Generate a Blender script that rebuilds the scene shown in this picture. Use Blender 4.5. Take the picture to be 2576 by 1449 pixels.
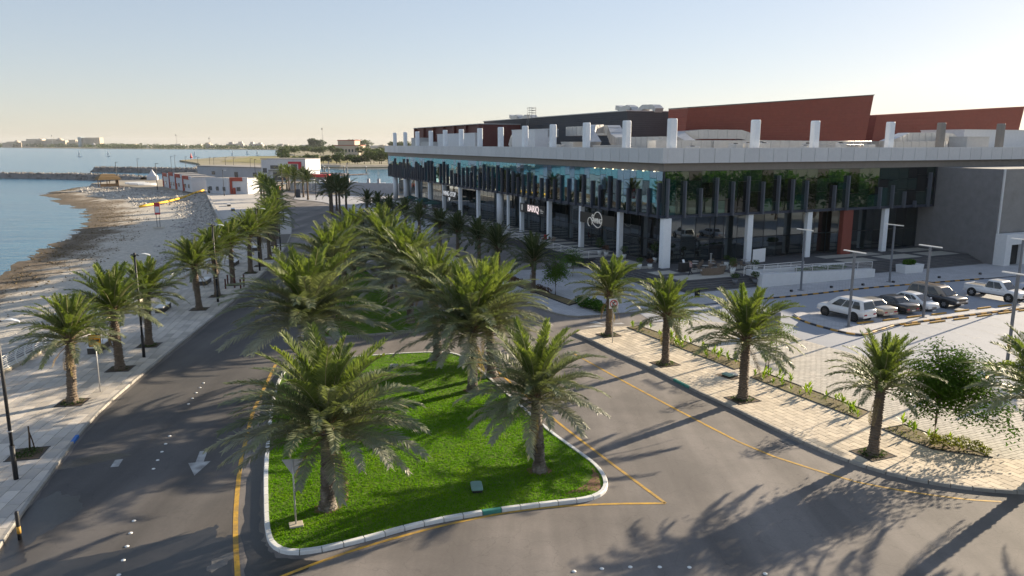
import bpy, bmesh, math, random
from mathutils import Vector, Matrix
from mathutils.geometry import tessellate_polygon
R = math.radians
PI = math.pi
random.seed(7)
for o in list(bpy.data.objects):
    bpy.data.objects.remove(o, do_unlink=True)
scene = bpy.context.scene
col = scene.collection

# ------------------------------------------------------------------ camera, sky, sun, exposure
CAM_H = 15.5
cam_d = bpy.data.cameras.new('camera')
cam = bpy.data.objects.new('camera', cam_d)
col.objects.link(cam)
cam.location = (0, 0, CAM_H)
cam.rotation_euler = (R(90 - 10.8), 0, 0)
cam_d.sensor_width = 36.0
cam_d.lens = 36.0 * 1900 / 2576
cam_d.clip_start = 0.1
cam_d.clip_end = 20000
scene.camera = cam
SUN_EL, SUN_AZ = 14.8, 51.5          # azimuth clockwise from +Y
w = bpy.data.worlds.new('World')
scene.world = w
w.use_nodes = True
wn = w.node_tree
sky = wn.nodes.new('ShaderNodeTexSky')
sky.sky_type = 'NISHITA'
sky.sun_disc = False
sky.sun_elevation = R(SUN_EL)
sky.sun_rotation = R(SUN_AZ)
sky.altitude = 0
sky.air_density = 1.0
sky.dust_density = 0.3
sky.ozone_density = 2.2
bg = wn.nodes['Background']
bg.inputs[1].default_value = 0.128
hs = wn.nodes.new('ShaderNodeHueSaturation'); hs.inputs['Saturation'].default_value = 1.0
tint = wn.nodes.new('ShaderNodeVectorMath'); tint.operation = 'MULTIPLY'; tint.inputs[1].default_value = (1.015, .985, 1.04)
gam = wn.nodes.new('ShaderNodeGamma'); gam.inputs[1].default_value = 0.5
wn.links.new(sky.outputs[0], gam.inputs[0]); wn.links.new(gam.outputs[0], hs.inputs['Color']); wn.links.new(hs.outputs[0], tint.inputs[0]); wn.links.new(tint.outputs[0], bg.inputs[0])
sd = bpy.data.lights.new('sun', 'SUN')
sun = bpy.data.objects.new('sun', sd)
col.objects.link(sun)
sd.energy = 4.7
sd.angle = R(0.5)
sd.color = (1.0, 0.84, 0.62)
sdir = Vector((math.sin(R(SUN_AZ)) * math.cos(R(SUN_EL)), math.cos(R(SUN_AZ)) * math.cos(R(SUN_EL)), math.sin(R(SUN_EL))))
sun.rotation_euler = sdir.to_track_quat('Z', 'Y').to_euler()
sun.location = (60, 60, 60)
scene.render.engine = 'CYCLES'
scene.view_settings.view_transform = 'Standard'
scene.view_settings.look = 'None'
scene.view_settings.exposure = 1.38
scene.view_settings.gamma = 1.0
scene.cycles.max_bounces = 4
scene.cycles.transparent_max_bounces = 12
scene.cycles.volume_bounces = 0
scene.cycles.diffuse_bounces = 2
scene.cycles.glossy_bounces = 3

# ------------------------------------------------------------------ materials
MATS = {}
def _n(t, k, x=0, y=0):
    n = t.nodes.new(k); n.location = (x, y); return n
def mat(name, c, rough=.7, var=.12, scale=4., metal=0., bump=0., bscale=40., spec=.5, emis=None, es=0., rnd=0., rndkind='OBJ', c2=None, c2scale=.3, c2w=.15, coat=0., stretch=None):
    """principled surface; var = fine mottling, c2 = second colour in large soft patches, rnd = value jitter per object / island"""
    if name in MATS: return MATS[name]
    m = bpy.data.materials.new(name); m.use_nodes = True
    t = m.node_tree; b = t.nodes['Principled BSDF']
    b.inputs['Roughness'].default_value = rough
    b.inputs['Metallic'].default_value = metal
    b.inputs['Specular IOR Level'].default_value = spec
    b.inputs['Coat Weight'].default_value = coat
    b.inputs['Coat Roughness'].default_value = .05
    src = None
    tc = _n(t, 'ShaderNodeTexCoord')
    vec = tc.outputs['Object']
    if stretch:
        mp = _n(t, 'ShaderNodeMapping'); mp.inputs['Scale'].default_value = stretch
        t.links.new(vec, mp.inputs[0]); vec = mp.outputs[0]
    rgb = _n(t, 'ShaderNodeRGB'); rgb.outputs[0].default_value = (*c, 1); cur = rgb.outputs[0]
    if c2:
        nz = _n(t, 'ShaderNodeTexNoise'); nz.inputs['Scale'].default_value = c2scale; nz.inputs['Detail'].default_value = 7; nz.inputs['Roughness'].default_value = .62
        t.links.new(vec, nz.inputs['Vector'])
        rp = _n(t, 'ShaderNodeMapRange'); rp.inputs[1].default_value = .5 - c2w; rp.inputs[2].default_value = .5 + c2w
        t.links.new(nz.outputs[0], rp.inputs[0])
        mx = _n(t, 'ShaderNodeMix'); mx.data_type = 'RGBA'
        t.links.new(rp.outputs[0], mx.inputs[0]); t.links.new(cur, mx.inputs[6]); mx.inputs[7].default_value = (*c2, 1); cur = mx.outputs[2]
    if var > 0:
        nz = _n(t, 'ShaderNodeTexNoise'); nz.inputs['Scale'].default_value = scale; nz.inputs['Detail'].default_value = 8; nz.inputs['Roughness'].default_value = .65
        t.links.new(vec, nz.inputs['Vector'])
        mr = _n(t, 'ShaderNodeMapRange'); mr.inputs[1].default_value = .25; mr.inputs[2].default_value = .75; mr.inputs[3].default_value = 1 - var; mr.inputs[4].default_value = 1 + var
        t.links.new(nz.outputs[0], mr.inputs[0])
        vm = _n(t, 'ShaderNodeVectorMath'); vm.operation = 'SCALE'
        t.links.new(cur, vm.inputs[0]); t.links.new(mr.outputs[0], vm.inputs['Scale']); cur = vm.outputs[0]
    if rnd > 0:
        if rndkind == 'OBJ':
            oi = _n(t, 'ShaderNodeObjectInfo'); ro = oi.outputs['Random']
        else:
            ge = _n(t, 'ShaderNodeNewGeometry'); ro = ge.outputs['Random Per Island']
        mr = _n(t, 'ShaderNodeMapRange'); mr.inputs[3].default_value = 1 - rnd; mr.inputs[4].default_value = 1 + rnd
        t.links.new(ro, mr.inputs[0])
        vm = _n(t, 'ShaderNodeVectorMath'); vm.operation = 'SCALE'
        t.links.new(cur, vm.inputs[0]); t.links.new(mr.outputs[0], vm.inputs['Scale']); cur = vm.outputs[0]
    t.links.new(cur, b.inputs['Base Color'])
    if bump > 0:
        nz = _n(t, 'ShaderNodeTexNoise'); nz.inputs['Scale'].default_value = bscale; nz.inputs['Detail'].default_value = 4
        t.links.new(vec, nz.inputs['Vector'])
        bp = _n(t, 'ShaderNodeBump'); bp.inputs['Strength'].default_value = bump; bp.inputs['Distance'].default_value = .05
        t.links.new(nz.outputs[0], bp.inputs['Height']); t.links.new(bp.outputs[0], b.inputs['Normal'])
    if emis:
        b.inputs['Emission Color'].default_value = (*emis, 1); b.inputs['Emission Strength'].default_value = es
    MATS[name] = m
    return m
def leafmat(name, c, trans=.35, rough=.5, rnd=.25, hue=None, spec=.15):
    """leaf: principled mixed with translucent, tint jitter per object and per leaflet"""
    m = bpy.data.materials.new(name); m.use_nodes = True
    t = m.node_tree; b = t.nodes['Principled BSDF']; out = t.nodes['Material Output']
    b.inputs['Roughness'].default_value = rough; b.inputs['Specular IOR Level'].default_value = spec
    ge = _n(t, 'ShaderNodeNewGeometry'); oi = _n(t, 'ShaderNodeObjectInfo')
    ad = _n(t, 'ShaderNodeMath'); ad.operation = 'ADD'
    t.links.new(ge.outputs['Random Per Island'], ad.inputs[0]); t.links.new(oi.outputs['Random'], ad.inputs[1])
    mr = _n(t, 'ShaderNodeMapRange'); mr.inputs[2].default_value = 2.; mr.inputs[3].default_value = 1 - rnd; mr.inputs[4].default_value = 1 + rnd
    t.links.new(ad.outputs[0], mr.inputs[0])
    mx = _n(t, 'ShaderNodeMix'); mx.data_type = 'RGBA'; mx.inputs[6].default_value = (*c, 1); mx.inputs[7].default_value = (*(hue or c), 1)
    t.links.new(oi.outputs['Random'], mx.inputs[0])
    vm = _n(t, 'ShaderNodeVectorMath'); vm.operation = 'SCALE'
    t.links.new(mx.outputs[2], vm.inputs[0]); t.links.new(mr.outputs[0], vm.inputs['Scale'])
    t.links.new(vm.outputs[0], b.inputs['Base Color'])
    tr = _n(t, 'ShaderNodeBsdfTranslucent')
    v2 = _n(t, 'ShaderNodeVectorMath'); v2.operation = 'MULTIPLY'; v2.inputs[1].default_value = (1.15, 1.28, .55)
    t.links.new(vm.outputs[0], v2.inputs[0]); t.links.new(v2.outputs[0], tr.inputs[0])
    ms = _n(t, 'ShaderNodeMixShader'); ms.inputs[0].default_value = trans
    t.links.new(b.outputs[0], ms.inputs[1]); t.links.new(tr.outputs[0], ms.inputs[2]); t.links.new(ms.outputs[0], out.inputs[0])
    MATS[name] = m
    return m

# ------------------------------------------------------------------ mesh helpers
def rot2(x, y, a):
    c, s = math.cos(a), math.sin(a); return (x * c - y * s, x * s + y * c)
class MB:
    def __init__(self): self.v = []; self.f = []; self.m = []; self.sm = []
    def add(self, vs, fs, mi=0, smooth=False):
        k = len(self.v); self.v += [tuple(p) for p in vs]
        for f in fs: self.f.append(tuple(i + k for i in f)); self.m.append(mi); self.sm.append(smooth)
        return self
    def box(self, x0, x1, y0, y1, z0, z1, mi=0):
        vs = [(x0, y0, z0), (x1, y0, z0), (x1, y1, z0), (x0, y1, z0), (x0, y0, z1), (x1, y0, z1), (x1, y1, z1), (x0, y1, z1)]
        return self.add(vs, [(3, 2, 1, 0), (4, 5, 6, 7), (0, 1, 5, 4), (1, 2, 6, 5), (2, 3, 7, 6), (3, 0, 4, 7)], mi)
    def rbox(self, cx, cy, z0, sx, sy, h, rz=0, mi=0, taper=1.):
        vs = []
        for z, k in ((z0, 1.), (z0 + h, taper)):
            for a, b in ((-1, -1), (1, -1), (1, 1), (-1, 1)):
                x, y = rot2(a * sx * k / 2, b * sy * k / 2, rz); vs.append((cx + x, cy + y, z))
        return self.add(vs, [(3, 2, 1, 0), (4, 5, 6, 7), (0, 1, 5, 4), (1, 2, 6, 5), (2, 3, 7, 6), (3, 0, 4, 7)], mi)
    def cbox(self, cx, cy, z0, sx, sy, h, ch=.03, rz=0, mi=0):
        """box with chamfered top edge and vertical corners"""
        def ring(k, z):
            hx, hy = sx / 2 - k, sy / 2 - k; q = min(ch * 1.2, hx * .4, hy * .4)
            pts = [(-hx + q, -hy), (hx - q, -hy), (hx, -hy + q), (hx, hy - q), (hx - q, hy), (-hx + q, hy), (-hx, hy - q), (-hx, -hy + q)]
            o = []
            for x, y in pts:
                a, b = rot2(x, y, rz); o.append((cx + a, cy + b, z))
            return o
        return self.loft([ring(0, z0), ring(0, z0 + h - ch), ring(ch, z0 + h)], mi)
    def loft(self, rings, mi=0, caps=True, smooth=False, closed=True):
        n = len(rings[0]); vs = [p for r in rings for p in r]; fs = []
        for i in range(len(rings) - 1):
            for j in range(n if closed else n - 1):
                a = i * n + j; b = i * n + (j + 1) % n
                fs.append((a, b, b + n, a + n))
        self.add(vs, fs, mi, smooth)
        if caps:
            k = len(self.v) - len(vs)
            self.f.append(tuple(k + j for j in reversed(range(n)))); self.m.append(mi); self.sm.append(False)
            self.f.append(tuple(k + (len(rings) - 1) * n + j for j in range(n))); self.m.append(mi); self.sm.append(False)
        return self
    def tube(self, path, r, n=8, mi=0, caps=True, smooth=True):
        path = [Vector(p) for p in path]; rings = []
        rr = r if isinstance(r, (list, tuple)) else [r] * len(path)
        up = Vector((0, 0, 1))
        for i, p in enumerate(path):
            d = (path[min(i + 1, len(path) - 1)] - path[max(i - 1, 0)]).normalized()
            a = d.cross(up)
            if a.length < 1e-3: a = d.cross(Vector((1, 0, 0)))
            a.normalize(); b = d.cross(a).normalized()
            rings.append([tuple(p + a * rr[i] * math.cos(2 * PI * j / n) + b * rr[i] * math.sin(2 * PI * j / n)) for j in range(n)])
        rings = [list(reversed(q)) for q in rings]
        return self.loft(rings, mi, caps, smooth)
    def cyl(self, x, y, z0, z1, r, n=12, mi=0, r2=None):
        return self.tube([(x, y, z0), (x, y, z1)], [r, r if r2 is None else r2], n, mi)
    def lathe(self, prof, n=16, mi=0, c=(0, 0, 0), axis='Z', smooth=True):
        rings = []
        for r, h in prof:
            q = []
            for j in range(n):
                a = 2 * PI * j / n; x, y = r * math.cos(a), r * math.sin(a)
                q.append((c[0] + x, c[1] + y, c[2] + h) if axis == 'Z' else (c[0] + x, c[1] + h, c[2] + y) if axis == 'Y' else (c[0] + h, c[1] + x, c[2] + y))
            rings.append(q)
        return self.loft(rings, mi, True, smooth)
    def poly(self, pts, z=0., mi=0):
        """flat (or per-vertex z) polygon, triangulated, facing up"""
        p3 = [Vector((p[0], p[1], p[2] if len(p) > 2 else z)) for p in pts]
        tri = tessellate_polygon([[Vector((p.x, p.y, 0)) for p in p3]])
        fs = []
        for a, b, c in tri:
            cr = (p3[b].x - p3[a].x) * (p3[c].y - p3[a].y) - (p3[b].y - p3[a].y) * (p3[c].x - p3[a].x)
            fs.append((a, b, c) if cr > 0 else (a, c, b))
        return self.add(p3, fs, mi)
    def slab(self, pts, z0, z1, mi=0):
        """solid with polygonal plan"""
        self.poly([(p[0], p[1], z1) for p in pts], mi=mi)
        n = len(pts)
        ar = sum(pts[i][0] * pts[(i + 1) % n][1] - pts[(i + 1) % n][0] * pts[i][1] for i in range(n))
        q = pts if ar > 0 else pts[::-1]
        vs = [(p[0], p[1], z0) for p in q] + [(p[0], p[1], z1) for p in q]
        return self.add(vs, [(i, (i + 1) % n, n + (i + 1) % n, n + i) for i in range(n)], mi)
    def mesh(self, name, mats):
        me = bpy.data.meshes.new(name); me.from_pydata(self.v, [], self.f)
        for m in (mats if isinstance(mats, (list, tuple)) else [mats]): me.materials.append(m)
        me.polygons.foreach_set('material_index', self.m)
        me.polygons.foreach_set('use_smooth', self.sm)
        me.update()
        return me
    def build(self, name, mats, parent=None, loc=None, rz=0):
        return place(name, self.mesh(name, mats), parent, loc, rz)
def place(name, me, parent=None, loc=None, rz=0, sc=None):
    o = bpy.data.objects.new(name, me); col.objects.link(o)
    if parent: o.parent = parent
    if loc: o.location = loc
    if rz: o.rotation_euler = (0, 0, rz)
    if sc: o.scale = (sc, sc, sc) if not isinstance(sc, tuple) else sc
    return o
def tag(o, label=None, cat=None, group=None, kind=None):
    if label: o['label'] = label
    if cat: o['category'] = cat
    if group: o['group'] = group
    if kind: o['kind'] = kind
    return o
def thing(name, label, cat, loc=(0, 0, 0), rz=0, group=None):
    o = bpy.data.objects.new(name, None); col.objects.link(o)
    o.location = loc; o.rotation_euler = (0, 0, rz); o.empty_display_size = .3
    return tag(o, label, cat, group)
def struct(o): o['kind'] = 'structure'; return o
def copy_tree(o, parent=None, label=None, loc=None, rz=None):
    c = o.copy(); col.objects.link(c)
    if parent: c.parent = parent
    if label: c['label'] = label
    if loc is not None: c.location = loc
    if rz is not None: c.rotation_euler = (0, 0, rz)
    for ch in list(KIDS.get(o.name, [])) or list(o.children): copy_tree(ch, c)
    return c
KIDS = {}
ORD = ['first', 'second', 'third', 'fourth', 'fifth', 'sixth', 'seventh', 'eighth', 'ninth', 'tenth', 'eleventh', 'twelfth', 'thirteenth', 'fourteenth', 'fifteenth', 'sixteenth', 'seventeenth', 'eighteenth', 'nineteenth', 'twentieth']
def nth(i):
    if i < 20: return ORD[i]
    n = i + 1; return '%d%s' % (n, {1: 'st', 2: 'nd', 3: 'rd'}.get(n % 10, 'th'))
# polyline helpers
def plen(p): return sum(math.dist(p[i], p[i + 1]) for i in range(len(p) - 1))
def pat(p, s):
    """point and unit tangent at arc length s"""
    for i in range(len(p) - 1):
        d = math.dist(p[i], p[i + 1])
        if s <= d or i == len(p) - 2:
            k = s / d
            return (p[i][0] + (p[i + 1][0] - p[i][0]) * k, p[i][1] + (p[i + 1][1] - p[i][1]) * k), ((p[i + 1][0] - p[i][0]) / d, (p[i + 1][1] - p[i][1]) / d)
        s -= d
def smooth(p, it=2, closed=False):
    for _ in range(it):
        q = [] if closed else [p[0]]
        n = len(p)
        for i in range(n if closed else n - 1):
            a, b = p[i], p[(i + 1) % n]
            q.append((a[0] * .75 + b[0] * .25, a[1] * .75 + b[1] * .25)); q.append((a[0] * .25 + b[0] * .75, a[1] * .25 + b[1] * .75))
        if not closed: q.append(p[-1])
        p = q
    return p
def offset(p, d):
    """offset polyline to its left by d"""
    o = []
    for i in range(len(p)):
        a, b = p[max(i - 1, 0)], p[min(i + 1, len(p) - 1)]
        L = math.dist(a, b) or 1; o.append((p[i][0] - (b[1] - a[1]) / L * d, p[i][1] + (b[0] - a[0]) / L * d))
    return o
def ribbon(mb, p, wd, z, mi=0, gap=None):
    l, r = offset(p, wd / 2), offset(p, -wd / 2)
    vs = [(q[0], q[1], z) for q in l] + [(q[0], q[1], z) for q in r]; n = len(p)
    return mb.add(vs, [(i, n + i, n + i + 1, i + 1) for i in range(n - 1)], mi)
def inside(pt, poly):
    x, y = pt[0], pt[1]; c = False; n = len(poly); j = n - 1
    for i in range(n):
        if (poly[i][1] > y) != (poly[j][1] > y) and x < (poly[j][0] - poly[i][0]) * (y - poly[i][1]) / (poly[j][1] - poly[i][1]) + poly[i][0]: c = not c
        j = i
    return c
def text_mesh(s, size, depth=.02, sx=1.):
    cu = bpy.data.curves.new('lettering', 'FONT'); cu.body = s; cu.size = size; cu.extrude = depth; cu.align_x = 'CENTER'; cu.align_y = 'CENTER'; cu.offset = size * .012
    to = bpy.data.objects.new('lettering', cu); col.objects.link(to)
    dg = bpy.context.evaluated_depsgraph_get(); dg.update()
    me = bpy.data.meshes.new_from_object(to.evaluated_get(dg))
    bpy.data.objects.remove(to); me.name = 'lettering'
    if sx != 1.:
        for v in me.vertices: v.co.x *= sx
    return me
# ------------------------------------------------------------------ setting: sea, land, beach
M_sea = mat('sea', (.008, .105, .20), .16, .1, .05, spec=.26, c2=(.022, .17, .26), c2scale=.02, c2w=.25)
def sea_bump(m):
    t = m.node_tree; b = t.nodes['Principled BSDF']; tc = _n(t, 'ShaderNodeTexCoord')
    hs = []
    for sc, k in ((.12, 1.), (.9, .35)):
        mp = _n(t, 'ShaderNodeMapping'); mp.inputs['Scale'].default_value = (1, 2.2, 1); mp.inputs['Rotation'].default_value = (0, 0, .3)
        t.links.new(tc.outputs['Object'], mp.inputs[0])
        nz = _n(t, 'ShaderNodeTexNoise'); nz.inputs['Scale'].default_value = sc; nz.inputs['Detail'].default_value = 6
        t.links.new(mp.outputs[0], nz.inputs['Vector'])
        ml = _n(t, 'ShaderNodeMath'); ml.operation = 'MULTIPLY'; ml.inputs[1].default_value = k; t.links.new(nz.outputs[0], ml.inputs[0]); hs.append(ml.outputs[0])
    ad = _n(t, 'ShaderNodeMath'); ad.operation = 'ADD'; t.links.new(hs[0], ad.inputs[0]); t.links.new(hs[1], ad.inputs[1])
    bp = _n(t, 'ShaderNodeBump'); bp.inputs['Strength'].default_value = .6; bp.inputs['Distance'].default_value = .5
    t.links.new(ad.outputs[0], bp.inputs['Height']); t.links.new(bp.outputs[0], b.inputs['Normal'])
sea_bump(M_sea)
ZW = -1.8
mb = MB()
mb.add([(-9000, -400, ZW), (9000, -400, ZW), (9000, 9000, ZW), (-9000, 9000, ZW)], [(0, 1, 2, 3)])
struct(mb.build('sea', M_sea))
M_land = mat('bare_land', (.36, .31, .24), .95, .2, .4, c2=(.30, .26, .2), c2scale=.03)
LAND = [(-22, -200), (-26, -40), (-30.5, 10), (-34.8, 49.3), (-36.5, 68), (-38.7, 89), (-49, 122), (-60, 155), (-73.7, 186.7), (-88, 220), (-103, 256), (-126, 268), (-150, 290), (-169, 306),
        (-172, 330), (-140, 352), (-165, 420), (-188, 452), (-210, 500), (-236, 580), (-200, 590), (-145, 545), (-140, 500), (-128, 450), (-106, 380), (-85, 322), (-82, 306), (-50, 304), (-45, 246), (-36, 240), (20, 246), (500, 260), (500, -200)]
LAND_N = [(-236, 580), (-262, 640), (-330, 760), (-362, 980), (-318, 1040), (-310, 1100), (-453, 1500), (-690, 2276), (-1500, 2800), (-2700, 3900), (-6000, 4600), (-6000, 9000), (9000, 9000), (9000, 400), (140, 420), (140, 540), (40, 560), (-84, 540), (-120, 530), (-145, 545), (-200, 590)]
mb = MB(); mb.slab(LAND, -4, -.05); struct(mb.build('land', M_land))
M_park = mat('park_ground', (.22, .19, .10), .95, .3, .05, c2=(.30, .26, .17), c2scale=.012, c2w=.1)
mb = MB(); mb.slab([(x, y) for x, y in LAND_N], -4, -.35); struct(mb.build('far_land', M_park))

# beach between sea wall and water line
wall_p = [(-23, -150), (-26, -40), (-30.5, 10), (-34.8, 49.3), (-36.5, 68), (-38.7, 89), (-43.5, 105), (-49, 122), (-54.5, 139), (-60, 155), (-67, 172), (-73.7, 186.7), (-81, 203), (-88, 220), (-103, 256), (-126, 268), (-150, 290), (-169, 306)]
watr_p = [(-40, -150), (-45, -40), (-52, 40), (-61, 80), (-69.9, 101.7), (-75.1, 115), (-78, 122), (-80.5, 129.4), (-84.4, 142.7), (-89.7, 155), (-96, 169), (-100.5, 177.5), (-105, 184.6), (-115.3, 202.3), (-131, 219.9), (-161.4, 260.3), (-168, 275), (-176, 308)]
def dens(p, n):
    L_ = plen(p); return [pat(p, L_ * i / (n - 1))[0] for i in range(n)]
NS = 17
A_, B_ = [], []
for i in range(len(wall_p) - 1):
    for k in range(8):
        f = k / 8
        A_.append((wall_p[i][0] * (1 - f) + wall_p[i + 1][0] * f, wall_p[i][1] * (1 - f) + wall_p[i + 1][1] * f))
        B_.append((watr_p[i][0] * (1 - f) + watr_p[i + 1][0] * f, watr_p[i][1] * (1 - f) + watr_p[i + 1][1] * f))
A_.append(wall_p[-1]); B_.append(watr_p[-1])
rb = random.Random(3)
us = [0, .04, .1, .17, .25, .33, .41, .5, .58, .66, .74, .82, .9, .97, 1.03, 1.1, 1.4]
def bz(u): return -.25 - 1.0 * min(u / .2, 1) ** .8 - .55 * max(0, u - .2) / .8 - (2.0 * (u - 1) if u > 1 else 0)
vs, uu = [], []
for i in range(len(A_)):
    wob = .03 * math.sin(i * .9) + .02 * math.sin(i * 2.3 + 1)
    for u in us:
        e = u + (wob if u > .5 else 0)
        x = A_[i][0] + (B_[i][0] - A_[i][0]) * e; y = A_[i][1] + (B_[i][1] - A_[i][1]) * e
        z = bz(u) + (rb.uniform(-.05, .05) if 0 < u < 1.0 else 0)
        vs.append((x, y, z)); uu.append(u)
fs = []
for i in range(len(A_) - 1):
    for j in range(NS - 1):
        a = i * NS + j; fs.append((a, a + NS, a + NS + 1, a + 1))
mb = MB(); mb.add(vs, fs, 0, True)
def beach_mat():
    m = bpy.data.materials.new('beach'); m.use_nodes = True; t = m.node_tree; b = t.nodes['Principled BSDF']; b.inputs['Roughness'].default_value = .95
    at = _n(t, 'ShaderNodeAttribute'); at.attribute_name = 'u'; tc = _n(t, 'ShaderNodeTexCoord')
    nz = _n(t, 'ShaderNodeTexNoise'); nz.inputs['Scale'].default_value = .16; nz.inputs['Detail'].default_value = 9; nz.inputs['Roughness'].default_value = .7
    mp = _n(t, 'ShaderNodeMapping'); mp.inputs['Rotation'].default_value = (0, 0, -.45); mp.inputs['Scale'].default_value = (1.6, .6, 1)
    t.links.new(tc.outputs['Object'], mp.inputs[0]); t.links.new(mp.outputs[0], nz.inputs['Vector'])
    mr = _n(t, 'ShaderNodeMapRange'); mr.inputs[1].default_value = .25; mr.inputs[2].default_value = .75; mr.inputs[3].default_value = -.24; mr.inputs[4].default_value = .24
    t.links.new(nz.outputs[0], mr.inputs[0])
    ad = _n(t, 'ShaderNodeMath'); ad.operation = 'ADD'; t.links.new(at.outputs['Fac'], ad.inputs[0]); t.links.new(mr.outputs[0], ad.inputs[1])
    cr = _n(t, 'ShaderNodeValToRGB'); e = cr.color_ramp.elements
    e[0].position = 0; e[0].color = (.36, .33, .29, 1); e[1].position = 1.0; e[1].color = (.12, .09, .055, 1)
    for p, c in ((.18, (.38, .35, .31)), (.26, (.55, .505, .43)), (.56, (.58, .52, .43)), (.66, (.44, .38, .30)), (.76, (.23, .175, .115)), (.88, (.14, .10, .06))):
        q = e.new(p); q.color = (*c, 1)
    t.links.new(ad.outputs[0], cr.inputs[0])
    n2 = _n(t, 'ShaderNodeTexNoise'); n2.inputs['Scale'].default_value = 1.7; n2.inputs['Detail'].default_value = 8; n2.inputs['Roughness'].default_value = .75; t.links.new(tc.outputs['Object'], n2.inputs['Vector'])
    m2 = _n(t, 'ShaderNodeMapRange'); m2.inputs[1].default_value = .3; m2.inputs[2].default_value = .7; m2.inputs[3].default_value = .58; m2.inputs[4].default_value = 1.22; t.links.new(n2.outputs[0], m2.inputs[0])
    vm = _n(t, 'ShaderNodeVectorMath'); vm.operation = 'SCALE'; t.links.new(cr.outputs[0], vm.inputs[0]); t.links.new(m2.outputs[0], vm.inputs['Scale'])
    t.links.new(vm.outputs[0], b.inputs['Base Color'])
    bp = _n(t, 'ShaderNodeBump'); bp.inputs['Strength'].default_value = .8; bp.inputs['Distance'].default_value = .15; t.links.new(n2.outputs[0], bp.inputs['Height']); t.links.new(bp.outputs[0], b.inputs['Normal'])
    return m
beach = mb.build('beach', beach_mat()); struct(beach)
at = beach.data.attributes.new('u', 'FLOAT', 'POINT'); at.data.foreach_set('value', uu)
def bpt(i, u):
    i0 = int(i); f = i - i0; i1 = min(i0 + 1, len(A_) - 1)
    ax = A_[i0][0] * (1 - f) + A_[i1][0] * f; ay = A_[i0][1] * (1 - f) + A_[i1][1] * f
    bx = B_[i0][0] * (1 - f) + B_[i1][0] * f; by = B_[i0][1] * (1 - f) + B_[i1][1] * f
    return (ax + (bx - ax) * u, ay + (by - ay) * u, bz(u))
def rock(mb, x, y, z, s, rr, mi=0):
    q = [(-1, 0, 0), (1, 0, 0), (0, -1, 0), (0, 1, 0), (0, 0, .8)]
    a = rr.uniform(0, 6.3); out = []
    for p in q:
        k = s * rr.uniform(.6, 1.3); X, Y = rot2(p[0] * k, p[1] * k, a); out.append((x + X, y + Y, z + p[2] * k - .05 * s))
    mb.add(out, [(0, 2, 4), (2, 1, 4), (1, 3, 4), (3, 0, 4)], mi)
rr = random.Random(5)
M_rock = mat('beach_rock', (.40, .37, .33), .95, .2, 2., rnd=.45, rndkind='ISL')
mb = MB()
for k in range(9000):
    i = rr.uniform(44, len(A_) - 2) if k > 900 else rr.uniform(20, 60); u = abs(rr.gauss(0, .11)) + .01
    if i > 104: u = rr.uniform(.02, .6)
    if u > .95: continue
    x, y, z = bpt(i, u); rock(mb, x, y, z, rr.uniform(.12, .30) * (1.5 if rr.random() < .12 else 1) * (1.5 if y > 150 else 1), rr)
tag(mb.build('rubble_slope', M_rock), 'pale grey rubble stones lying below the sea wall', 'rubble', kind='stuff')
M_weed = mat('sea_weed', (.12, .085, .04), .9, .3, 2., rnd=.5, rndkind='ISL')
mb = MB()
for k in range(5200):
    i = rr.uniform(24, len(A_) - 2); u = rr.choice([rr.gauss(.78, .10), rr.gauss(.86, .08), rr.uniform(.5, .9)])
    if u > .99 or u < .2: continue
    x, y, z = bpt(i, u); rock(mb, x, y, z - .05, rr.uniform(.08, .24), rr)
tag(mb.build('tide_line_weed', M_weed), 'dark brown weed and stones strewn along the tide line', 'seaweed', kind='stuff')

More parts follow.
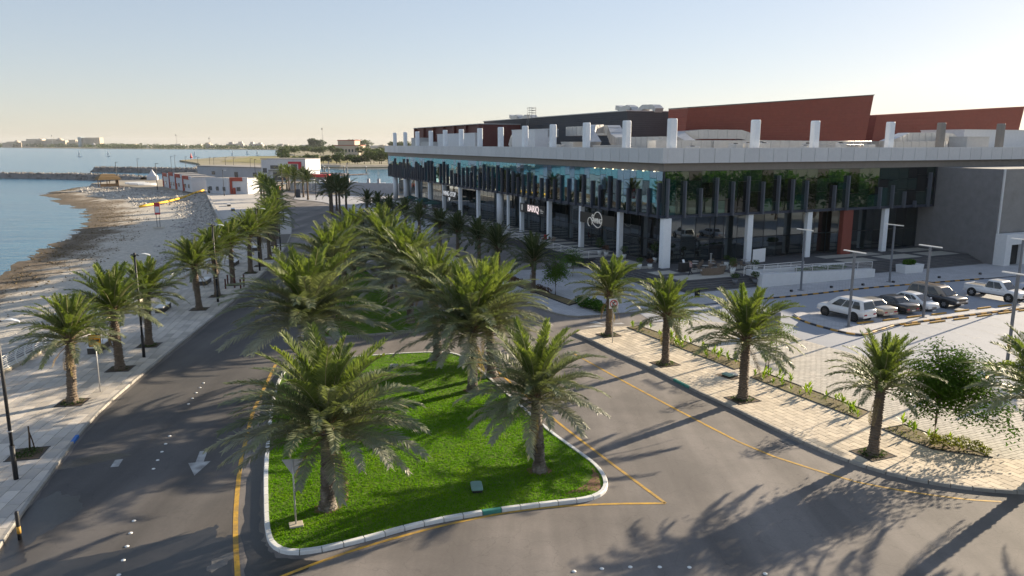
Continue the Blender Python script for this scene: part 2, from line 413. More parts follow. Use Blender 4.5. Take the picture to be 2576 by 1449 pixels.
# ------------------------------------------------------------------ roads
def asphalt_mat(name, c, c2, rough=.85):
    m = mat(name, c, rough, .10, 9., c2=c2, c2scale=.11, c2w=.07, bump=.25, bscale=55.)
    t = m.node_tree; b = t.nodes['Principled BSDF']; tc = _n(t, 'ShaderNodeTexCoord')
    # tyre tracks and seams: long soft streaks along the lanes
    mp = _n(t, 'ShaderNodeMapping'); mp.inputs['Rotation'].default_value = (0, 0, R(-20)); mp.inputs['Scale'].default_value = (.55, .045, 1)
    t.links.new(tc.outputs['Object'], mp.inputs[0])
    nz = _n(t, 'ShaderNodeTexNoise'); nz.inputs['Scale'].default_value = 1.; nz.inputs['Detail'].default_value = 5
    t.links.new(mp.outputs[0], nz.inputs['Vector'])
    mr = _n(t, 'ShaderNodeMapRange'); mr.inputs[1].default_value = .35; mr.inputs[2].default_value = .65; mr.inputs[3].default_value = .74; mr.inputs[4].default_value = 1.16
    t.links.new(nz.outputs[0], mr.inputs[0])
    vo = _n(t, 'ShaderNodeTexVoronoi'); vo.inputs['Scale'].default_value = .55; vo.feature = 'DISTANCE_TO_EDGE'
    nw = _n(t, 'ShaderNodeTexNoise'); nw.inputs['Scale'].default_value = .7; nw.inputs['Detail'].default_value = 5; t.links.new(tc.outputs['Object'], nw.inputs['Vector'])
    av = _n(t, 'ShaderNodeVectorMath'); av.operation = 'ADD'; t.links.new(tc.outputs['Object'], av.inputs[0])
    sv = _n(t, 'ShaderNodeVectorMath'); sv.operation = 'SCALE'; sv.inputs['Scale'].default_value = 2.; t.links.new(nw.outputs[1], sv.inputs[0]); t.links.new(sv.outputs[0], av.inputs[1]); t.links.new(av.outputs[0], vo.inputs['Vector'])
    cr = _n(t, 'ShaderNodeMapRange'); cr.inputs[1].default_value = .0; cr.inputs[2].default_value = .012; cr.inputs[3].default_value = .8; cr.inputs[4].default_value = 1.; t.links.new(vo.outputs['Distance'], cr.inputs[0])
    pr = _n(t, 'ShaderNodeMath'); pr.operation = 'MULTIPLY'; t.links.new(mr.outputs[0], pr.inputs[0]); t.links.new(cr.outputs[0], pr.inputs[1])
    old = b.inputs['Base Color'].links[0].from_socket
    vm = _n(t, 'ShaderNodeVectorMath'); vm.operation = 'SCALE'; t.links.new(old, vm.inputs[0]); t.links.new(pr.outputs[0], vm.inputs['Scale']); t.links.new(vm.outputs[0], b.inputs['Base Color'])
    return m
M_asph = asphalt_mat('asphalt', (.165, .148, .137), (.225, .20, .183))
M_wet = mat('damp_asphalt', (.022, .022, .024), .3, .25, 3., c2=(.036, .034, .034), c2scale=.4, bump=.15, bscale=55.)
K1 = smooth([(-9, -5), (-13.8, 10), (-17.6, 20), (-19.95, 27), (-21.15, 30.9), (-22.1, 34.3), (-23.3, 38.35), (-24.3, 42.7), (-25.0, 48), (-26, 57.1), (-27.5, 71.7), (-29.2, 83.8), (-31.2, 97.8), (-33.2, 109), (-40, 138), (-51, 173), (-64, 207), (-74, 240)], 1)
road = K1 + [(-84, 268), (-60, 262), (-52, 206), (-48, 199.4), (-20, 150), (60, 120), (160, 90), (160, -60), (-9, -60)]
mb = MB(); mb.poly(road, 0); struct(mb.build('road', M_asph))
def blob(pts, jit=.12, n=5, seed=1):
    r_ = random.Random(seed); out = []
    for i in range(len(pts)):
        a, b = pts[i], pts[(i + 1) % len(pts)]
        for k in range(n):
            f = k / n; out.append((a[0] + (b[0] - a[0]) * f + r_.uniform(-jit, jit), a[1] + (b[1] - a[1]) * f + r_.uniform(-jit, jit)))
    return out
M_damp_shade = asphalt_mat('damp_and_shade_asphalt', (.088, .083, .081), (.118, .108, .102))  # damp asphalt with palm shade put into its colour
mb = MB(); mb.poly(blob([(-9.4, 21), (-10.1, 25.2), (-11.25, 28.1), (-12.3, 31.2), (-13.7, 35.8), (-14.9, 41), (-16.1, 47), (-16.6, 54), (-17.6, 60), (-19.3, 72), (-21.5, 88), (-22.5, 98), (-25, 112), (-32.6, 108.6), (-30.9, 97.8), (-28.9, 83.8), (-27.2, 71.7), (-25.75, 57.1), (-24.75, 48), (-24.0, 42.5), (-23.1, 38.3), (-22.0, 34.3), (-21.05, 30.9), (-19.85, 27), (-17.5, 20)], .05, 6, 15), .0015); struct(mb.build('shade_painted_lane', M_damp_shade))  # sheet painting palm shade over the left road; near end also damp
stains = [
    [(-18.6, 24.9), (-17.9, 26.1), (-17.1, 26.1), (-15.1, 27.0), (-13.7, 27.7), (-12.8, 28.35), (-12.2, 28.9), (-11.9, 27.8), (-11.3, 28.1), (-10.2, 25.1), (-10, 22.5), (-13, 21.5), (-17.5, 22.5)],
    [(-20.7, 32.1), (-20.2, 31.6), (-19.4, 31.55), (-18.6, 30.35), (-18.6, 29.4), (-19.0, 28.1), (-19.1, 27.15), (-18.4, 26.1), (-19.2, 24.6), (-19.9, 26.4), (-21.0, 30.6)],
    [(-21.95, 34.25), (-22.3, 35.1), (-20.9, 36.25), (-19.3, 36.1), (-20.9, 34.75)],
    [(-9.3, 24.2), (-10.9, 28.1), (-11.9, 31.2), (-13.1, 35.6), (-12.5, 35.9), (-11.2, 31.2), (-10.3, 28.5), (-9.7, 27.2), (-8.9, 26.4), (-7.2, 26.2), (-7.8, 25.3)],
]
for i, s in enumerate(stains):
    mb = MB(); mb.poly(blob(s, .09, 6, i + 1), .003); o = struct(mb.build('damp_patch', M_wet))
M_pale = mat('dried_asphalt', (.19, .18, .17), .85, .2, 4., bump=.2, bscale=55.)
mb = MB(); mb.poly(blob([(-11.3, 25.5), (-11.35, 26.3), (-10.6, 26.9), (-10.5, 26.5), (-11.0, 25.4)], .08, 6, 9), .006); struct(mb.build('dried_patch', M_pale))

# painted lines
M_yel = mat('yellow_paint', (.62, .36, .04), .7, .25, 6., c2=(.40, .25, .07), c2scale=1.6, c2w=.1)
M_wht = mat('white_paint', (.50, .50, .49), .7, .3, 6., c2=(.26, .25, .24), c2scale=1.5, c2w=.1)
def line(pts, wd=.15, m=None, it=2):
    mb = MB(); ribbon(mb, smooth(pts, it), wd, .008); o = mb.build('lane_line', m or M_yel); return struct(o)
line([(-8.2, 20), (-9.2, 23), (-10.02, 25.13), (-11.2, 28.14), (-12.24, 31.19), (-13.64, 35.77), (-14.15, 37.96), (-15.21, 41.99), (-15.83, 45.64), (-16.9, 52)], .2)
line([(-13, 20.5), (-10, 23.6), (-8.38, 25.12), (-6.73, 26.51), (-4.75, 27.82), (-1.86, 29.37), (1.03, 30.36), (3.81, 30.74), (6.74, 30.8)], .16)
line([(6.74, 30.8), (4.43, 36.13), (2.2, 41.59), (-.44, 48.8), (-2.6, 55)], .16, it=1)
line([(4.6, 55), (7.38, 48.23), (10.41, 41.25), (12.58, 36.54), (15.12, 33.78), (15.96, 33.08)], .16, it=1)
line([(15.96, 33.0), (17.7, 32.02), (20.09, 31.15), (21.58, 30.95)], .14)
def arrow(x, y, rz, sc=1., half=False):
    mb = MB(); o = []
    if half: pts = [(-.2, 0), (.2, 0), (.2, 1.0), (-.2, 1.0)]
    else: pts = [(-.2, 1.7), (-.2, 3.2), (.2, 3.2), (.2, 1.7), (.55, 1.7), (0, 0), (-.55, 1.7)]
    for a, b in pts:
        X, Y = rot2(a * sc, b * sc, rz); o.append((x + X, y + Y))
    mb.poly(o, .008); return struct(mb.build('arrow_marking', M_wht))
arrow(-15.1, 33.6, R(14), .95); arrow(-19.42, 34.6, R(14), .9, True)
arrow(-25.6, 120, R(14), 1.)
for pts in ([(5.9, 63.1), (7.47, 64.04), (8.08, 63.56)], [(6.75, 64.76), (7.4, 65.5), (8.22, 64.28)], [(8.3, 64.3), (9.64, 64.9), (9.9, 64.4)]):
    mb = MB(); mb.poly(pts, .008); struct(mb.build('arrow_marking', M_wht))
# road studs
M_stud = mat('stud_white', (.8, .8, .78), .4, .05)
mb = MB(); mb.lathe([(.085, 0), (.085, .012), (.06, .03), (.0, .038)], 10); me_stud = mb.mesh('road_stud', M_stud)
studs1 = [(-20.35, 47.77), (-20.19, 46.81), (-20.01, 45.77), (-19.81, 44.7), (-19.62, 43.68), (-18.48, 38.55), (-18.21, 37.48), (-17.93, 36.44), (-17.67, 35.39), (-17.4, 34.37), (-15.82, 29.22), (-15.46, 28.21), (-15.09, 27.18), (-14.73, 26.18), (-14.39, 25.18)]
studs2 = [(2.29, 25.42), (3.34, 25.6), (4.41, 25.71), (5.51, 25.71), (6.61, 25.69), (9.29, 25.26)]
for i, (x, y) in enumerate(studs1):
    tag(place('road_stud', me_stud, None, (x, y, .002)), '%s white road stud down the left lane counted from the far end' % ORD[i], 'road stud', 'studs down the left lane')
for i, (x, y) in enumerate(studs2):
    tag(place('road_stud', me_stud, None, (x, y, .002)), '%s white road stud from the left at the bottom edge of the junction' % ORD[i], 'road stud', 'studs across the junction')

# ------------------------------------------------------------------ paving made of slabs
def clip_half(poly, a, b):
    """keep the part of poly left of a->b"""
    out = []; n = len(poly); dx, dy = b[0] - a[0], b[1] - a[1]
    for i in range(n):
        p, q = poly[i], poly[(i + 1) % n]
        sp = dx * (p[1] - a[1]) - dy * (p[0] - a[0]); sq = dx * (q[1] - a[1]) - dy * (q[0] - a[0])
        if sp >= 0: out.append(p)
        if sp * sq < 0:
            k = sp / (sp - sq); out.append((p[0] + (q[0] - p[0]) * k, p[1] + (q[1] - p[1]) * k))
    return out
def pave(parent, region, org, ang, L_, W_, z, mats, nmax=300, name='paving_slab', joint=.026, th=.02, jit=.0, ylim=None, seed=1):
    r_ = random.Random(seed); c, s = math.cos(ang), math.sin(ang)
    loc = [((x - org[0]) * c + (y - org[1]) * s, -(x - org[0]) * s + (y - org[1]) * c) for x, y in region]
    u0, u1 = min(p[0] for p in loc), max(p[0] for p in loc); v0, v1 = min(p[1] for p in loc), max(p[1] for p in loc)
    res = []
    j = math.floor(v0 / W_)
    while j * W_ < v1:
        sh = (j % 2) * L_ / 2 + (0 if jit == 0 else r_.uniform(0, L_))
        row = clip_half(clip_half(loc, (0, j * W_), (1, j * W_)), (1, (j + 1) * W_), (0, (j + 1) * W_))
        if len(row) > 2:
            a0, a1 = min(p[0] for p in row), max(p[0] for p in row)
            i = math.floor((a0 - sh) / L_)
            while i * L_ + sh < a1:
                x0, x1 = i * L_ + sh + joint / 2, (i + 1) * L_ + sh - joint / 2; y0, y1 = j * W_ + joint / 2, (j + 1) * W_ - joint / 2
                q = clip_half(row, (x0, 1), (x0, 0)); q = clip_half(q, (x1, 0), (x1, 1)); q = clip_half(q, (0, y0), (1, y0)); q = clip_half(q, (1, y1), (0, y1))
                if len(q) > 2:
                    ar = abs(sum(q[k][0] * q[(k + 1) % len(q)][1] - q[(k + 1) % len(q)][0] * q[k][1] for k in range(len(q)))) / 2
                    if ar > .01:
                        w_ = [(org[0] + a * c - b * s, org[1] + a * s + b * c) for a, b in q]
                        cx, cy = sum(p[0] for p in w_) / len(w_), sum(p[1] for p in w_) / len(w_)
                        res.append((math.hypot(cx, cy) + (1000 if abs(cx) > (cy * .70 + 3) else 0), w_, cx, cy))
                i += 1
        j += 1
    res.sort(key=lambda e: e[0])
    mbs = MB()
    for k, (d, w_, cx, cy) in enumerate(res):
        dz = r_.uniform(-.002, .002)
        if k < nmax:
            mb = MB(); mb.slab([(x - cx, y - cy) for x, y in w_], 0, th + dz)
            o = mb.build(name, mats[0], parent); o.location = (cx, cy, z)
        else:
            mbs.slab(w_, z, z + th + dz)
    if mbs.v:
        o = mbs.build(name + '_field', mats[1], parent); o['kind'] = 'stuff'
    return len(res)
def slabmats(nm, c, c2, rnd):
    return (mat(nm, c, .85, .10, 3., rnd=rnd, bump=.15, bscale=30., c2=c2, c2scale=.5, c2w=.2), mat(nm + '_field', c, .85, .10, 3., rnd=rnd, rndkind='ISL', bump=.15, bscale=30., c2=c2, c2scale=.5, c2w=.2))
# promenade
S1 = [(-22, -60), (-26, -40), (-30.5, 10), (-34.6, 49.3), (-36.3, 68), (-38.5, 89), (-48.6, 122), (-59.6, 155), (-73.3, 186.7), (-87.6, 220), (-102, 254)]
K1in = offset(K1, .16)
prom = K1in + [(-84, 262)] + S1[::-1]
M_mort = mat('paving_bed', (.15, .135, .115), .95, .2, 3.)
mb = MB(); mb.slab(prom, -.04, .13); promenade = struct(mb.build('promenade', M_mort))
near = [p for p in prom if p[1] < 125]
near = [p for p in K1in if p[1] < 125] + [(-49.4, 124.5)] + [p for p in S1[::-1] if p[1] < 125]
pave(promenade, near, (-25, 48), R(100), 1.2, .6, .135, slabmats('promenade_slab', (.60, .54, .46), (.48, .44, .40), .20), 300, jit=1, seed=4)
M_pfar = mat('promenade_far', (.52, .48, .43), .85, .15, 2.)
mb = MB(); mb.poly([p for p in K1in if p[1] > 124] + [(-84, 262)] + [p for p in S1[::-1] if p[1] > 130] + [(-50.2, 124.8)], .15); mb.build('far_paving', M_pfar, promenade)
# right-hand pavement
KR = smooth([(5.2, 60.6), (6.3, 58.5), (7.65, 55.06), (9.83, 50.57), (11.55, 46.09), (13.06, 42.84), (14.4, 39.52), (15.56, 36.85), (16.75, 34.87), (18.04, 33.51), (19.42, 32.58), (21.23, 31.93), (23.02, 31.61), (26, 31.4), (32, 31.3), (48, 31)], 1)
KRin = offset(KR, .16)
inner = [(48, 35.2), (25.3, 35.1), (23.95, 35.3), (22.85, 38), (21.9, 39.9), (20.9, 41.95), (17.2, 49.8), (16.8, 51.3), (13.95, 57.35), (10.9, 63.2), (7.6, 62.6), (5.8, 61.6)]
walk = KRin + inner
mb = MB(); mb.slab(walk, -.04, .13); pavement = struct(mb.build('pavement', M_mort))
pave(pavement, walk, (12, 47), R(113.5), .8, .4, .135, slabmats('pavement_slab', (.68, .58, .45), (.57, .49, .39), .17), 300, seed=5)
# block paving between pavement and car park
blocks = [(10.95, 63.25), (13.98, 57.4), (16.83, 51.35), (17.25, 49.82), (20.95, 42.0), (21.95, 39.95), (22.9, 38.05), (24.0, 35.4), (25.3, 35.15), (48, 35.25), (48, 39.8), (32.2, 45.3), (30.7, 46.0), (24.3, 56.4), (23.2, 58.6), (22.5, 62.5), (16.5, 65.4), (13, 64.6)]
mb = MB(); mb.slab(blocks, -.04, .105); blockpave = struct(mb.build('block_paving', mat('block_bed', (.24, .22, .19), .95, .2, 3.)))
pave(blockpave, blocks, (18, 52), R(23), .5, .25, .108, slabmats('paving_block', (.54, .49, .42), (.47, .44, .39), .12), 300, 'paving_block', joint=.026, seed=6)
# car park surface
M_lot = mat('parking_surface', (.35, .365, .40), .85, .10, 7., c2=(.29, .305, .34), c2scale=.12, c2w=.2, bump=.15, bscale=50.)
lot = [(12.5, 65.3), (16.5, 65.6), (22.7, 62.7), (23.4, 58.7), (24.5, 56.5), (30.9, 46.1), (32.3, 45.4), (48, 40), (110, 30), (110, 108), (75, 94), (54.9, 86.6), (50.2, 85.3), (45.8, 83.5), (37.9, 80.6), (30.1, 76.8), (26.7, 75.5), (20, 73), (11.8, 69.0)]
mb = MB(); mb.poly(lot, .012); carpark = struct(mb.build('car_park', M_lot))
def bayline(a, b, wd=.1):
    mb = MB(); ribbon(mb, [a, b], wd, .018); struct(mb.build('bay_line', M_wht))
BD = Vector((.919, .395)); AD = Vector((-.395, .919))
for k in range(9):
    s0 = Vector((33.15, 63.3)) + BD * 2.72 * k; e0 = s0 - AD * 5.3
    bayline(tuple(s0), tuple(e0)); bayline(tuple(e0 - BD * .5), tuple(e0 + BD * .5))
for k in range(10):
    s0 = Vector((29.3, 64.9)) + BD * 2.62 * k; bayline(tuple(s0 + AD * .8), tuple(s0 + AD * 5.6))
# plaza in front of the building
def grid_mat(name, c, c2, sc, rz):
    m = mat(name, c, .85, .12, 2., c2=c2, c2scale=.25, c2w=.2)
    t = m.node_tree; b = t.nodes['Principled BSDF']; tc = _n(t, 'ShaderNodeTexCoord')
    mp = _n(t, 'ShaderNodeMapping'); mp.inputs['Rotation'].default_value = (0, 0, rz); t.links.new(tc.outputs['Object'], mp.inputs[0])
    br = _n(t, 'ShaderNodeTexBrick'); br.inputs['Scale'].default_value = sc; br.inputs['Color1'].default_value = (1.05, 1.05, 1.05, 1); br.inputs['Color2'].default_value = (.88, .88, .88, 1); br.inputs['Mortar'].default_value = (.6, .6, .6, 1); br.inputs['Mortar Size'].default_value = .012
    t.links.new(mp.outputs[0], br.inputs[0])
    old = b.inputs['Base Color'].links[0].from_socket
    vm = _n(t, 'ShaderNodeVectorMath'); vm.operation = 'MULTIPLY'; t.links.new(old, vm.inputs[0]); t.links.new(br.outputs[0], vm.inputs[1]); t.links.new(vm.outputs[0], b.inputs['Base Color'])
    return m
M_plaza = grid_mat('plaza_paving', (.50, .49, .50), (.42, .415, .42), .8, R(23))
PK = smooth([(55, 86.65), (45.8, 83.45), (37.9, 80.55), (30.1, 76.75), (20, 72.95), (11.96, 68.9), (9.58, 68.08), (7.47, 67.29), (5.49, 66.8), (3.6, 68.6), (0, 76), (-8.5, 96.5), (-48, 199.4), (-51.9, 205.8), (-62, 215.2)], 1)
plz = [(p[0], p[1], .1 if p[1] < 90 or p[0] > 8 else .1) for p in PK] + [(-66, 232, .1), (-36, 231, .1), (-12, 170, -.1), (6.3, 102, -.35), (10, 97, -.3), (14, 95, 0), (30, 108, .1), (62, 122, .1), (110, 140, .1), (110, 107.5, .1), (75, 94, .1)]
mb = MB(); mb.poly(plz); struct(mb.build('plaza', M_plaza))

# ------------------------------------------------------------------ kerbs, each stone a part
M_kerb = mat('kerb_concrete', (.33, .31, .28), .9, .2, 3., rnd=.12)
M_kwht = mat('kerb_white_paint', (.74, .74, .72), .6, .12, 4., rnd=.08)
M_kgrn = mat('kerb_green_paint', (.05, .24, .20), .6, .2, 4.)
M_kblk = mat('kerb_black_paint', (.035, .037, .045), .6, .2, 4.)
M_kyel = mat('kerb_yellow_paint', (.62, .32, .03), .6, .25, 4., c2=(.42, .26, .09), c2scale=2.)
def kerb(name, pts, step, wd, z0, z1, mats, closed=False, special=None, gap=.018):
    root = bpy.data.objects.new(name, None); col.objects.link(root); struct(root)
    if closed: pts = pts + [pts[0]]
    L_ = plen(pts); n = max(1, round(L_ / step)); st = L_ / n
    for i in range(n):
        nn = 3
        c, t0 = pat(pts, (i + .5) * st)
        pl = []
        for f in (0, .5, 1):
            p, t_ = pat(pts, min(max(i * st + gap + f * (st - 2 * gap), 0), L_ - 1e-4)); pl.append((p, t_))
        out = [(p[0] - c[0], p[1] - c[1]) for p, _ in pl]
        inn = [(p[0] - t_[1] * wd - c[0], p[1] + t_[0] * wd - c[1]) for p, t_ in pl]
        ch = .025; inn2 = inn; out2 = [(o_[0] + (q_[0] - o_[0]) * ch / wd, o_[1] + (q_[1] - o_[1]) * ch / wd) for o_, q_ in zip(out, inn)]
        r0 = [(x, y, z0) for x, y in out + inn[::-1]]; r1 = [(x, y, z1 - ch) for x, y in out + inn[::-1]]; r2 = [(x, y, z1) for x, y in out2 + inn[::-1]]
        mb = MB(); mb.loft([r0, r1, r2])
        m = mats[i % len(mats)]
        if name == 'promenade_kerb' and math.dist(c, (-23.2, 38.1)) < .5: m = mat('kerb_blue_paint', (.03, .16, .50), .6, .1)
        if special and any(math.dist(c, q) < step * .55 for q in special): m = M_kgrn
        mb.build('kerb_stone', m, root, (c[0], c[1], 0))
    return root
kerb('promenade_kerb', [p for p in K1 if p[1] > 15], 1.0, .16, -.02, .155, [M_kerb])
kerb('pavement_kerb', KR, .9, .16, -.02, .16, [M_kerb], special=((11.35, 47.0), (10.9, 48.2)))
kerb('plaza_kerb', [p for p in PK[::-1] if p[0] < 19.5 and p[1] < 130][::1][::-1], 1.0, -.16, -.02, .135, [M_kerb])
kerb('car_park_kerb', [p for p in PK if p[0] > 19], .75, -.16, -.02, .14, [M_kblk, M_kyel])
# ------------------------------------------------------------------ lawns
ISL1 = smooth([(-8.2, 26.35), (-5.9, 27.45), (-3.8, 28.75), (-1.07, 29.8), (1.94, 30.6), (3.7, 31.0), (4.5, 32.2), (4.35, 34.3), (3.33, 36.54), (2.0, 39.3), (-.5, 46.15), (-3.3, 53.5), (-4.6, 55.0), (-7.0, 54.9), (-9.65, 54.3), (-14.5, 52.8), (-15.9, 51.0), (-15.4, 47), (-14.2, 42), (-12.0, 34.2), (-11.03, 31.2), (-10.1, 28.4), (-9.4, 26.9)], 2, True)
ISL2 = smooth([(-16.6, 58.6), (-10.9, 60.3), (-7.0, 61.8), (-6.3, 63.4), (-8, 68), (-13, 80), (-19.5, 96.5), (-20.8, 98), (-21.5, 96.5), (-20.2, 84), (-18.2, 68), (-17.4, 60)], 2, True)
M_grass = mat('lawn_soil', (.075, .15, .004), .95, .3, 3., c2=(.11, .19, .004), c2scale=.6, c2w=.2, bump=.6, bscale=25.)
def inset(poly, d): 
    n = len(poly); o = []
    for i in range(n):
        a, b = poly[i - 1], poly[(i + 1) % n]; L_ = math.dist(a, b) or 1
        o.append((poly[i][0] - (b[1] - a[1]) / L_ * d, poly[i][1] + (b[0] - a[0]) / L_ * d))
    return o
def grass_mat(name, c, h):
    """blades: per-blade jitter plus large mixed patches of fresher and drier turf"""
    m = leafmat(name, c, .45, .7, .35, h, .1); t = m.node_tree
    tc = _n(t, 'ShaderNodeTexCoord'); nz = _n(t, 'ShaderNodeTexNoise'); nz.inputs['Scale'].default_value = .55; nz.inputs['Detail'].default_value = 6; nz.inputs['Roughness'].default_value = .7
    t.links.new(tc.outputs['Object'], nz.inputs['Vector'])
    cr = _n(t, 'ShaderNodeValToRGB'); e = cr.color_ramp.elements; e[0].position = .28; e[0].color = (.7, .80, .9, 1); e[1].position = .72; e[1].color = (1.4, 1.08, 1.4, 1); q = e.new(.5); q.color = (1., 1., 1., 1)
    t.links.new(nz.outputs[0], cr.inputs[0])
    sc = [n for n in t.nodes if n.type == 'VECT_MATH' and n.operation == 'SCALE'][0]
    vm = _n(t, 'ShaderNodeVectorMath'); vm.operation = 'MULTIPLY'
    src = sc.inputs[0].links[0].from_socket; t.links.new(src, vm.inputs[0]); t.links.new(cr.outputs[0], vm.inputs[1]); t.links.new(vm.outputs[0], sc.inputs[0])
    return m
M_blade = grass_mat('grass_blade', (.10, .255, .004), (.15, .30, .004))
def lawn(name, poly, n, mats, special, seed, hgt=.055):
    mb = MB(); mb.slab(inset(poly, .15), -.02, .12); g = struct(mb.build(name, M_grass))
    kerb('lawn_kerb', poly, .85, .2, -.02, .17, mats, True, special)
    r_ = random.Random(seed); mb = MB(); ip = inset(poly, .24)
    x0, x1 = min(p[0] for p in poly), max(p[0] for p in poly); y0, y1 = min(p[1] for p in poly), max(p[1] for p in poly)
    k = 0
    while k < n:
        x, y = r_.uniform(x0, x1), r_.uniform(y0, y1)
        if y > 45 and r_.random() < .5: k += 1; continue
        k += 1
        if not inside((x, y), ip): continue
        if name == 'lawn' and (x - 4.4) ** 2 + (y - 32.6) ** 2 < 1.4 and r_.random() < .85: continue
        for q in range(2):
            a = r_.uniform(0, 6.3); h = hgt * r_.uniform(.5, 1.3); wd = .022; lx, ly = math.cos(a) * h * .7, math.sin(a) * h * .7
            ox, oy = r_.uniform(-.05, .05), r_.uniform(-.05, .05)
            dx, dy = math.cos(a + 1.57) * wd, math.sin(a + 1.57) * wd
            mb.add([(x + ox - dx, y + oy - dy, .12), (x + ox + dx, y + oy + dy, .12), (x + ox + lx, y + oy + ly, .12 + h)], [(0, 1, 2)])
    o = mb.build('grass', M_blade); tag(o, 'short bright green grass covering the %s' % ('front traffic island' if name == 'lawn' else 'rear traffic island'), 'grass', kind='stuff')
    return g
lawn('lawn', ISL1, 110000, [M_kwht], ((-.75, 29.95),), 11)
lawn('rear_lawn', ISL2, 30000, [M_kerb], None, 12, .07)
M_bare = mat('bare_soil', (.20, .11, .06), .95, .3, 5.)
mb = MB(); mb.poly(blob([(3.0, 31.6), (4.0, 31.8), (4.1, 33.4), (3.9, 34.3), (3.75, 33.2), (3.4, 32.4), (2.2, 31.4)], .07, 5, 3), .126); struct(mb.build('bare_soil', M_bare))
# ------------------------------------------------------------------ date palms
M_frond = leafmat('palm_frond_green', (.155, .185, .10), .36, .45, .30, (.21, .225, .14), .45)
M_frond_y = leafmat('palm_frond_young', (.12, .165, .04), .42, .55, .25, (.17, .20, .06), .25)
M_frond_o = leafmat('palm_frond_old', (.23, .24, .17), .25, .45, .3, (.28, .27, .20), .5)
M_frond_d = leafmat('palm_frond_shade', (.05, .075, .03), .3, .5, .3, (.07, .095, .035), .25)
M_rach = mat('palm_rachis', (.24, .22, .10), .6, .2, 3.)
M_trunk = mat('palm_trunk', (.15, .115, .085), .95, .35, 6., bump=.6, bscale=14.)
M_trunk_d = mat('palm_trunk_dark', (.095, .075, .06), .95, .4, 6., c2=(.22, .19, .16), c2scale=1.2, c2w=.08, bump=.7, bscale=14.)
M_boot = mat('palm_leaf_base', (.22, .13, .07), .9, .35, 6., c2=(.12, .09, .05), c2scale=2.)
def frond_mesh(name, L_, tilt, droop, npair, ll, wd, seed, mats, flat=.0):
    """one feather leaf growing from the origin along +X, tilt above horizontal, bending down along its length"""
    r_ = random.Random(seed); mb = MB(); ns = 12
    pts = []; x = z = 0.; y = 0.; a = tilt; side = r_.uniform(-.25, .25)
    for i in range(ns + 1):
        pts.append(Vector((x, y, z)))
        f = (i + .5) / ns; a = tilt - droop * f ** 1.7
        x += math.cos(a) * L_ / ns; z += math.sin(a) * L_ / ns; y += side * f * L_ / ns * .5
    def at(f):
        k = min(f * ns, ns - 1e-4); i = int(k); return pts[i].lerp(pts[i + 1], k - i), (pts[i + 1] - pts[i]).normalized()
    rad = [.032 * (1 - .8 * i / ns) + .004 for i in range(ns + 1)]
    mb.tube([tuple(p) for p in pts[::2]], rad[::2], 4, 1, False)
    twist = r_.uniform(-.3, .3)
    for k in range(npair):
        f = .10 + .89 * (k + r_.uniform(-.3, .3)) / npair
        p, d = at(max(.03, min(f, .995)))
        sd_ = d.cross(Vector((0, 0, 1)))
        if sd_.length < .05: sd_ = Vector((0, 1, 0))
        sd_.normalize(); up = sd_.cross(d).normalized()
        env = (min(1, f / .22) ** .6) * (1 - max(0, f - .55) / .45 * .62)
        if f < .16: env *= .55
        for sg in (-1, 1):
            l = ll * env * r_.uniform(.82, 1.15)
            fa = R(38 + 26 * (1 - f)) * r_.uniform(.85, 1.15)      # angle away from the rachis
            lift = R(32 - 45 * f * flat) + r_.uniform(-.25, .25)
            o_ = (sd_ * sg * math.cos(lift) + up * math.sin(lift)).normalized()
            dr = (d * math.cos(fa) + o_ * math.sin(fa)).normalized()
            n_ = dr.cross(up + sd_ * sg * r_.uniform(-.6, .6)).normalized() * wd * .5
            hang = Vector((0, 0, -1)) * l * (.06 + .12 * flat) * r_.uniform(.3, 1.6)
            m1 = p + dr * l * .5 + hang * .25; tip = p + dr * l + hang
            mb.add([tuple(p - n_ * .5), tuple(p + n_ * .5), tuple(m1 + n_), tuple(m1 - n_), tuple(tip)], [(0, 1, 2, 3), (3, 2, 4)], 0)
    return mb.mesh(name, mats)
def trunk_mesh(h, r0, r1, seed, mats, rings=None):
    r_ = random.Random(seed); mb = MB(); n = 14; rg = rings or max(10, int(h / .15)); R_ = []
    for i in range(rg + 1):
        f = i / rg; rr0 = r0 + (r1 - r0) * f + (.10 * (1 - f / .12) if f < .12 else 0) + (.05 * (f - .85) / .15 if f > .85 else 0)
        for k, (dz, e) in enumerate(((0, .055), (.6, -.02))):
            if i == rg and k: continue
            z = h * (f + dz / rg); R_.append([(math.cos(2 * PI * (j + .5 * (i % 2)) / n) * (rr0 + e * r_.uniform(.3, 1.5)), math.sin(2 * PI * (j + .5 * (i % 2)) / n) * (rr0 + e * r_.uniform(.3, 1.5)), z + r_.uniform(-.02, .02)) for j in range(n)])
    mb.loft(R_, 0, True, False)
    return mb.mesh('trunk', mats)
def crown_heart(rad, hh, seed):
    """leaf-base boots and the upright spear at the top of the trunk"""
    r_ = random.Random(seed); mb = MB()
    mb.lathe([(rad * .95, -.5), (rad * 1.25, -.15), (rad * 1.2, .15), (rad * .7, .5), (rad * .2, .8)], 12, 0)
    for k in range(46):
        a = k * 2.4; z = -.55 + k * .022; l = r_.uniform(.22, .42); el = R(20 + 55 * k / 46)
        c_, s_ = math.cos(a), math.sin(a); p = Vector((c_ * rad, s_ * rad, z)); d = Vector((c_ * math.cos(el), s_ * math.cos(el), math.sin(el)))
        t_ = Vector((-s_, c_, 0)) * .07
        q = p + d * l
        mb.add([tuple(p - t_), tuple(p + t_), tuple(q + t_ * .35), tuple(q - t_ * .35), tuple(p + Vector((0, 0, .07)) - t_ * .5)], [(0, 1, 2, 3), (0, 4, 3), (4, 1, 2, 3)], 0)
    return mb.mesh('crown', M_boot)
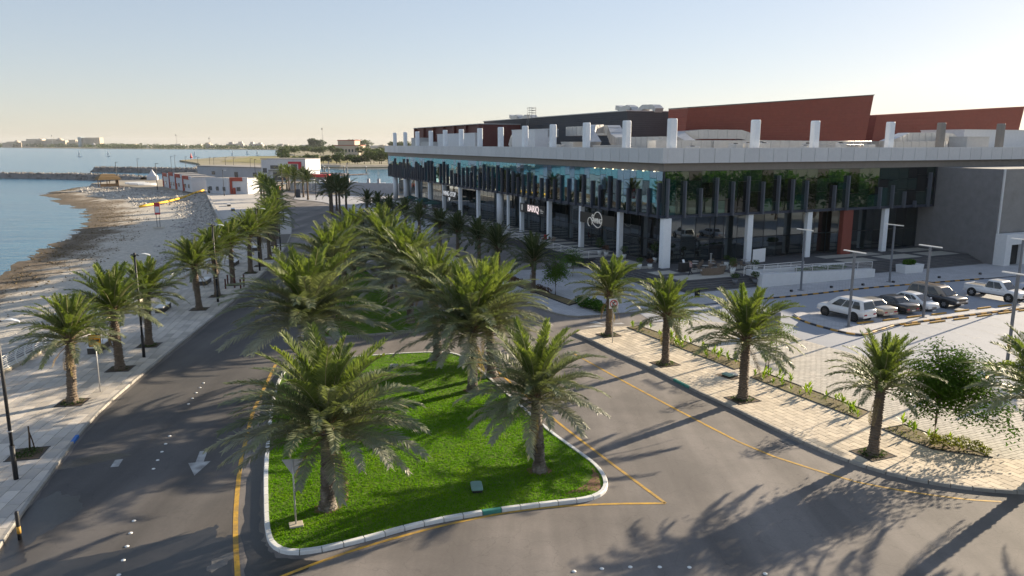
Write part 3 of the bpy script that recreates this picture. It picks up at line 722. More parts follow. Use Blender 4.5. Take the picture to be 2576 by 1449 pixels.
class PalmKind:
    def __init__(s, key, L_, ll, npair, wd, n, th, r0, r1, levels, mats3, tm, seed):
        s.key, s.n, s.th, s.r1 = key, n, th, r1; s.lib = []
        for i, (tilt, droop) in enumerate(levels):
            m = mats3[0] if i < len(levels) * .3 else mats3[1] if i < len(levels) * .72 else mats3[2]
            s.lib.append([frond_mesh('frond', L_ * (.74, .82, .90, .96)[min(i, 3)] if i < 4 else L_, R(tilt + dv), R(droop), npair, ll, wd, seed + i * 3 + q, [m, M_rach], i / len(levels)) for q, dv in ((0, -4), (1, 4))])
        s.trunks = [trunk_mesh(th, r0, r1, seed + 50 + q, [tm]) for q in range(2)]
        s.heart = crown_heart(r1, .6, seed)
        s.seed = seed
LV = [(82, 16), (73, 32), (64, 44), (55, 54), (46, 60), (37, 62), (27, 58), (16, 52), (5, 44)]
PK_L = PalmKind('lush', 4.9, .70, 92, .050, 64, 4.0, .30, .24, LV, (M_frond_y, M_frond, M_frond_o), M_trunk_d, 100)
PK_Y = PalmKind('young', 3.4, .52, 72, .046, 44, 4.1, .27, .22, [(84, 12), (75, 26), (66, 38), (56, 50), (46, 58), (35, 62), (23, 58), (10, 54)], (M_frond_y, M_frond_y, M_frond), M_trunk, 200)
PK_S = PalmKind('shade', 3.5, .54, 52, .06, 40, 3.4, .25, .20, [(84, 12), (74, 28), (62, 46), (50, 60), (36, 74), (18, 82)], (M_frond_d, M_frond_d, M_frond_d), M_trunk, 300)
M_frond_dry = leafmat('palm_frond_dry', (.26, .19, .11), .2, .7, .3, (.32, .24, .13))
DRY = [frond_mesh('dry_frond', 3.0, R(-38 - 14 * q), R(40), 34, .42, .04, 900 + q, [M_frond_dry, M_boot], 1.) for q in range(3)]
PK_L.dry, PK_Y.dry, PK_S.dry = 1., .7, .6
def palm(kind, x, y, z, label, group, seed, sc=1., th=None, n=None, lean=None, az0=None):
    r_ = random.Random(seed)
    root = thing('date_palm', label, 'palm tree', (x, y, z), r_.uniform(0, 6.28), group)
    th = th or kind.th
    root.rotation_euler[0] = r_.uniform(-.05, .05); root.rotation_euler[1] = r_.uniform(-.05, .05); sc *= r_.uniform(.93, 1.06)
    tk = place('trunk', kind.trunks[seed % 2], root); tk.scale = (sc ** .5, sc ** .5, th / kind.th)
    cr = place('crown', kind.heart, root, (0, 0, th), r_.uniform(0, 6)); cr.scale = (sc ** .5, sc ** .5, 1)
    n = int((n or kind.n) * 1.25); nl = len(kind.lib)
    for k in range(n):
        f = (k + .5) / n; lv = min(nl - 1, int((f ** .78) * nl))
        me = kind.lib[lv][r_.randrange(2)]
        o = place('frond', me, cr, (0, 0, .35 - .75 * f), k * 2.39996 + r_.uniform(-.25, .25), sc * r_.uniform(.86, 1.1))
        o.location.x = math.cos(o.rotation_euler[2]) * kind.r1 * .6; o.location.y = math.sin(o.rotation_euler[2]) * kind.r1 * .6
        o.rotation_euler[0] = r_.uniform(-.2, .2)
    for k in range(r_.choice([2, 3, 4]) if kind.key != 'shade' else 1):     # dry hanging fronds
        o = place('dry_frond', r_.choice(DRY), cr, (0, 0, -.45), r_.uniform(0, 6.28), sc * kind.dry)
    return root
def far_crown(kind, n, seed):
    """whole crown as one mesh for palms too far away to tell their leaves apart"""
    r_ = random.Random(seed); mb = MB(); nl = len(kind.lib); mats = list({m.name: m for lv in kind.lib for me in lv for m in me.materials}.values())
    for k in range(n):
        f = (k + .5) / n; me = kind.lib[min(nl - 1, int(f * nl))][k % 2]; a = k * 2.39996 + r_.uniform(-.3, .3); s_ = r_.uniform(.85, 1.1)
        vs = []
        for v in me.vertices:
            X, Y = rot2(v.co.x * s_, v.co.y * s_, a); vs.append((X, Y, v.co.z * s_ + .3 - .7 * f))
        k0 = len(mb.v); mb.v += vs
        for p in me.polygons:
            mb.f.append(tuple(i + k0 for i in p.vertices)); mb.m.append(mats.index(me.materials[p.material_index])); mb.sm.append(False)
    return mb.mesh('crown', mats)
FC_Y = far_crown(PK_Y, 34, 1); FC_S = far_crown(PK_S, 32, 2)
def farpalm(me, kind, x, y, z, label, group, seed, sc=1., th=4.1):
    r_ = random.Random(seed); root = thing('date_palm', label, 'palm tree', (x, y, z), r_.uniform(0, 6.28), group)
    tk = place('trunk', kind.trunks[seed % 2], root); tk.scale = (1, 1, th / kind.th)
    place('crown', me, root, (0, 0, th), 0, sc)
    return root
# front island
g = 'palms on the front traffic island'
palm(PK_L, -7.92, 30.15, .12, 'large date palm nearest the camera, at the left front of the lawn', g, 1, 1.0, 3.7, 66)
palm(PK_L, 1.32, 33.9, .12, 'large date palm at the right front of the lawn near the kerb corner', g, 2, .86, 3.9, 60)
palm(PK_L, -2.5, 45.9, .12, 'large date palm behind the right front palm, its dark trunk showing under the fronds', g, 3, 1.02, 4.0, 66)
palm(PK_L, -1.35, 48.9, .12, 'date palm with thick trunk beside the island right kerb, close behind another', g, 4, .95, 4.6, 60)
palm(PK_L, -12.7, 46.9, .12, 'bushy date palm at the left back of the lawn, beside the left road', g, 5, 1.05, 4.6, 68)
palm(PK_L, -5.4, 53.0, .12, 'tall date palm at the back edge of the front lawn, mid cluster', g, 6, .95, 4.8, 60)
g = 'palms on the rear traffic island'
rear = [(-8.9, 64.5, 4.6), (-16.2, 66.0, 4.8), (-12.0, 73.5, 4.6), (-17.6, 78.0, 4.4), (-14.8, 85.5, 4.6), (-19.3, 91, 4.2)]
for i, (x, y, th) in enumerate(rear):
    palm(PK_L, x, y, .12, '%s date palm from the front in the dense cluster on the rear island' % ORD[i], g, 20 + i, .98, th, 56)
# promenade row
g = 'palms along the promenade'
row = [(-26.55, 43.5, 4.1), (-27.2, 50.45, 4.3), (-28.15, 56.7, 4.2), (-29.55, 69.75, 4.2), (-30.2, 75.95, 4.5), (-30.9, 82.3, 4.6), (-31.65, 90.2, 4.7), (-32.15, 95.45, 4.6), (-32.85, 101.4, 4.8), (-33.9, 107.4, 4.8), (-36.6, 115, 4.9)]
for i, (x, y, th) in enumerate(row):
    palm(PK_Y, x, y, .14, '%s date palm from the front in the row along the promenade' % ORD[i], g, 40 + i, 1.0 if i else .98, th, 46)
far_row = [(-38.8, 124, 4.8), (-41.5, 133, 5.), (-44.8, 143, 5.), (-48.2, 152, 5.), (-52, 164, 5.2), (-57, 177, 5.), (-62, 190, 5.), (-67, 203, 5.)]
for i, (x, y, th) in enumerate(far_row):
    farpalm(FC_Y, PK_Y, x, y, .14, '%s date palm from the front in the promenade row' % ORD[i + 11], g, 60 + i, 1.1, th)
# right-hand pavement
g = 'palms along the right pavement'
rp = [(7.9, 59.9, 3.6, 'date palm behind the no right turn sign at the pavement end'), (10.88, 51.7, 3.7, 'second date palm on the right pavement, between the turn sign and the utility boxes'), (14.1, 44.1, 4.0, 'third date palm on the right pavement, in front of the leaning dark panel'), (18.2, 35.85, 3.7, 'thick trunked date palm nearest the camera on the right pavement')]
for i, (x, y, th, lb) in enumerate(rp):
    palm(PK_Y, x, y, .14, lb, g, 80 + i, (.95, .95, 1., .88)[i], th, 44)
palm(PK_Y, 37.4, 50.2, .1, 'date palm cut by the right edge of the photo beside the car park bed', g, 86, .75, 1.8, 24)
# palms just outside the picture whose shadows fall on the junction
palm(PK_Y, 24.6, 32.9, .14, 'date palm outside the picture at the right whose shadow crosses the junction', g, 88, 1.05, 4.2, 42)
palm(PK_Y, 31.5, 33.0, .14, 'date palm farther outside the picture at the right', g, 89, 1.05, 4.2, 42)
palm(PK_Y, 22.5, 24.3, .1, 'date palm outside the picture beyond the junction', g, 90, 1.1, 4.6, 42)
# in front of the building, in its shade
g = 'palms in front of the terrace wall'
bp_ = [(2.25, 78.2), (-1.6, 88.5), (-4.2, 96.0), (-7.6, 104.5), (-10.8, 112.5)]
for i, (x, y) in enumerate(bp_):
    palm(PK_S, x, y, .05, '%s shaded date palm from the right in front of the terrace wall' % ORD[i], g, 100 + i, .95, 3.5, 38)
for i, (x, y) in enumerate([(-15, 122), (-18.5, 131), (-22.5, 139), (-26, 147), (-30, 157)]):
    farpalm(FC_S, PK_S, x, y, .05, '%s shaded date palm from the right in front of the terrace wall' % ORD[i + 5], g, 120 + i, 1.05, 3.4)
g = 'palms beyond the road bend'
fp = [(-37.0, 162.5), (-37.1, 169.5), (-39.5, 166.2), (-41.4, 172.6), (-41.2, 178), (-57.3, 213.1), (-61.3, 223.2), (-64.4, 225.9), (-74.2, 253.2), (-77, 260.2), (-79, 262)]
fl = ['front right palm of the clump on the paved corner past the road bend', 'right rear palm of the clump on the paved corner past the road bend', 'front left palm of the clump on the paved corner past the road bend', 'left middle palm of the clump on the paved corner past the road bend', 'rearmost palm of the clump on the paved corner past the road bend', 'palm on the far traffic island by the lamp post', 'palm behind the dark litter bin on the far traffic island', 'palm with dark trunk directly above the far litter bin', 'sunlit palm in front of the white and red pavilion', 'left sunlit palm in front of the white and red pavilion', 'rear sunlit palm close to the pavilion wall']
for i, (x, y) in enumerate(fp):
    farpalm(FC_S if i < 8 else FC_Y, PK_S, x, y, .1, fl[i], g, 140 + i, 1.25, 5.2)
# ------------------------------------------------------------------ the waterfront building
C0 = (17.5, 88.0); BRZ = math.atan2(.395, .919)
def BL(x, y, z=0.):
    X, Y = rot2(x, y, BRZ); return (C0[0] + X, C0[1] + Y, z)
bld = thing('waterfront_building', 'long glass fronted two storey restaurant building with grey roof band and white pillars', 'building', (C0[0], C0[1], 0), BRZ)
PZ = 1.05                      # podium level
GX, GY = 112., 129.            # extent along the two facades
def glass_mat(name, tint, refl=.22, trans=.25, gcol=(.85, .95, 1.)):
    m = bpy.data.materials.new(name); m.use_nodes = True; t = m.node_tree; t.nodes.remove(t.nodes['Principled BSDF']); out = t.nodes['Material Output']
    df = _n(t, 'ShaderNodeBsdfDiffuse'); df.inputs[0].default_value = (*tint, 1)
    tr = _n(t, 'ShaderNodeBsdfTransparent'); tr.inputs[0].default_value = (*[min(1, c * 2.2 + .12) for c in tint], 1)
    m1 = _n(t, 'ShaderNodeMixShader'); m1.inputs[0].default_value = trans; t.links.new(df.outputs[0], m1.inputs[1]); t.links.new(tr.outputs[0], m1.inputs[2])
    gl = _n(t, 'ShaderNodeBsdfGlossy'); gl.inputs['Roughness'].default_value = .015; gl.inputs[0].default_value = (*gcol, 1)
    fr = _n(t, 'ShaderNodeFresnel'); fr.inputs[0].default_value = 1.55
    mr = _n(t, 'ShaderNodeMapRange'); mr.inputs[3].default_value = refl; mr.inputs[4].default_value = 1.; t.links.new(fr.outputs[0], mr.inputs[0])
    m2 = _n(t, 'ShaderNodeMixShader'); t.links.new(mr.outputs[0], m2.inputs[0]); t.links.new(m1.outputs[0], m2.inputs[1]); t.links.new(gl.outputs[0], m2.inputs[2])
    tc = _n(t, 'ShaderNodeTexCoord'); nz = _n(t, 'ShaderNodeTexNoise'); nz.inputs['Scale'].default_value = .35; t.links.new(tc.outputs['Object'], nz.inputs['Vector'])
    bp = _n(t, 'ShaderNodeBump'); bp.inputs['Strength'].default_value = .05; bp.inputs['Distance'].default_value = .1; t.links.new(nz.outputs[0], bp.inputs['Height']); t.links.new(bp.outputs[0], gl.inputs['Normal'])
    t.links.new(m2.outputs[0], out.inputs[0]); MATS[name] = m; return m
G_teal = glass_mat('glass_teal', (.012, .085, .095), .45, .12, (.42, .76, .84))
G_slate = glass_mat('glass_slate', (.085, .12, .17), .38, .1, (.60, .74, .86))
G_dark = glass_mat('glass_dark', (.006, .012, .014), .34, .2, (.8, .95, .95))
G_black = glass_mat('glass_black', (.006, .006, .007), .08, .1)
GR_dark = glass_mat('glass_dark_east', (.012, .024, .022), .10, .2, (.75, .95, .88)); GR_teal = glass_mat('glass_teal_east', (.006, .03, .03), .12, .15, (.6, .95, .9)); GR_black = glass_mat('glass_black_east', (.006, .006, .007), .04, .1)
FR = [GR_teal, GR_dark, GR_dark, GR_black]
G_shop = glass_mat('shop_glass', (.010, .018, .020), .12, .5)
G_shopd = glass_mat('shop_glass_dark', (.006, .007, .008), .07, .25)
M_mull = mat('mullion_metal', (.022, .026, .034), .5, .1)
M_fin = mat('navy_fin', (.036, .046, .072), .45, .12, 3.)
M_finR = mat('grey_fin', (.10, .11, .135), .5, .12, 3.)
M_fascia = mat('fascia_panel', (.62, .615, .61), .55, .06, 2., rnd=.05)
M_fback = mat('fascia_joint', (.10, .095, .09), .8, .1)
M_band = mat('taupe_band', (.25, .22, .19), .8, .12, 1.5)
M_conc = mat('grey_render', (.20, .195, .197), .85, .16, 1., bump=.2, bscale=20.)
M_conc2 = mat('taupe_render', (.26, .245, .23), .85, .14, 1.)
M_white = mat('white_render', (.72, .72, .72), .7, .06, 2.)
M_roofg = mat('roof_gravel', (.42, .40, .37), .9, .2, 2.)
M_dark = mat('dark_interior', (.03, .03, .032), .8, .2, 1.)
M_int = mat('interior_wall', (.10, .09, .085), .8, .2, .6, c2=(.04, .04, .045), c2scale=.35, c2w=.05)
def corr_mat(name, c, sc, c2):
    m = mat(name, c, .6, .10, 1.5, c2=c2, c2scale=.12, c2w=.25)
    t = m.node_tree; b = t.nodes['Principled BSDF']; tc = _n(t, 'ShaderNodeTexCoord'); wv = _n(t, 'ShaderNodeTexWave'); wv.bands_direction = 'Z'; wv.inputs['Scale'].default_value = sc
    t.links.new(tc.outputs['Object'], wv.inputs['Vector']); bp = _n(t, 'ShaderNodeBump'); bp.inputs['Strength'].default_value = .5; bp.inputs['Distance'].default_value = .05
    t.links.new(wv.outputs[0], bp.inputs['Height']); t.links.new(bp.outputs[0], b.inputs['Normal']); return m
M_red = corr_mat('red_cladding', (.25, .058, .036), 1.2, (.21, .05, .033))
M_redd = corr_mat('dark_red_cladding', (.12, .03, .024), 1.2, (.10, .025, .02))
M_slate = corr_mat('slate_cladding', (.075, .08, .092), .9, (.06, .064, .075))
M_duct = mat('galvanised_duct', (.52, .51, .50), .38, .10, 2., metal=.55)
rg = random.Random(21)
# solid core: floors, roof and blind walls
mb = MB()
mb.box(-.02, GX, -.02, GY, 12.4, 13.32)
mb.build('band', M_band, bld)
mb = MB(); mb.box(.0, GX, .0, GY, 13.32, 14.3); mb.build('roof', M_roofg, bld)
mb = MB(); mb.box(-.06, 45, -.06, 9, 6.95, 7.25); mb.box(-.06, 9, 9, GY + .06, 6.95, 7.25); mb.build('floor_edge', M_fin, bld)
mb = MB(); mb.box(7, 45.2, 7, 7.3, PZ, 12.4); mb.box(7, 7.3, 7.3, GY, PZ, 12.4); mb.box(7.3, 45, GY - .3, GY, 0, 12.4); mb.build('inner_wall', M_int, bld)
mb = MB(); mb.box(45, GX, 0, 8, 0, 12.4); mb.build('side_block', M_conc, bld)
# fascia of panels
def fascia(axis, length, name):
    b_ = MB()
    if axis == 'y': b_.box(-.62, -.0, -.62, length + .6, 13.35, 14.97)
    else: b_.box(0, length, -.62, 0, 13.35, 14.97)
    f = b_.build('fascia', M_fback, bld)
    n = round(length / 2.2); st = length / n
    me = MB(); me.box(.028, st - .028, -.05, 0, 13.32, 15.02)
    mesh = me.mesh('fascia_panel', M_fascia)
    for i in range(n):
        if axis == 'x': o = place('fascia_panel', mesh, f, (i * st, -.62, 0))
        else: o = place('fascia_panel', mesh, f, (-.62, (i + 1) * st, 0), R(-90))
    return f
fa = fascia('y', GY, 'fascia'); fb = fascia('x', GX, 'fascia')
mb = MB(); mb.box(-.67, 0, -.67, 0, 13.32, 15.02); mb.build('fascia_panel', M_fascia, fb)
mb = MB(); mb.box(-.66, .05, GY, GY + .7, 13.32, 15.02); mb.build('fascia_panel', M_fascia, fa)
mb = MB(); mb.box(-.05, 0, -.6, GY, 15.03, 15.06); mb.box(-.6, GX, -.05, .0, 15.03, 15.06); mb.box(-.62, GX, -.62, -.05, 14.98, 15.0); mb.box(-.62, -.05, -.05, GY, 14.98, 15.0); mb.build('coping', M_fascia, bld)
# glazing
def pane(parent, axis, a, wd, z0, z1, m, inset=0., tilt=0.):
    b_ = MB(); g_ = .025; h = z1 - z0
    b_.add([(g_, 0, g_), (wd - g_, 0, g_), (wd - g_, 0, h - g_), (g_, 0, h - g_), (g_, .04, g_), (wd - g_, .04, g_), (wd - g_, .04, h - g_), (g_, .04, h - g_)], [(0, 1, 2, 3), (1, 5, 6, 2), (0, 3, 7, 4), (3, 2, 6, 7), (0, 4, 5, 1)])
    o = b_.build('pane', m, parent)
    if axis == 'x': o.location = (a, inset, z0)
    else: o.location = (inset, a + wd, z0); o.rotation_euler = (0, 0, R(-90))
    o.rotation_euler[0] = rg.uniform(-tilt, tilt); o.rotation_euler[2] += rg.uniform(-tilt, tilt)
    return o
def mosaic(kind):
    z = 7.27; zs = [z]
    if kind == 'y': cuts = [rg.uniform(8.6, 9.6), rg.uniform(10.5, 11.6)]
    else: cuts = [rg.uniform(8.4, 9.8), rg.uniform(10.4, 11.4)]
    return [7.27] + cuts + [12.38]
# curtain wall facing the sea
cw = MB(); 
for k in range(88): cw.box(.07, .2, k * GY / 88 - .02, k * GY / 88 + .02, 7.26, 12.39)
cw.box(.05, .2, 0, GY, 12.3, 12.4)
cwl = cw.build('curtain_wall', M_mull, bld)
st = GY / 88; farp = MB()
FM = [G_teal, G_slate, G_dark, G_black]
for k in range(88):
    zs = mosaic('y')
    for j in range(3):
        if j == 2: m = rg.choice([0, 0, 0, 1, 1, 0])
        elif j == 1: m = rg.choice([0, 0, 2, 2, 1, 3])
        else: m = rg.choice([2, 2, 2, 2, 3, 0])
        if k < 60: pane(cwl, 'y', k * st, st, zs[j], zs[j + 1], FM[m], .04, .004)
        else:
            y0, y1 = k * st + .025, (k + 1) * st - .025
            farp.add([(.04, y1, zs[j] + .02), (.04, y0, zs[j] + .02), (.04, y0, zs[j + 1] - .02), (.04, y1, zs[j + 1] - .02)], [(0, 1, 2, 3)], m)
o = farp.build('pane_field', FM, cwl); o['kind'] = 'stuff'
mesh_fin = MB(); mesh_fin.box(-.30, 0, -.14, .14, 0, 1.); mesh_fin = mesh_fin.mesh('fin', M_fin)
y = .7
while y < GY - .2:
    dense = y > 96
    o = place('fin', mesh_fin, cwl, (.03, y, 6.92)); o.scale = (1, 1, rg.choice([3.2, 3.4, 3.7, 4.1, 4.5, 4.9]) - (.5 if rg.random() < .3 else 0))
    y += rg.choice([2.1, 2.3, 2.5]) if not dense else rg.choice([1.5, 1.7, 2.0])
    if 66 < y < 96 and rg.random() < .14: y += 2.2
# curtain wall over the car park side
cw = MB(); nR = 25; stR = 45 / nR
for k in range(nR + 1): cw.box(k * stR - .02, k * stR + .02, .07, .2, 7.26, 12.39)
cw.box(0, 45, .05, .2, 12.3, 12.4); cw.box(44.7, 45, -.1, .3, 7.0, 12.4)
cwr = cw.build('curtain_wall', M_mull, bld)
for k in range(nR):
    zs = mosaic('x')
    for j in range(3): pane(cwr, 'x', k * stR, stR, zs[j], zs[j + 1], FR[rg.choice([2, 2, 2, 3, 3, 0] if j < 2 else [2, 2, 3, 2])], .04, .004)
mesh_fr = MB(); mesh_fr.box(-.09, .09, -.5, 0, 0, 1.); mesh_fr = mesh_fr.mesh('fin', M_finR)
for i, (x, h) in enumerate([(.5, 4.6), (2.9, 4.3), (5.2, 3.4), (7.5, 4.6), (9.9, 4.1), (12.2, 4.7), (14.5, 4.0), (16.9, 4.7), (19.2, 4.2), (21.5, 4.0), (26.2, 3.3), (28.5, 4.5), (34.3, 2.9), (36.6, 3.1), (38.9, 2.2), (41, .9), (43.6, 4.7)]):
    o = place('fin', mesh_fr, cwr, (x, .03, 6.95)); o.scale = (1, 1, h)
# ground-floor shop fronts, set back behind the columns
IN = 2.3
def shop(axis, a0, a1, wd, nobj):
    f = MB(); n = round((a1 - a0) / wd); st_ = (a1 - a0) / n
    for k in range(n + 1):
        a = a0 + k * st_; big = .14 if k % 2 == 0 else .04
        if axis == 'x': f.box(a - big, a + big, IN + .02, IN + .3, PZ, 6.95)
        else: f.box(IN + .02, IN + .3, a - big, a + big, PZ, 6.95)
    for z0, z1 in ((PZ, PZ + .12), (3.75, 3.83), (6.8, 6.95)):
        if axis == 'x': f.box(a0, a1, IN + .04, IN + .16, z0, z1)
        else: f.box(IN + .04, IN + .16, a0, a1, z0, z1)
    fr_ = f.build('shop_front', M_mull, bld); ff = MB()
    for k in range(n):
        for (z0, z1) in ((PZ + .12, 3.75), (3.83, 6.8)):
            m = rg.choice([0, 0, 0, 1])
            if k < nobj: pane(fr_, axis, a0 + k * st_ + .03, st_ - .06, z0, z1, (G_shop, G_shopd)[m], IN, .004)
            else:
                y0, y1 = a0 + k * st_ + .05, a0 + (k + 1) * st_ - .05
                ff.add([(IN, y1, z0), (IN, y0, z0), (IN, y0, z1), (IN, y1, z1)], [(0, 1, 2, 3)], m)
    if ff.v: o = ff.build('pane_field', [G_shop, G_shopd], fr_); o['kind'] = 'stuff'
    return fr_
shop('y', IN, GY - 2, 2.05, 18); shop('x', IN, 44.9, 2.13, 20)
# things to see dimly through the glass
mb = MB()
for k in range(34):
    y = 4 + k * 3.6 + rg.uniform(-.6, .6); h = rg.choice([.9, 1.1, 2.2, 3.0]); mb.box(rg.uniform(4.0, 5.2), rg.uniform(5.4, 6.6), y, y + rg.uniform(.7, 2.2), PZ, PZ + h)
for k in range(11):
    x = 5 + k * 3.7; h = rg.choice([.9, 1.1, 2.2, 3.0]); mb.box(x, x + rg.uniform(.7, 2.), rg.uniform(3.8, 5.), rg.uniform(5.2, 6.4), PZ, PZ + h)
mb.build('shop_fittings', mat('shop_fitting', (.16, .11, .08), .7, .3, 1.), bld)
# lit downlights behind the glass near the corner
M_down = mat('downlight', (.8, .75, .6), .5, 0, emis=(1., .82, .5), es=1.4)
for k in range(7):
    mb = MB(); mb.lathe([(.11, 0), (.11, .06), (.08, .08)], 10); mb.build('downlight', M_down, bld, (-.22, 1.6 + k * 2.35, 12.30))
# columns
M_colw = mat('white_column', (.90, .91, .92), .55, .05, 2.)
M_colg = mat('pale_round_column', (.74, .74, .75), .6, .08, 2.)
M_colr = mat('red_column', (.24, .06, .04), .7, .1, 2.)
for y in (10, 20.4, 30.8, 41.2, 61.6, 72, 82.6, 93, 103.5):
    mb = MB(); mb.cbox(0, 0, PZ, .62, .62, 6.95 - PZ - .01, .02); mb.build('column', M_colw, bld, (.45, y, 0))
for y, r_ in ((50.8, .62), (113.3, .62), (123.6, .62)):
    mb = MB(); mb.cyl(0, 0, PZ, 6.94, r_, 24); mb.build('round_column', M_colg, bld, (.5, y, 0))
mb = MB(); mb.cbox(0, 0, PZ, .4, .4, 5.9, .02); mb.build('column', M_colw, bld, (.4, 46.9, 0))
mb = MB(); mb.cbox(0, 0, PZ, 1.15, .8, 5.9, .06); mb.build('column', M_colw, bld, (.75, .3, 0))
for x in (13.2, 22.8, 36.4):
    mb = MB(); mb.cbox(0, 0, PZ, .8, .6, 5.9, .03); mb.build('column', M_colw, bld, (x, .45, 0))
mb = MB(); mb.cbox(0, 0, .5, 1.7, .7, 6.4, .02); mb.build('red_column', M_colr, bld, (29.4, .5, 0))
# roof pillars
mb = MB()
def rr_ring(hx, hy, q, z):
    o_ = []
    for sx, sy, a0 in ((1, -1, -90), (1, 1, 0), (-1, 1, 90), (-1, -1, 180)):
        for k in range(4):
            a = R(a0 + k * 30); o_.append((sx * (hx - q) + q * math.cos(a), sy * (hy - q) + q * math.sin(a), z))
    return o_
mb.loft([rr_ring(.5, .42, .2, 14.9), rr_ring(.5, .42, .2, 18.25), rr_ring(.44, .36, .18, 18.38)], 0, True)
mpil = mb.mesh('roof_pillar', M_colw)
for y in (9.2, 19.6, 30.0, 40.2, 50.6, 60.8, 71.2, 81.4, 91.6, 102.3, 113.0, 123.2): place('roof_pillar', mpil, bld, (.55, y, 0), R(90))
mpil2 = mpil.copy(); mpil2.materials.clear(); mpil2.materials.append(mat('taupe_pillar', (.26, .235, .21), .7, .1))
for x in (1.3, 13.4, 22.9, 36.0, 45.7, 58): place('roof_pillar', mpil if x < 40 else mpil2, bld, (x, .55, 0))
# roof volumes
def wedge(name, x0, x1, y0, y1, z0, za, zb, m, lean=0., parent=bld):
    """box whose top rises from za (at x0) to zb (at x1), front leaning"""
    vs = [(x0, y0 + lean, z0), (x1, y0 + lean, z0), (x1, y1, z0), (x0, y1, z0), (x0, y0, za), (x1 + lean * .6, y0, zb), (x1 + lean * .6, y1, zb), (x0, y1, za)]
    mb = MB(); mb.add(vs, [(3, 2, 1, 0), (4, 5, 6, 7), (0, 1, 5, 4), (1, 2, 6, 5), (2, 3, 7, 6), (3, 0, 4, 7)]); return mb.build(name, m, parent)
o = wedge('red_volume', 19, 56, 22, 27, 14.3, 20.75, 23.5, M_red, .8); o['label'] = 'rust red clad roof block with slanting top, nearer one'
mb = MB(); mb.add([(18.95, 21.9, 20.76), (56.55, 21.9, 23.51), (56.55, 27, 23.51), (18.95, 27, 20.76), (18.95, 21.9, 20.9), (56.55, 21.9, 23.65), (56.55, 27, 23.65), (18.95, 27, 20.9)], [(3, 2, 1, 0), (4, 5, 6, 7), (0, 1, 5, 4), (1, 2, 6, 5), (2, 3, 7, 6), (3, 0, 4, 7)]); mb.build('roof_edge', M_fback, o)
o = wedge('red_volume', 66.6, 107, 30, 36, 14.3, 20.7, 23.0, M_red, .8); o['label'] = 'rust red clad roof block with slanting top, farther right'
mb = MB()
vs = [(19.6, 39, 14.3), (75, 39, 14.3), (75, 104, 14.3), (19.6, 102.5, 14.3), (18, 37.5, 20.9), (75, 37.5, 20.9), (75, 104, 20.9), (18, 104, 20.9)]
mb.add(vs, [(3, 2, 1, 0), (4, 5, 6, 7), (0, 1, 5, 4), (1, 2, 6, 5), (2, 3, 7, 6), (3, 0, 4, 7)]); o = mb.build('slate_volume', M_slate, bld)
mb = MB(); mb.box(17.9, 75, 37.4, 104.1, 20.9, 21.05); mb.build('roof_edge', M_duct, o)
mb = MB(); mb.box(7, 16, 77, 126, 14.3, 19.5); o = mb.build('dark_red_volume', M_redd, bld)
for k in range(7):
    b_ = MB(); b_.box(6.45, 7, 77 + k * 8.0, 77.8 + k * 8.0, 14.3, 19.55); b_.build('rib', M_redd, o)
mb = MB(); mb.box(6.4, 16, 76.9, 126.1, 19.56, 19.7); mb.build('roof_edge', M_duct, o)
# ducts and plant on the roof
def duct(path, wd, ht, m=M_duct):
    mb = MB(); rings = []; P = [Vector(p) for p in path]
    for i, p in enumerate(P):
        d = (P[min(i + 1, len(P) - 1)] - P[max(i - 1, 0)]); d.normalize(); sd_ = Vector((-d.y, d.x, 0))
        if sd_.length < .1: sd_ = Vector((0, 1, 0))
        sd_.normalize(); up = d.cross(sd_) * -1
        if up.z < 0 or (abs(up.z) < .05 and up.x > 0): up = -up
        rings.append([tuple(p + sd_ * a * wd / 2 + up * b * ht / 2) for a, b in ((-1, -1), (1, -1), (1, 1), (-1, 1))])
    mb.loft(rings)
    for i in range(len(P) - 1):          # flange joints
        L_ = (P[i + 1] - P[i]).length; n = max(1, int(L_ / 1.5))
        for k in range(n):
            f = (k + .5) / n; a_, b2 = [Vector(q) for q in rings[i]], [Vector(q) for q in rings[i + 1]]
            c_ = sum((x.lerp(y_, f) for x, y_ in zip(a_, b2)), Vector()) / 4; dd = (P[i + 1] - P[i]).normalized() * .03
            q1 = [tuple(c_ + (x.lerp(y_, f) - c_) * 1.04 - dd) for x, y_ in zip(a_, b2)]; q2 = [tuple(c_ + (x.lerp(y_, f) - c_) * 1.04 + dd) for x, y_ in zip(a_, b2)]
            mb.loft([q1, q2])
    return mb.build('air_duct', m, bld)
duct([(9, 12, 15.7), (9, 24, 15.7), (10, 27, 16.2), (11, 30, 17.6), (11, 44, 17.6)], 2.2, 1.5)
duct([(5.5, 26, 15.3), (5.5, 28, 16.8), (7, 30, 17.7), (9, 31, 17.8)], 1.8, 1.3)
duct([(8.5, 46, 17.4), (8.5, 60, 17.4), (8.5, 62, 16.4), (8.5, 63, 15)], 2.0, 1.4)
duct([(14, 8, 15.2), (14, 14, 15.2), (14, 16, 15.9), (15, 18.5, 16.6), (19, 19, 16.9), (26, 19, 16.9), (28, 19, 16.4), (29, 19, 15)], 1.8, 1.3)
duct([(3.5, 8, 15.4), (12, 9, 15.4), (22, 9, 15.4), (30, 9, 15.3)], 1.6, 1.1)
duct([(24, 12, 15.5), (40, 12, 15.4), (52, 13, 15.4)], 1.4, 1.0)
duct([(45, 9, 15.3), (47, 9, 15.9), (50, 10, 16.5), (58, 11, 16.6), (62, 12, 16.5), (64, 12, 15.6), (64, 12, 14.6)], 1.8, 1.3)
duct([(42, 6, 15.2), (52, 6.5, 15.3), (56, 8, 15.3)], 1.5, 1.2)
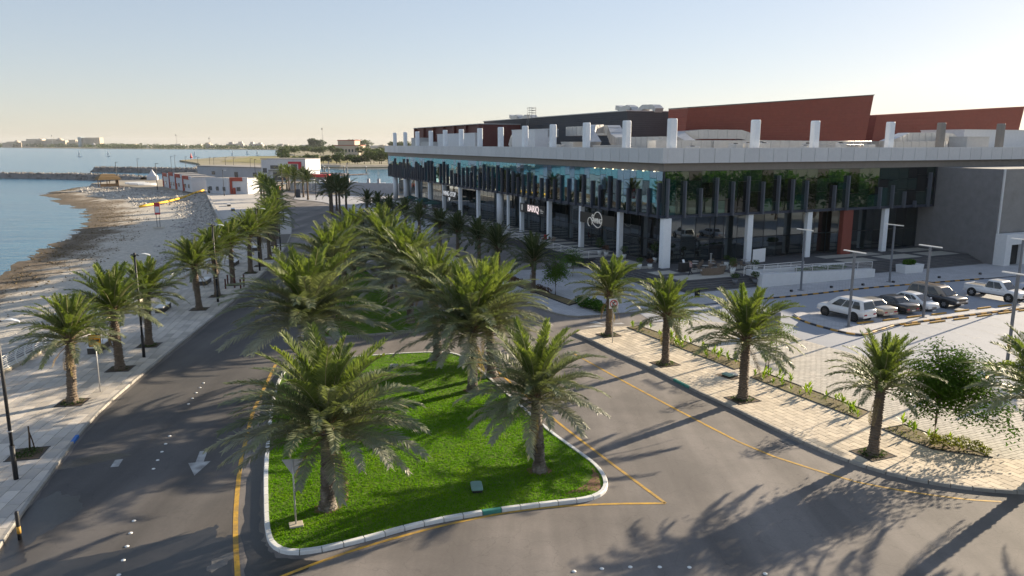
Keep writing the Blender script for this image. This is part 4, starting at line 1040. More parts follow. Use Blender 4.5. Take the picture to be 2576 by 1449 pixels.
for x, y, h in ((24, 45, 2.6), (24, 95, 2.4)):     # cowls on the slate roof
    duct([(x, y, 21.05), (x, y, 21.7), (x, y + 1.0, 22.0), (x, y + 3, 21.7), (x, y + 5, 22.1)], 1.6, .8); duct([(x, y - 8, 21.1), (x, y - 7, 21.7), (x, y - 4, 21.8), (x, y - 2.5, 21.1)], 1.6, .8)
M_unit = mat('plant_unit', (.55, .54, .52), .6, .12, 2.)
for x0, x1, y0, y1, h in ((5, 9, 46, 56, 3.6), (6, 6.9, 78, 104, 3.4), (4, 6, 104, 112, 1.6), (3.5, 6.5, 112, 118, 2.6), (6, 10, 118, 124, 2.2), (4, 7, 30, 34, 1.4), (3, 4.5, 14, 22, .9), (66, 84, 12, 20, 3.4), (60, 65, 7, 10, 2.2), (86, 96, 10, 16, 2.8)):
    mb = MB(); mb.box(x0, x1, y0, y1, 14.3, 14.3 + h); mb.box(x0 - .08, x1 + .08, y0 - .08, y1 + .08, 14.3 + h, 14.42 + h); mb.build('plant_room', M_white if h > 2.7 else M_unit, bld)
for k in range(16):
    x, y = rg.choice([(rg.uniform(2.5, 4), rg.uniform(12, 100)), (rg.uniform(6, 40), rg.uniform(2.5, 5))]); sx, sy, h = rg.uniform(.7, 1.3), rg.uniform(.7, 1.5), rg.uniform(.7, 1.4)
    mb = MB(); mb.cbox(x, y, 14.45, sx, sy, h, .05); mb.box(x - sx / 2, x - sx / 2 + .1, y - sy / 2, y + sy / 2, 14.3, 14.45); mb.box(x + sx / 2 - .1, x + sx / 2, y - sy / 2, y + sy / 2, 14.3, 14.45); mb.lathe([(.28, 0), (.28, .08), (.1, .1)], 10, 1, (x, y, 14.45 + h)); mb.build('cooling_unit', [M_unit, M_dark], bld)
# access ladder frame and handrail
mb = MB()
for k in range(2): mb.tube([(15.5, 73 + k * .9, 15), (16.5, 73.5 + k * .9, 21.5), (16.5, 73.5 + k * .9, 23)], .06, 5)
for k in range(9): f = k / 8; mb.tube([(15.5 + f, 73 + .5 * f, 15.2 + 6.2 * f), (15.5 + f, 73.9 + .5 * f, 15.2 + 6.2 * f)], .04, 4)
for k in range(3): mb.tube([(16.2, 73.3, 21.9 + k * .5), (17.9, 73.3, 21.9 + k * .5), (17.9, 75.3, 21.9 + k * .5)], .05, 4)
mb.tube([(17.9, 73.3, 21), (17.9, 73.3, 23)], .05, 4); mb.tube([(17.9, 75.3, 21), (17.9, 75.3, 23)], .05, 4)
mb.build('roof_ladder', M_conc, bld)
mb = MB()
for x in range(30, 45, 2): mb.tube([(x, 10.5, 14.3), (x, 10.5, 15.9)], .035, 4)
mb.tube([(30, 10.5, 15.9), (44, 10.5, 15.9)], .035, 4); mb.tube([(30, 10.5, 15.4), (44, 10.5, 15.4)], .03, 4)
mb.build('roof_rail', M_duct, bld)
# blind block at the right end
mb = MB(); mb.box(45, GX, -9.3, -.02, 0, 12.35); mb.build('blind_block', M_conc, bld)
mb = MB(); mb.box(45.3, GX, -9.45, -9.31, 4.2, 12.3); mb.box(45.1, 45.35, -9.5, -9.32, 0, 12.33, 1); mb.build('render_panel', [M_conc2, M_fascia], bld)
mb = MB(); mb.box(45.05, 46.2, -10.8, -9.32, 0, 4.1); mb.box(46.2, 48.4, -10.8, -9.32, 2.75, 4.1); mb.box(48.4, 75, -10.8, -9.32, 0, 4.1); mb.build('service_porch', M_white, bld)
mb = MB(); mb.box(46.2, 48.4, -10.2, -10.1, 0.1, 2.75); mb.build('service_door', M_dark, bld)
# sign boards
def facade_text(s, size, y, z, m, parent, x=-.03, sx=1.):
    o = place('lettering', text_mesh(s, size, .03, sx), parent); o.data.materials.append(m); o.location = (x, y, z); o.rotation_euler = (R(90), 0, R(-90)); return o
M_sign = mat('sign_board', (.018, .016, .016), .5, .1); M_signb = mat('sign_board_brown', (.035, .028, .022), .5, .1)
M_let = mat('sign_white_letter', (.8, .8, .8), .5, 0, emis=(1, .98, .95), es=.12); M_letr = mat('sign_pink_letter', (.8, .7, .68), .5, 0, emis=(1., .80, .76), es=.25); M_letc = mat('sign_cream_letter', (.72, .70, .64), .5, 0, emis=(1, .95, .85), es=.05)
mb = MB(); mb.box(-.02, .12, 31.4, 40.9, 4.5, 5.95); sg = mb.build('sign_board', M_sign, bld)
facade_text('BARIQ', 1.45, 35.7, 5.25, M_letr, sg, -.05, 1.02); facade_text('8', 1.35, 40.0, 5.22, M_letc, sg, -.05, .75)
mb = MB()
for k, (y0, y1, z) in enumerate(((31.9, 33.0, 5.1), (32.1, 32.9, 4.85), (32.4, 33.2, 5.3))): mb.box(-.05, -.02, y0, y1, z, z + .08)
mb.build('small_lettering', M_letc, sg)
mb = MB(); mb.box(-.02, .12, 72.9, 82.0, 4.5, 5.9); mb.add([(-.02, 79.6, 4.5), (-.02, 75.4, 4.5), (-.02, 77.5, 3.5), (.1, 79.6, 4.5), (.1, 75.4, 4.5), (.1, 77.5, 3.5)], [(0, 1, 2), (3, 5, 4), (0, 2, 5, 3), (1, 4, 5, 2)]); sg = mb.build('sign_board', M_sign, bld)
facade_text('WING', 1.35, 79.6, 5.2, M_let, sg, -.05, 1.05); facade_text('STOP', 1.35, 75.1, 5.2, M_let, sg, -.05, 1.05)
mb = MB(); mb.add([(-.05, 78.2, 4.5), (-.05, 76.8, 4.5), (-.05, 77.1, 3.95), (-.05, 77.5, 3.75), (-.05, 77.9, 3.95)], [(0, 1, 2, 3, 4)]); mb.box(-.06, -.02, 77.15, 77.55, 5.1, 5.25); mb.build('wing_emblem', M_let, sg)
mb = MB(); mb.box(-.02, .12, 10.6, 20.0, 4.75, 6.2); sg = mb.build('sign_board', M_signb, bld)
facade_text('S', 1.35, 16.3, 5.55, M_letc, sg, -.08, .9); facade_text('WING', .95, 14.9, 5.25, M_letc, sg, -.08, .78)
def ringpath(cy, cz, ry, rz, a0, a1, n=26): return [(-.09, cy - ry * math.cos(R(a0 + (a1 - a0) * k / n)), cz + rz * math.sin(R(a0 + (a1 - a0) * k / n))) for k in range(n + 1)]
mb = MB(); mb.tube(ringpath(14.9, 5.45, 1.15, 1.05, -120, 200), .06, 6); mb.tube(ringpath(17.0, 5.0, .6, .6, -30, 260), .06, 6); mb.tube([(-.09, 16.8, 5.55), (-.09, 16.4, 5.1), (-.09, 16.0, 4.75), (-.09, 15.5, 4.55)], .05, 6); mb.build('swirl', M_letc, sg)

# ------------------------------------------------------------------ podium, steps, terrace wall
M_pod = mat('podium_stone', (.085, .085, .09), .8, .2, 1.5)
M_beige = mat('podium_beige_stone', (.46, .43, .37), .8, .1, 2., rnd=.08)
M_step = mat('step_stone', (.10, .10, .105), .8, .2, 2., rnd=.1)
pod = bpy.data.objects.new('podium', None); col.objects.link(pod); pod.location = (C0[0], C0[1], 0); pod.rotation_euler = (0, 0, BRZ); struct(pod)
PODP = [(-4.8, GY - 1), (-4.8, 10), (-3.2, 10), (-3.2, -8.1), (6.2, -8.1), (6.2, -9.5), (23, -9.5), (23, -6), (45, -6), (45, 8), (8, 8), (8, GY - 1)]
mb = MB(); mb.slab(PODP, -.6, PZ); mb.build('podium_slab', M_pod, pod)
mb = MB(); mb.box(-4.9, -4.805, 9.9, GY - 1, -.7, PZ + .06); mb.box(-4.9, -3.1, 9.9, 9.995, -.7, PZ + .06); mb.build('terrace_wall', mat('terrace_wall_render', (.05, .05, .057), .85, .15, 1.), pod)
def band(x0, x1, y0, y1): mb = MB(); mb.box(x0, x1, y0, y1, PZ, PZ + .012); mb.build('paving_band', M_beige, pod)
y = 11.
while y < 120: band(-4.6, 2.2, y, y + 1.5); y += 3.4
for x0, x1, y0, y1 in ((-2.6, 5.4, -7.7, -5.0), (-2.9, 0.2, -3.6, -1.6), (-2.9, -.4, .6, 2.2), (-2.9, .2, 4.2, 7.6), (1.2, 12, -3.8, -1.4), (6.6, 12, -7.5, -5), (24, 29, -5.4, -3), (24, 34, -1.8, .2), (31, 37, -5.4, -2.6), (38.5, 44, -5.4, -2.6), (38, 44, -1.4, 1)): band(x0, x1, y0, y1)
def steps(kind, a0, a1, edge, n=5, z=None):
    for k in range(n):
        h = (z or PZ) * (n - k - .0) / (n + 1); d = .34 * (k + 1); mb = MB()
        if kind == 'left': mb.box(edge - d, edge - d + .36, a0 - .34 * (k + 1) * .0, a1, -.5, h)
        else: mb.box(a0, a1, edge - d, edge - d + .36, -.5, h)
        mb.box(*((edge - d - .01, edge - d + .04, a0, a1) if kind == 'left' else (a0, a1, edge - d - .01, edge - d + .04)), h, h + .008, 1)
        mb.build('step', [M_step, M_conc2], pod)
steps('left', -8.1, 9.85, -3.2); steps('front', -3.2, 6.15, -8.1); steps('front', 23.02, 44.9, -6, 7)
# ramp wall with planter
mb = MB()
vs = [(6.2, -10.3, -.2), (23, -10.3, -.2), (23, -9.5, -.2), (6.2, -9.5, -.2), (6.2, -10.3, 1.55), (23, -10.3, 1.05), (23, -9.5, 1.05), (6.2, -9.5, 1.55)]
mb.add(vs, [(3, 2, 1, 0), (4, 5, 6, 7), (0, 1, 5, 4), (1, 2, 6, 5), (2, 3, 7, 6), (3, 0, 4, 7)]); mb.build('ramp_wall', M_white, pod)
mb = MB(); mb.box(6.4, 6.7, -9.5, -7.4, PZ, 1.7); mb.box(6.7, 21, -7.6, -7.3, PZ, 1.5); mb.build('ramp_kerb', M_white, pod)
M_rail = mat('rail_steel', (.74, .72, .70), .5, .1, 4.)
def railing(label, pts, h=1.0, nr=5, step=2., z=PZ, group=None, zs=None):
    """posts and horizontal rails along points in building coordinates"""
    o = thing('handrail', label, 'railing', (C0[0], C0[1], 0), BRZ, group)
    zz = zs or [z] * len(pts)
    mb = MB()
    for i in range(len(pts) - 1):
        for k in range(nr):
            e = h * (k + 1) / nr
            mb.tube([(pts[i][0], pts[i][1], zz[i] + e), (pts[i + 1][0], pts[i + 1][1], zz[i + 1] + e)], .045 if k == nr - 1 else .022, 5)
    mb.build('rails', M_rail, o)
    L_ = plen(pts); n = max(1, round(L_ / step)); pm = MB(); pm.cyl(0, 0, 0, h, .035, 6); pm = pm.mesh('post', M_rail)
    for i in range(n + 1):
        (x, y), _ = pat(pts, min(L_ * i / n, L_ - 1e-3)); f = 0; s_ = L_ * i / n; acc = 0
        for q in range(len(pts) - 1):
            d = math.dist(pts[q], pts[q + 1])
            if s_ <= acc + d + 1e-6: zp = zz[q] + (zz[q + 1] - zz[q]) * max(0, (s_ - acc)) / d; break
            acc += d
        place('post', pm, o, (x, y, zp))
    return o
railing('long steel railing along the terrace edge below the shop signs', [(-4.65, GY - 2), (-4.65, 10.15), (-1.6, 10.15)], 1.0, 5, 2.4)
railing('steel railing on top of the white ramp wall beside the car park', [(6.5, -10.1), (14, -10.1), (22.8, -10.0)], .85, 5, 2.2, zs=[1.5, 1.35, 1.05])
railing('inner steel railing between ramp and outdoor seating', [(5.6, -8.0), (6.6, -7.2), (15, -7.2)], .95, 5, 2.0, z=PZ)
# ------------------------------------------------------------------ promenade furniture
M_black = mat('black_steel', (.018, .018, .02), .5, .1)
M_grey = mat('grey_post', (.16, .17, .19), .5, .1)
M_galv = mat('galvanised_post', (.50, .50, .50), .45, .1, 4., metal=.3)
M_lamphead = mat('lamp_head', (.82, .82, .80), .5, .05)
def prom_lamp(x, y, z, label, rz=0, h=7.7):
    o = thing('street_lamp', label, 'lamp post', (x, y, z), rz, 'black lamp posts along the promenade')
    mb = MB(); mb.cbox(0, 0, 0, .42, .42, .03, .01); mb.cyl(0, 0, .03, 1.7, .11, 12); mb.cyl(0, 0, 1.7, h, .075, 10); mb.build('post', M_black, o)
    mb = MB(); mb.tube([(-.28, 0, h - .1), (.35, 0, h - .1)], .045, 6); mb.cyl(0, 0, h - .25, h + .05, .09, 10); mb.build('arm', M_black, o)
    mb = MB()
    a = [(.30 + .9 * k / 8, .17 * math.sin(PI * (k + .6) / 9), h - .1 + .10 * math.sin(PI * k / 8) ** 1) for k in range(9)]
    top = [(p[0], s * p[1], p[2] + .03) for s in (1,) for p in a] + [(p[0], -p[1], p[2] + .03) for p in a[::-1]]
    bot = [(p[0], p[1], p[2] - .04) for p in top]
    mb.loft([bot, top]); mb.build('lamp_head', M_lamphead, o)
    mb = MB(); mb.tube([(0, 0, 2.38), (0, 0, 2.42)], .13, 10); mb.build('clamp_band', M_galv, o)
    return o
pl = [(-23.1, 32.9, 'black lamp post nearest the camera, cut by the left photo edge'), (-26.95, 53.4, 'second black lamp post on the promenade, behind the third palm'), (-29.07, 73.1, 'third black lamp post on the promenade, close to the fifth palm'), (-31.1, 91.9, 'fourth black lamp post on the promenade between palm trunks'), (-33.85, 109.6, 'fifth black lamp post on the promenade near the kerb'), (-46, 152, 'black lamp post among the far promenade palms'), (-56.6, 183.6, 'black lamp post where the road bends'), (-75.3, 249.6, 'black lamp post near the orange barriers'), (-55, 213, 'black lamp post on the far traffic island'), (-86.4, 228, 'black lamp post in front of the white sheds'), (-18, 91.5, 'black lamp post behind the rear island palms')]
for i, (x, y, lb) in enumerate(pl): prom_lamp(x, y, .12, lb, R(-8) if i < 5 else R(-20))
# stone benches
M_bside = mat('bench_dark_stone', (.06, .055, .05), .6, .2, 4.); M_btop = mat('bench_white_stone', (.72, .71, .69), .5, .08, 4.)
for i, (x, y) in enumerate([(-31.3, 55.4), (-32.75, 69.3), (-34.3, 83.1), (-35.9, 96.5), (-37.7, 110.5), (-65.3, 177), (-71.2, 190.5)]):
    o = thing('stone_bench', '%s dark stone bench with white top from the front on the promenade' % ORD[i], 'bench', (x, y, .155), R(8) if i < 5 else R(24), 'stone benches along the promenade')
    mb = MB(); mb.box(-.36, .36, -1.25, 1.25, 0, .46); mb.build('base', M_bside, o)
    mb = MB(); mb.cbox(0, 0, .463, .8, 2.6, .09, .02); mb.build('seat_slab', M_btop, o)
# red-brown bollards round the sixth palm
M_boll = mat('bollard_red', (.14, .05, .04), .6, .15)
for i, (x, y) in enumerate([(-30.87, 79.98), (-31.6, 82.6), (-30.12, 80.6), (-29.25, 79.98), (-29.36, 81.3), (-29.9, 82.9)]):
    mb = MB(); mb.lathe([(.085, 0), (.085, .95), (.10, .97), (.10, 1.03), (.05, 1.08)], 10); o = mb.build('bollard', M_boll, None, (x, y, .155))
    tag(o, 'rust red bollard, %s from the left around the sixth promenade palm' % ORD[i], 'bollard', 'bollards around the palm')
# sea-side railing: curved white posts on beige plinths
M_plinth = mat('plinth_stone', (.52, .46, .36), .85, .12, 2., rnd=.08)
M_wrail = mat('white_rail', (.74, .74, .73), .5, .06)
RP = [(-31.5, 22), (-33.0, 36), (-34.45, 49.3), (-36.1, 68), (-38.3, 89.3)]
rail = thing('promenade_railing', 'white railing with curved posts along the sea side of the promenade', 'railing')
Lr = plen(RP); n = int(Lr / 1.15)
pm = MB(); pth = [(0, 0, 0), (-.10, 0, .25), (-.13, 0, .5), (-.06, 0, .8), (.10, 0, 1.05)]
pm.loft([[(p[0] - .045, -.02, p[2]), (p[0] + .045, -.02, p[2]), (p[0] + .045, .02, p[2]), (p[0] - .045, .02, p[2])] for p in pth]); pmesh = pm.mesh('post', M_wrail)
for i in range(n + 1):
    (x, y), t_ = pat(RP, min(Lr * i / n, Lr - .01)); place('post', pmesh, rail, (x, y, .42), math.atan2(t_[1], t_[0]) - PI / 2)
for k in range(7):
    f = .1 + .88 * k / 6; off = -.13 * math.sin(PI * min(f * 1.05, 1)) + .10 * max(0, (f - .55) / .45); mb = MB()
    q = offset(RP, -off); mb.tube([(p[0], p[1], .42 + 1.03 * f) for p in q], .028 if k == 6 else .018, 6); mb.build('rail_bar', M_wrail, rail)
plw = bpy.data.objects.new('sea_wall', None); col.objects.link(plw); struct(plw)
Lp = plen(S1[1:]); n = int(Lp / 2.4); SW = S1[1:]
for i in range(n):
    (x, y), t_ = pat(SW, Lp * (i + .5) / n)
    if y < 15: continue
    mb = MB(); mb.box(-1.18, 1.18, -.5, .12, -1.0, .42); mb.build('plinth_block', M_plinth if y < 92 else mat('wall_concrete', (.42, .40, .37), .85, .15, 2., rnd=.06), plw, (x, y, 0), math.atan2(t_[1], t_[0]) + PI)

# tree pits with ground cover
M_soil = mat('pit_soil', (.10, .07, .045), .95, .3, 5.)
M_cover = leafmat('ground_cover_leaf', (.045, .085, .02), .3, .5, .35, (.07, .11, .025))
M_young = leafmat('young_leaf', (.16, .24, .03), .45, .45, .25, (.20, .26, .03))
M_hedge = leafmat('hedge_leaf', (.05, .12, .02), .3, .7, .35, (.07, .15, .02), .06)
M_shrub_y = leafmat('yellow_shrub_leaf', (.20, .20, .03), .4, .5, .35, (.17, .21, .04))
M_tree = leafmat('tree_leaf', (.075, .155, .022), .48, .8, .35, (.11, .19, .03), .04)
M_far_leaf = leafmat('far_tree_leaf', (.055, .085, .035), .25, .6, .4, (.08, .10, .04))
def leafblob(mb, cx, cy, cz, rx, ry, rz_, n, size, rr_, mi=0, shell=.5):
    for k in range(n):
        a, b = rr_.uniform(0, 6.283), rr_.uniform(-1, 1); q = math.sqrt(1 - b * b); rad = shell + (1 - shell) * rr_.random() ** .5
        x, y, z = cx + rx * rad * q * math.cos(a), cy + ry * rad * q * math.sin(a), cz + rz_ * rad * b
        s = size * rr_.uniform(.6, 1.4); d1 = Vector((rr_.gauss(0, 1), rr_.gauss(0, 1), rr_.gauss(0, .6))).normalized(); d2 = d1.cross(Vector((rr_.gauss(0, 1), rr_.gauss(0, 1), rr_.gauss(0, 1)))).normalized()
        p = Vector((x, y, z))
        mb.add([tuple(p - d1 * s), tuple(p + d2 * s * .38), tuple(p + d1 * s), tuple(p - d2 * s * .38)], [(0, 1, 2, 3)], mi)
rp_ = random.Random(77)
def pit(x, y, rz, w_=1.5, l_=1.3, green=True, z=.16):
    o = bpy.data.objects.new('tree_pit', None); col.objects.link(o); o.location = (x, y, z); o.rotation_euler = (0, 0, rz); struct(o)
    mb = MB(); mb.box(-w_ / 2, w_ / 2, -l_ / 2, l_ / 2, -.05, .012); mb.build('soil', M_soil, o)
    mb = MB()
    for a in (-1, 1): mb.box(-w_ / 2 - .05, w_ / 2 + .05, a * l_ / 2 - .025, a * l_ / 2 + .025, -.05, .025); mb.box(a * w_ / 2 - .025, a * w_ / 2 + .025, -l_ / 2, l_ / 2, -.05, .022)
    mb.build('edging', M_black, o)
    mb = MB(); leafblob(mb, 0, 0, .06, w_ * .46, l_ * .46, .14, 420 if green else 120, .06, rp_, 0, .2); q = mb.build('ground_cover', M_cover, o); q['kind'] = 'stuff'
for i, (x, y, th) in enumerate(row): pit(x, y, R(8), 1.5, 1.4, i in (0, 2, 6))
pit(-24.4, 35.8, R(14), 1.5, 1.6)
for i, (x, y, th, lb) in enumerate(rp): pit(x, y, R(23), 1.6, 1.4, True)
mb = MB()
mb.tube([(0, 0, 0), (.05, .02, .7), (.0, .1, 1.25)], [.05, .045, .035], 7); mb.tube([(.2, .1, 0), (.12, .1, .5), (.02, .1, .9)], .03, 6)
tag(mb.build('tree_stump', mat('stump_wood', (.10, .06, .035), .9, .3), None, (-24.6, 36.3, .16)), 'bare brown sapling stump in the nearest promenade tree pit', 'stump')
# planting beds on the right pavement
def bed(pts, label=None):
    o = bpy.data.objects.new('planting_bed', None); col.objects.link(o); struct(o)
    mb = MB(); mb.poly(pts, .172); mb.build('soil', mat('bed_soil', (.20, .14, .075), .95, .3, 4., c2=(.12, .11, .04), c2scale=.8), o)
    mb = MB(); q = list(pts) + [pts[0]]
    for i in range(len(pts)):
        a, b = q[i], q[i + 1]; L_ = math.dist(a, b); mb.rbox((a[0] + b[0]) / 2, (a[1] + b[1]) / 2, .1, L_ + .05, .06, .1, math.atan2(b[1] - a[1], b[0] - a[0]))
    mb.build('edging', M_black, o)
    return o
BEDS = [[(9.8, 62.5), (12.6, 56.4), (15.4, 50.3), (16.75, 51.3), (13.9, 57.35), (10.9, 63.1)], [(15.95, 48.5), (19.65, 40.75), (20.85, 41.9), (17.2, 49.65)], [(20.3, 39.2), (20.9, 37.6), (21.5, 36.4), (23.9, 35.35), (22.8, 37.95), (21.85, 39.85)]]
for b_ in BEDS: bed(b_)
def young_plant(x, y, s, seed):
    r_ = random.Random(seed); mb = MB(); mb.tube([(0, 0, 0), (0, 0, .18 * s)], .012, 4, 1)
    for k in range(9):
        a = k * 2.4; el = R(78 - 6 * k); l = s * r_.uniform(.28, .42); c_, s_ = math.cos(a), math.sin(a); p = Vector((0, 0, .06 + .03 * (9 - k) * s))
        d = Vector((c_ * math.cos(el), s_ * math.cos(el), math.sin(el))); m1 = p + d * l * .55; tip = p + d * l + Vector((c_, s_, -.4)) * l * .12; n_ = Vector((-s_, c_, 0)) * .055 * s
        mb.add([tuple(p - n_ * .3), tuple(p + n_ * .3), tuple(m1 + n_), tuple(m1 - n_), tuple(tip)], [(0, 1, 2, 3), (3, 2, 4)])
    return mb.mesh('young_plant', [M_young, M_rach])
yp = [young_plant(0, 0, 1.25, k) for k in range(4)]
BN = ['long bed between the far palms', 'middle bed behind the third palm', 'near bed under the broad tree']
for bi, b_ in enumerate(BEDS):
    spots = []; tries = 0; need = (42, 30, 8)[bi]
    while len(spots) < need and tries < 4000:
        tries += 1; x, y = rp_.uniform(min(p[0] for p in b_), max(p[0] for p in b_)), rp_.uniform(min(p[1] for p in b_), max(p[1] for p in b_))
        if inside((x, y), b_): spots.append((x, y))
    for k, (x, y) in enumerate(sorted(spots, key=lambda p: -p[1])):
        o = place('young_plant', yp[k % 4], None, (x, y, .17), rp_.uniform(0, 6), rp_.uniform(.5, 1.05))
        tag(o, '%s young plant from the far end of the %s' % (nth(k), BN[bi]), 'plant', 'young plants in the %s' % BN[bi])
mb = MB()
for bi, b_ in enumerate(BEDS):
    for q in range(900 if bi == 0 else 500):
        x, y = rp_.uniform(min(p[0] for p in b_), max(p[0] for p in b_)), rp_.uniform(min(p[1] for p in b_), max(p[1] for p in b_))
        if inside((x, y), b_) and rp_.random() < .8: leafblob(mb, x, y, .2, .08, .08, .05, 2, .05, rp_)
tag(mb.build('bed_ground_cover', M_shrub_y), 'thin yellow green ground cover on the pavement beds', 'ground cover', kind='stuff')
def shrub(name, label, cat, x, y, z, pts, leaf, m, seed, group=None):
    """bush of leaf clumps round visible stems"""
    r_ = random.Random(seed); o = thing(name, label, cat, (x, y, z), 0, group); st_ = MB(); lf = MB()
    for (dx, dy, h, rx, ry, rz_, n) in pts:
        st_.tube([(dx * .3, dy * .3, 0), (dx * .7, dy * .7, h * .5), (dx, dy, h)], [.03, .02, .01], 5); leafblob(lf, dx, dy, h, rx, ry, rz_, n, leaf, r_, 0, .35)
    st_.build('stem', M_trunk, o); lf.build('foliage', m, o); return o
shrub('shrub', 'feathery yellow green shrub spilling over the end of the near planting bed', 'shrub', 22.75, 36.3, .17, [(-.9, .55, .35, .4, .35, .28, 260), (-.4, .25, .4, .45, .4, .32, 300), (.2, 0, .42, .45, .35, .35, 320), (.7, -.35, .36, .4, .3, .3, 260), (1.0, -.65, .25, .3, .22, .22, 140)], .07, M_shrub_y, 1)
shrub('hedge', 'dense dark green hedge block on the plaza corner beside the turn sign palm', 'hedge', 7.3, 69.9, .1, [(dx, dy, .45, .55, .6, .42, 330) for dx, dy in ((-.5, .9), (.2, .2), (.7, -.9), (-.1, 1.8), (.9, .3), (.6, 1.2), (1.1, -1.4), (-.7, 2.4))], .11, M_hedge, 2)
bed([(5.55, 71.6), (6.5, 72.8), (3.9, 77.7), (3.3, 80.5), (-.5, 89), (-1.7, 87.6), (.9, 81.2)])
M_redleaf = leafmat('red_shrub_leaf', (.12, .06, .045), .3, .5, .35)
for i, (x, y) in enumerate([(3.6, 78.6), (2.9, 80.0), (1.0, 83.4), (.2, 85.0), (-.6, 87.0)]):
    shrub('shrub', 'low reddish shrub, %s from the right in the plaza bed' % ORD[i], 'shrub', x, y, .1, [(0, 0, .3, .4, .45, .28, 150), (.3, -.5, .28, .35, .4, .24, 120)], .08, M_redleaf, 30 + i, 'low red shrubs in the plaza bed')
# broad-leaved trees
def branchy(name, label, x, y, z, trunk, limbs, leaf, m, seed, tr=.07, group=None, bark=None):
    """trunk + limbs; leaf sprays hang along every limb. limbs: (from height, dx, dy, dz)"""
    r_ = random.Random(seed); o = thing(name, label, 'tree', (x, y, z), 0, group); tm = MB(); lf = MB()
    tm.tube([(0, 0, 0), (.03, .02, trunk * .5), (0, 0, trunk)], [tr, tr * .8, tr * .65], 8)
    for (h, dx, dy, dz, n, rad) in limbs:
        p0 = Vector((0, 0, h)); p3 = Vector((dx, dy, h + dz)); p1 = p0.lerp(p3, .4) + Vector((0, 0, .25 * abs(dz) + .1)); pts = []
        for k in range(7):
            f = k / 6; pts.append(p0.lerp(p1, f).lerp(p1.lerp(p3, f), f))
        tm.tube([tuple(p) for p in pts], [tr * .55 * (1 - .85 * k / 6) + .006 for k in range(7)], 5)
        for k in range(n):
            f = .3 + .75 * r_.random(); f = min(f, 1); i = min(int(f * 6), 5); p = pts[i].lerp(pts[i + 1], f * 6 - i)
            c_ = p + Vector((r_.gauss(0, rad), r_.gauss(0, rad), r_.gauss(0, rad * .7)))
            # a drooping spray of leaflets
            a = r_.uniform(0, 6.28); d = Vector((math.cos(a), math.sin(a), r_.uniform(-.7, .2))).normalized(); sd_ = d.cross(Vector((0, 0, 1))).normalized()
            for q in range(7):
                b_ = c_ + d * leaf * .75 * q + Vector((0, 0, -.03 * q * q * leaf)); sgn = 1 if q % 2 else -1
                t_ = b_ + (d * .5 + sd_ * sgn * .9 + Vector((0, 0, -.3))) * leaf; w_ = d * leaf * .33
                lf.add([tuple(b_), tuple(b_.lerp(t_, .5) + w_), tuple(t_), tuple(b_.lerp(t_, .5) - w_)], [(0, 1, 2, 3)])
    tm.build('trunk', bark or M_trunk, o); lf.build('crown', m, o); return o
branchy('broadleaf_tree', 'dark green broad leaved tree with drooping sprays in the near bed', 21.95, 37.15, .16, 2.5, [(2.2, -1.5, .3, .9, 120, .3), (2.3, -.8, -.8, 1.7, 150, .4), (2.4, .1, .6, 2.5, 190, .44), (2.4, .9, -.3, 2.4, 200, .44), (2.3, 1.9, .2, 1.9, 190, .42), (2.2, 2.7, -.4, 1.1, 150, .34), (2.1, 3.4, -.7, .0, 100, .26), (2.0, 3.7, -.8, -.9, 60, .2), (2.3, -1.2, .9, 1.8, 120, .38), (2.4, 1.5, .9, 2.2, 170, .42), (2.2, 1.4, -.9, 1.0, 110, .34), (2.1, -1.3, -1.0, .2, 70, .24), (2.3, .6, -.9, 1.6, 140, .38), (2.2, 2.3, .5, 1.4, 120, .38)], .18, M_tree, 3, .075)
branchy('sapling', 'thin staked sapling in the middle bed beside the nearest palm', 20.5, 42.6, .16, 2.2, [(1.9, .2, .1, .7, 26, .2), (2.0, -.2, .2, .6, 26, .2), (1.8, .1, -.3, .6, 22, .2)], .15, M_tree, 4, .03)
branchy('sapling', 'slender sapling on crossed stakes at the start of the middle bed', 17.25, 48.85, .16, 2.4, [(2.2, .3, .1, .3, 14, .14), (2.2, -.25, .2, .3, 14, .14)], .15, M_young, 5, .03)
branchy('sapling', 'leafy sapling on crossed stakes in the long bed behind the second palm', 13.0, 57.2, .16, 2.0, [(1.8, .6, .2, .8, 44, .3), (1.8, -.5, .3, .8, 40, .3), (1.7, .2, -.6, .7, 40, .3), (1.9, .1, .1, 1.2, 34, .3)], .15, M_young, 6, .035)
branchy('sapling', 'yellow green sapling behind the third palm crown', 19.0, 52.6, .14, 1.8, [(1.7, .7, .2, .9, 40, .3), (1.7, -.5, .2, .9, 36, .3), (1.6, .3, -.5, .6, 36, .3)], .16, M_young, 16, .035)
for i, (x, y) in enumerate([(17.05, 48.7), (12.8, 57.0)]):
    mb = MB(); mb.tube([(-.25, 0, 0), (.12, 0, 1.9)], .025, 5); mb.tube([(.3, .05, 0), (-.02, .05, 2.1)], .025, 5)
    tag(mb.build('tree_stakes', mat('stake_wood', (.09, .06, .04), .9, .2), None, (x, y, .16), .4), ('pair of crossed wooden stakes at the start of the middle bed', 'pair of crossed wooden stakes in the long bed')[i], 'stakes')
branchy('broadleaf_tree', 'small dark round crowned tree on the shaded plaza below the terrace corner', 4.5, 77.0, .1, 2.0, [(1.8, .7, .2, 1.3, 80, .38), (1.8, -.7, .3, 1.2, 80, .38), (1.7, .2, -.7, 1.1, 80, .38), (1.9, 0, .4, 2.1, 90, .4), (1.8, .2, .8, 1.0, 70, .36), (1.7, -.4, -.4, .7, 60, .36)], .2, M_tree, 7, .06)
branchy('broadleaf_tree', 'second dark small tree on the plaza near the terrace corner steps', 7.2, 88.2, .0, 1.8, [(1.6, .7, .2, 1.0, 60, .36), (1.6, -.7, .3, 1.0, 60, .36), (1.7, 0, .2, 1.6, 70, .4)], .2, M_tree, 8, .06)
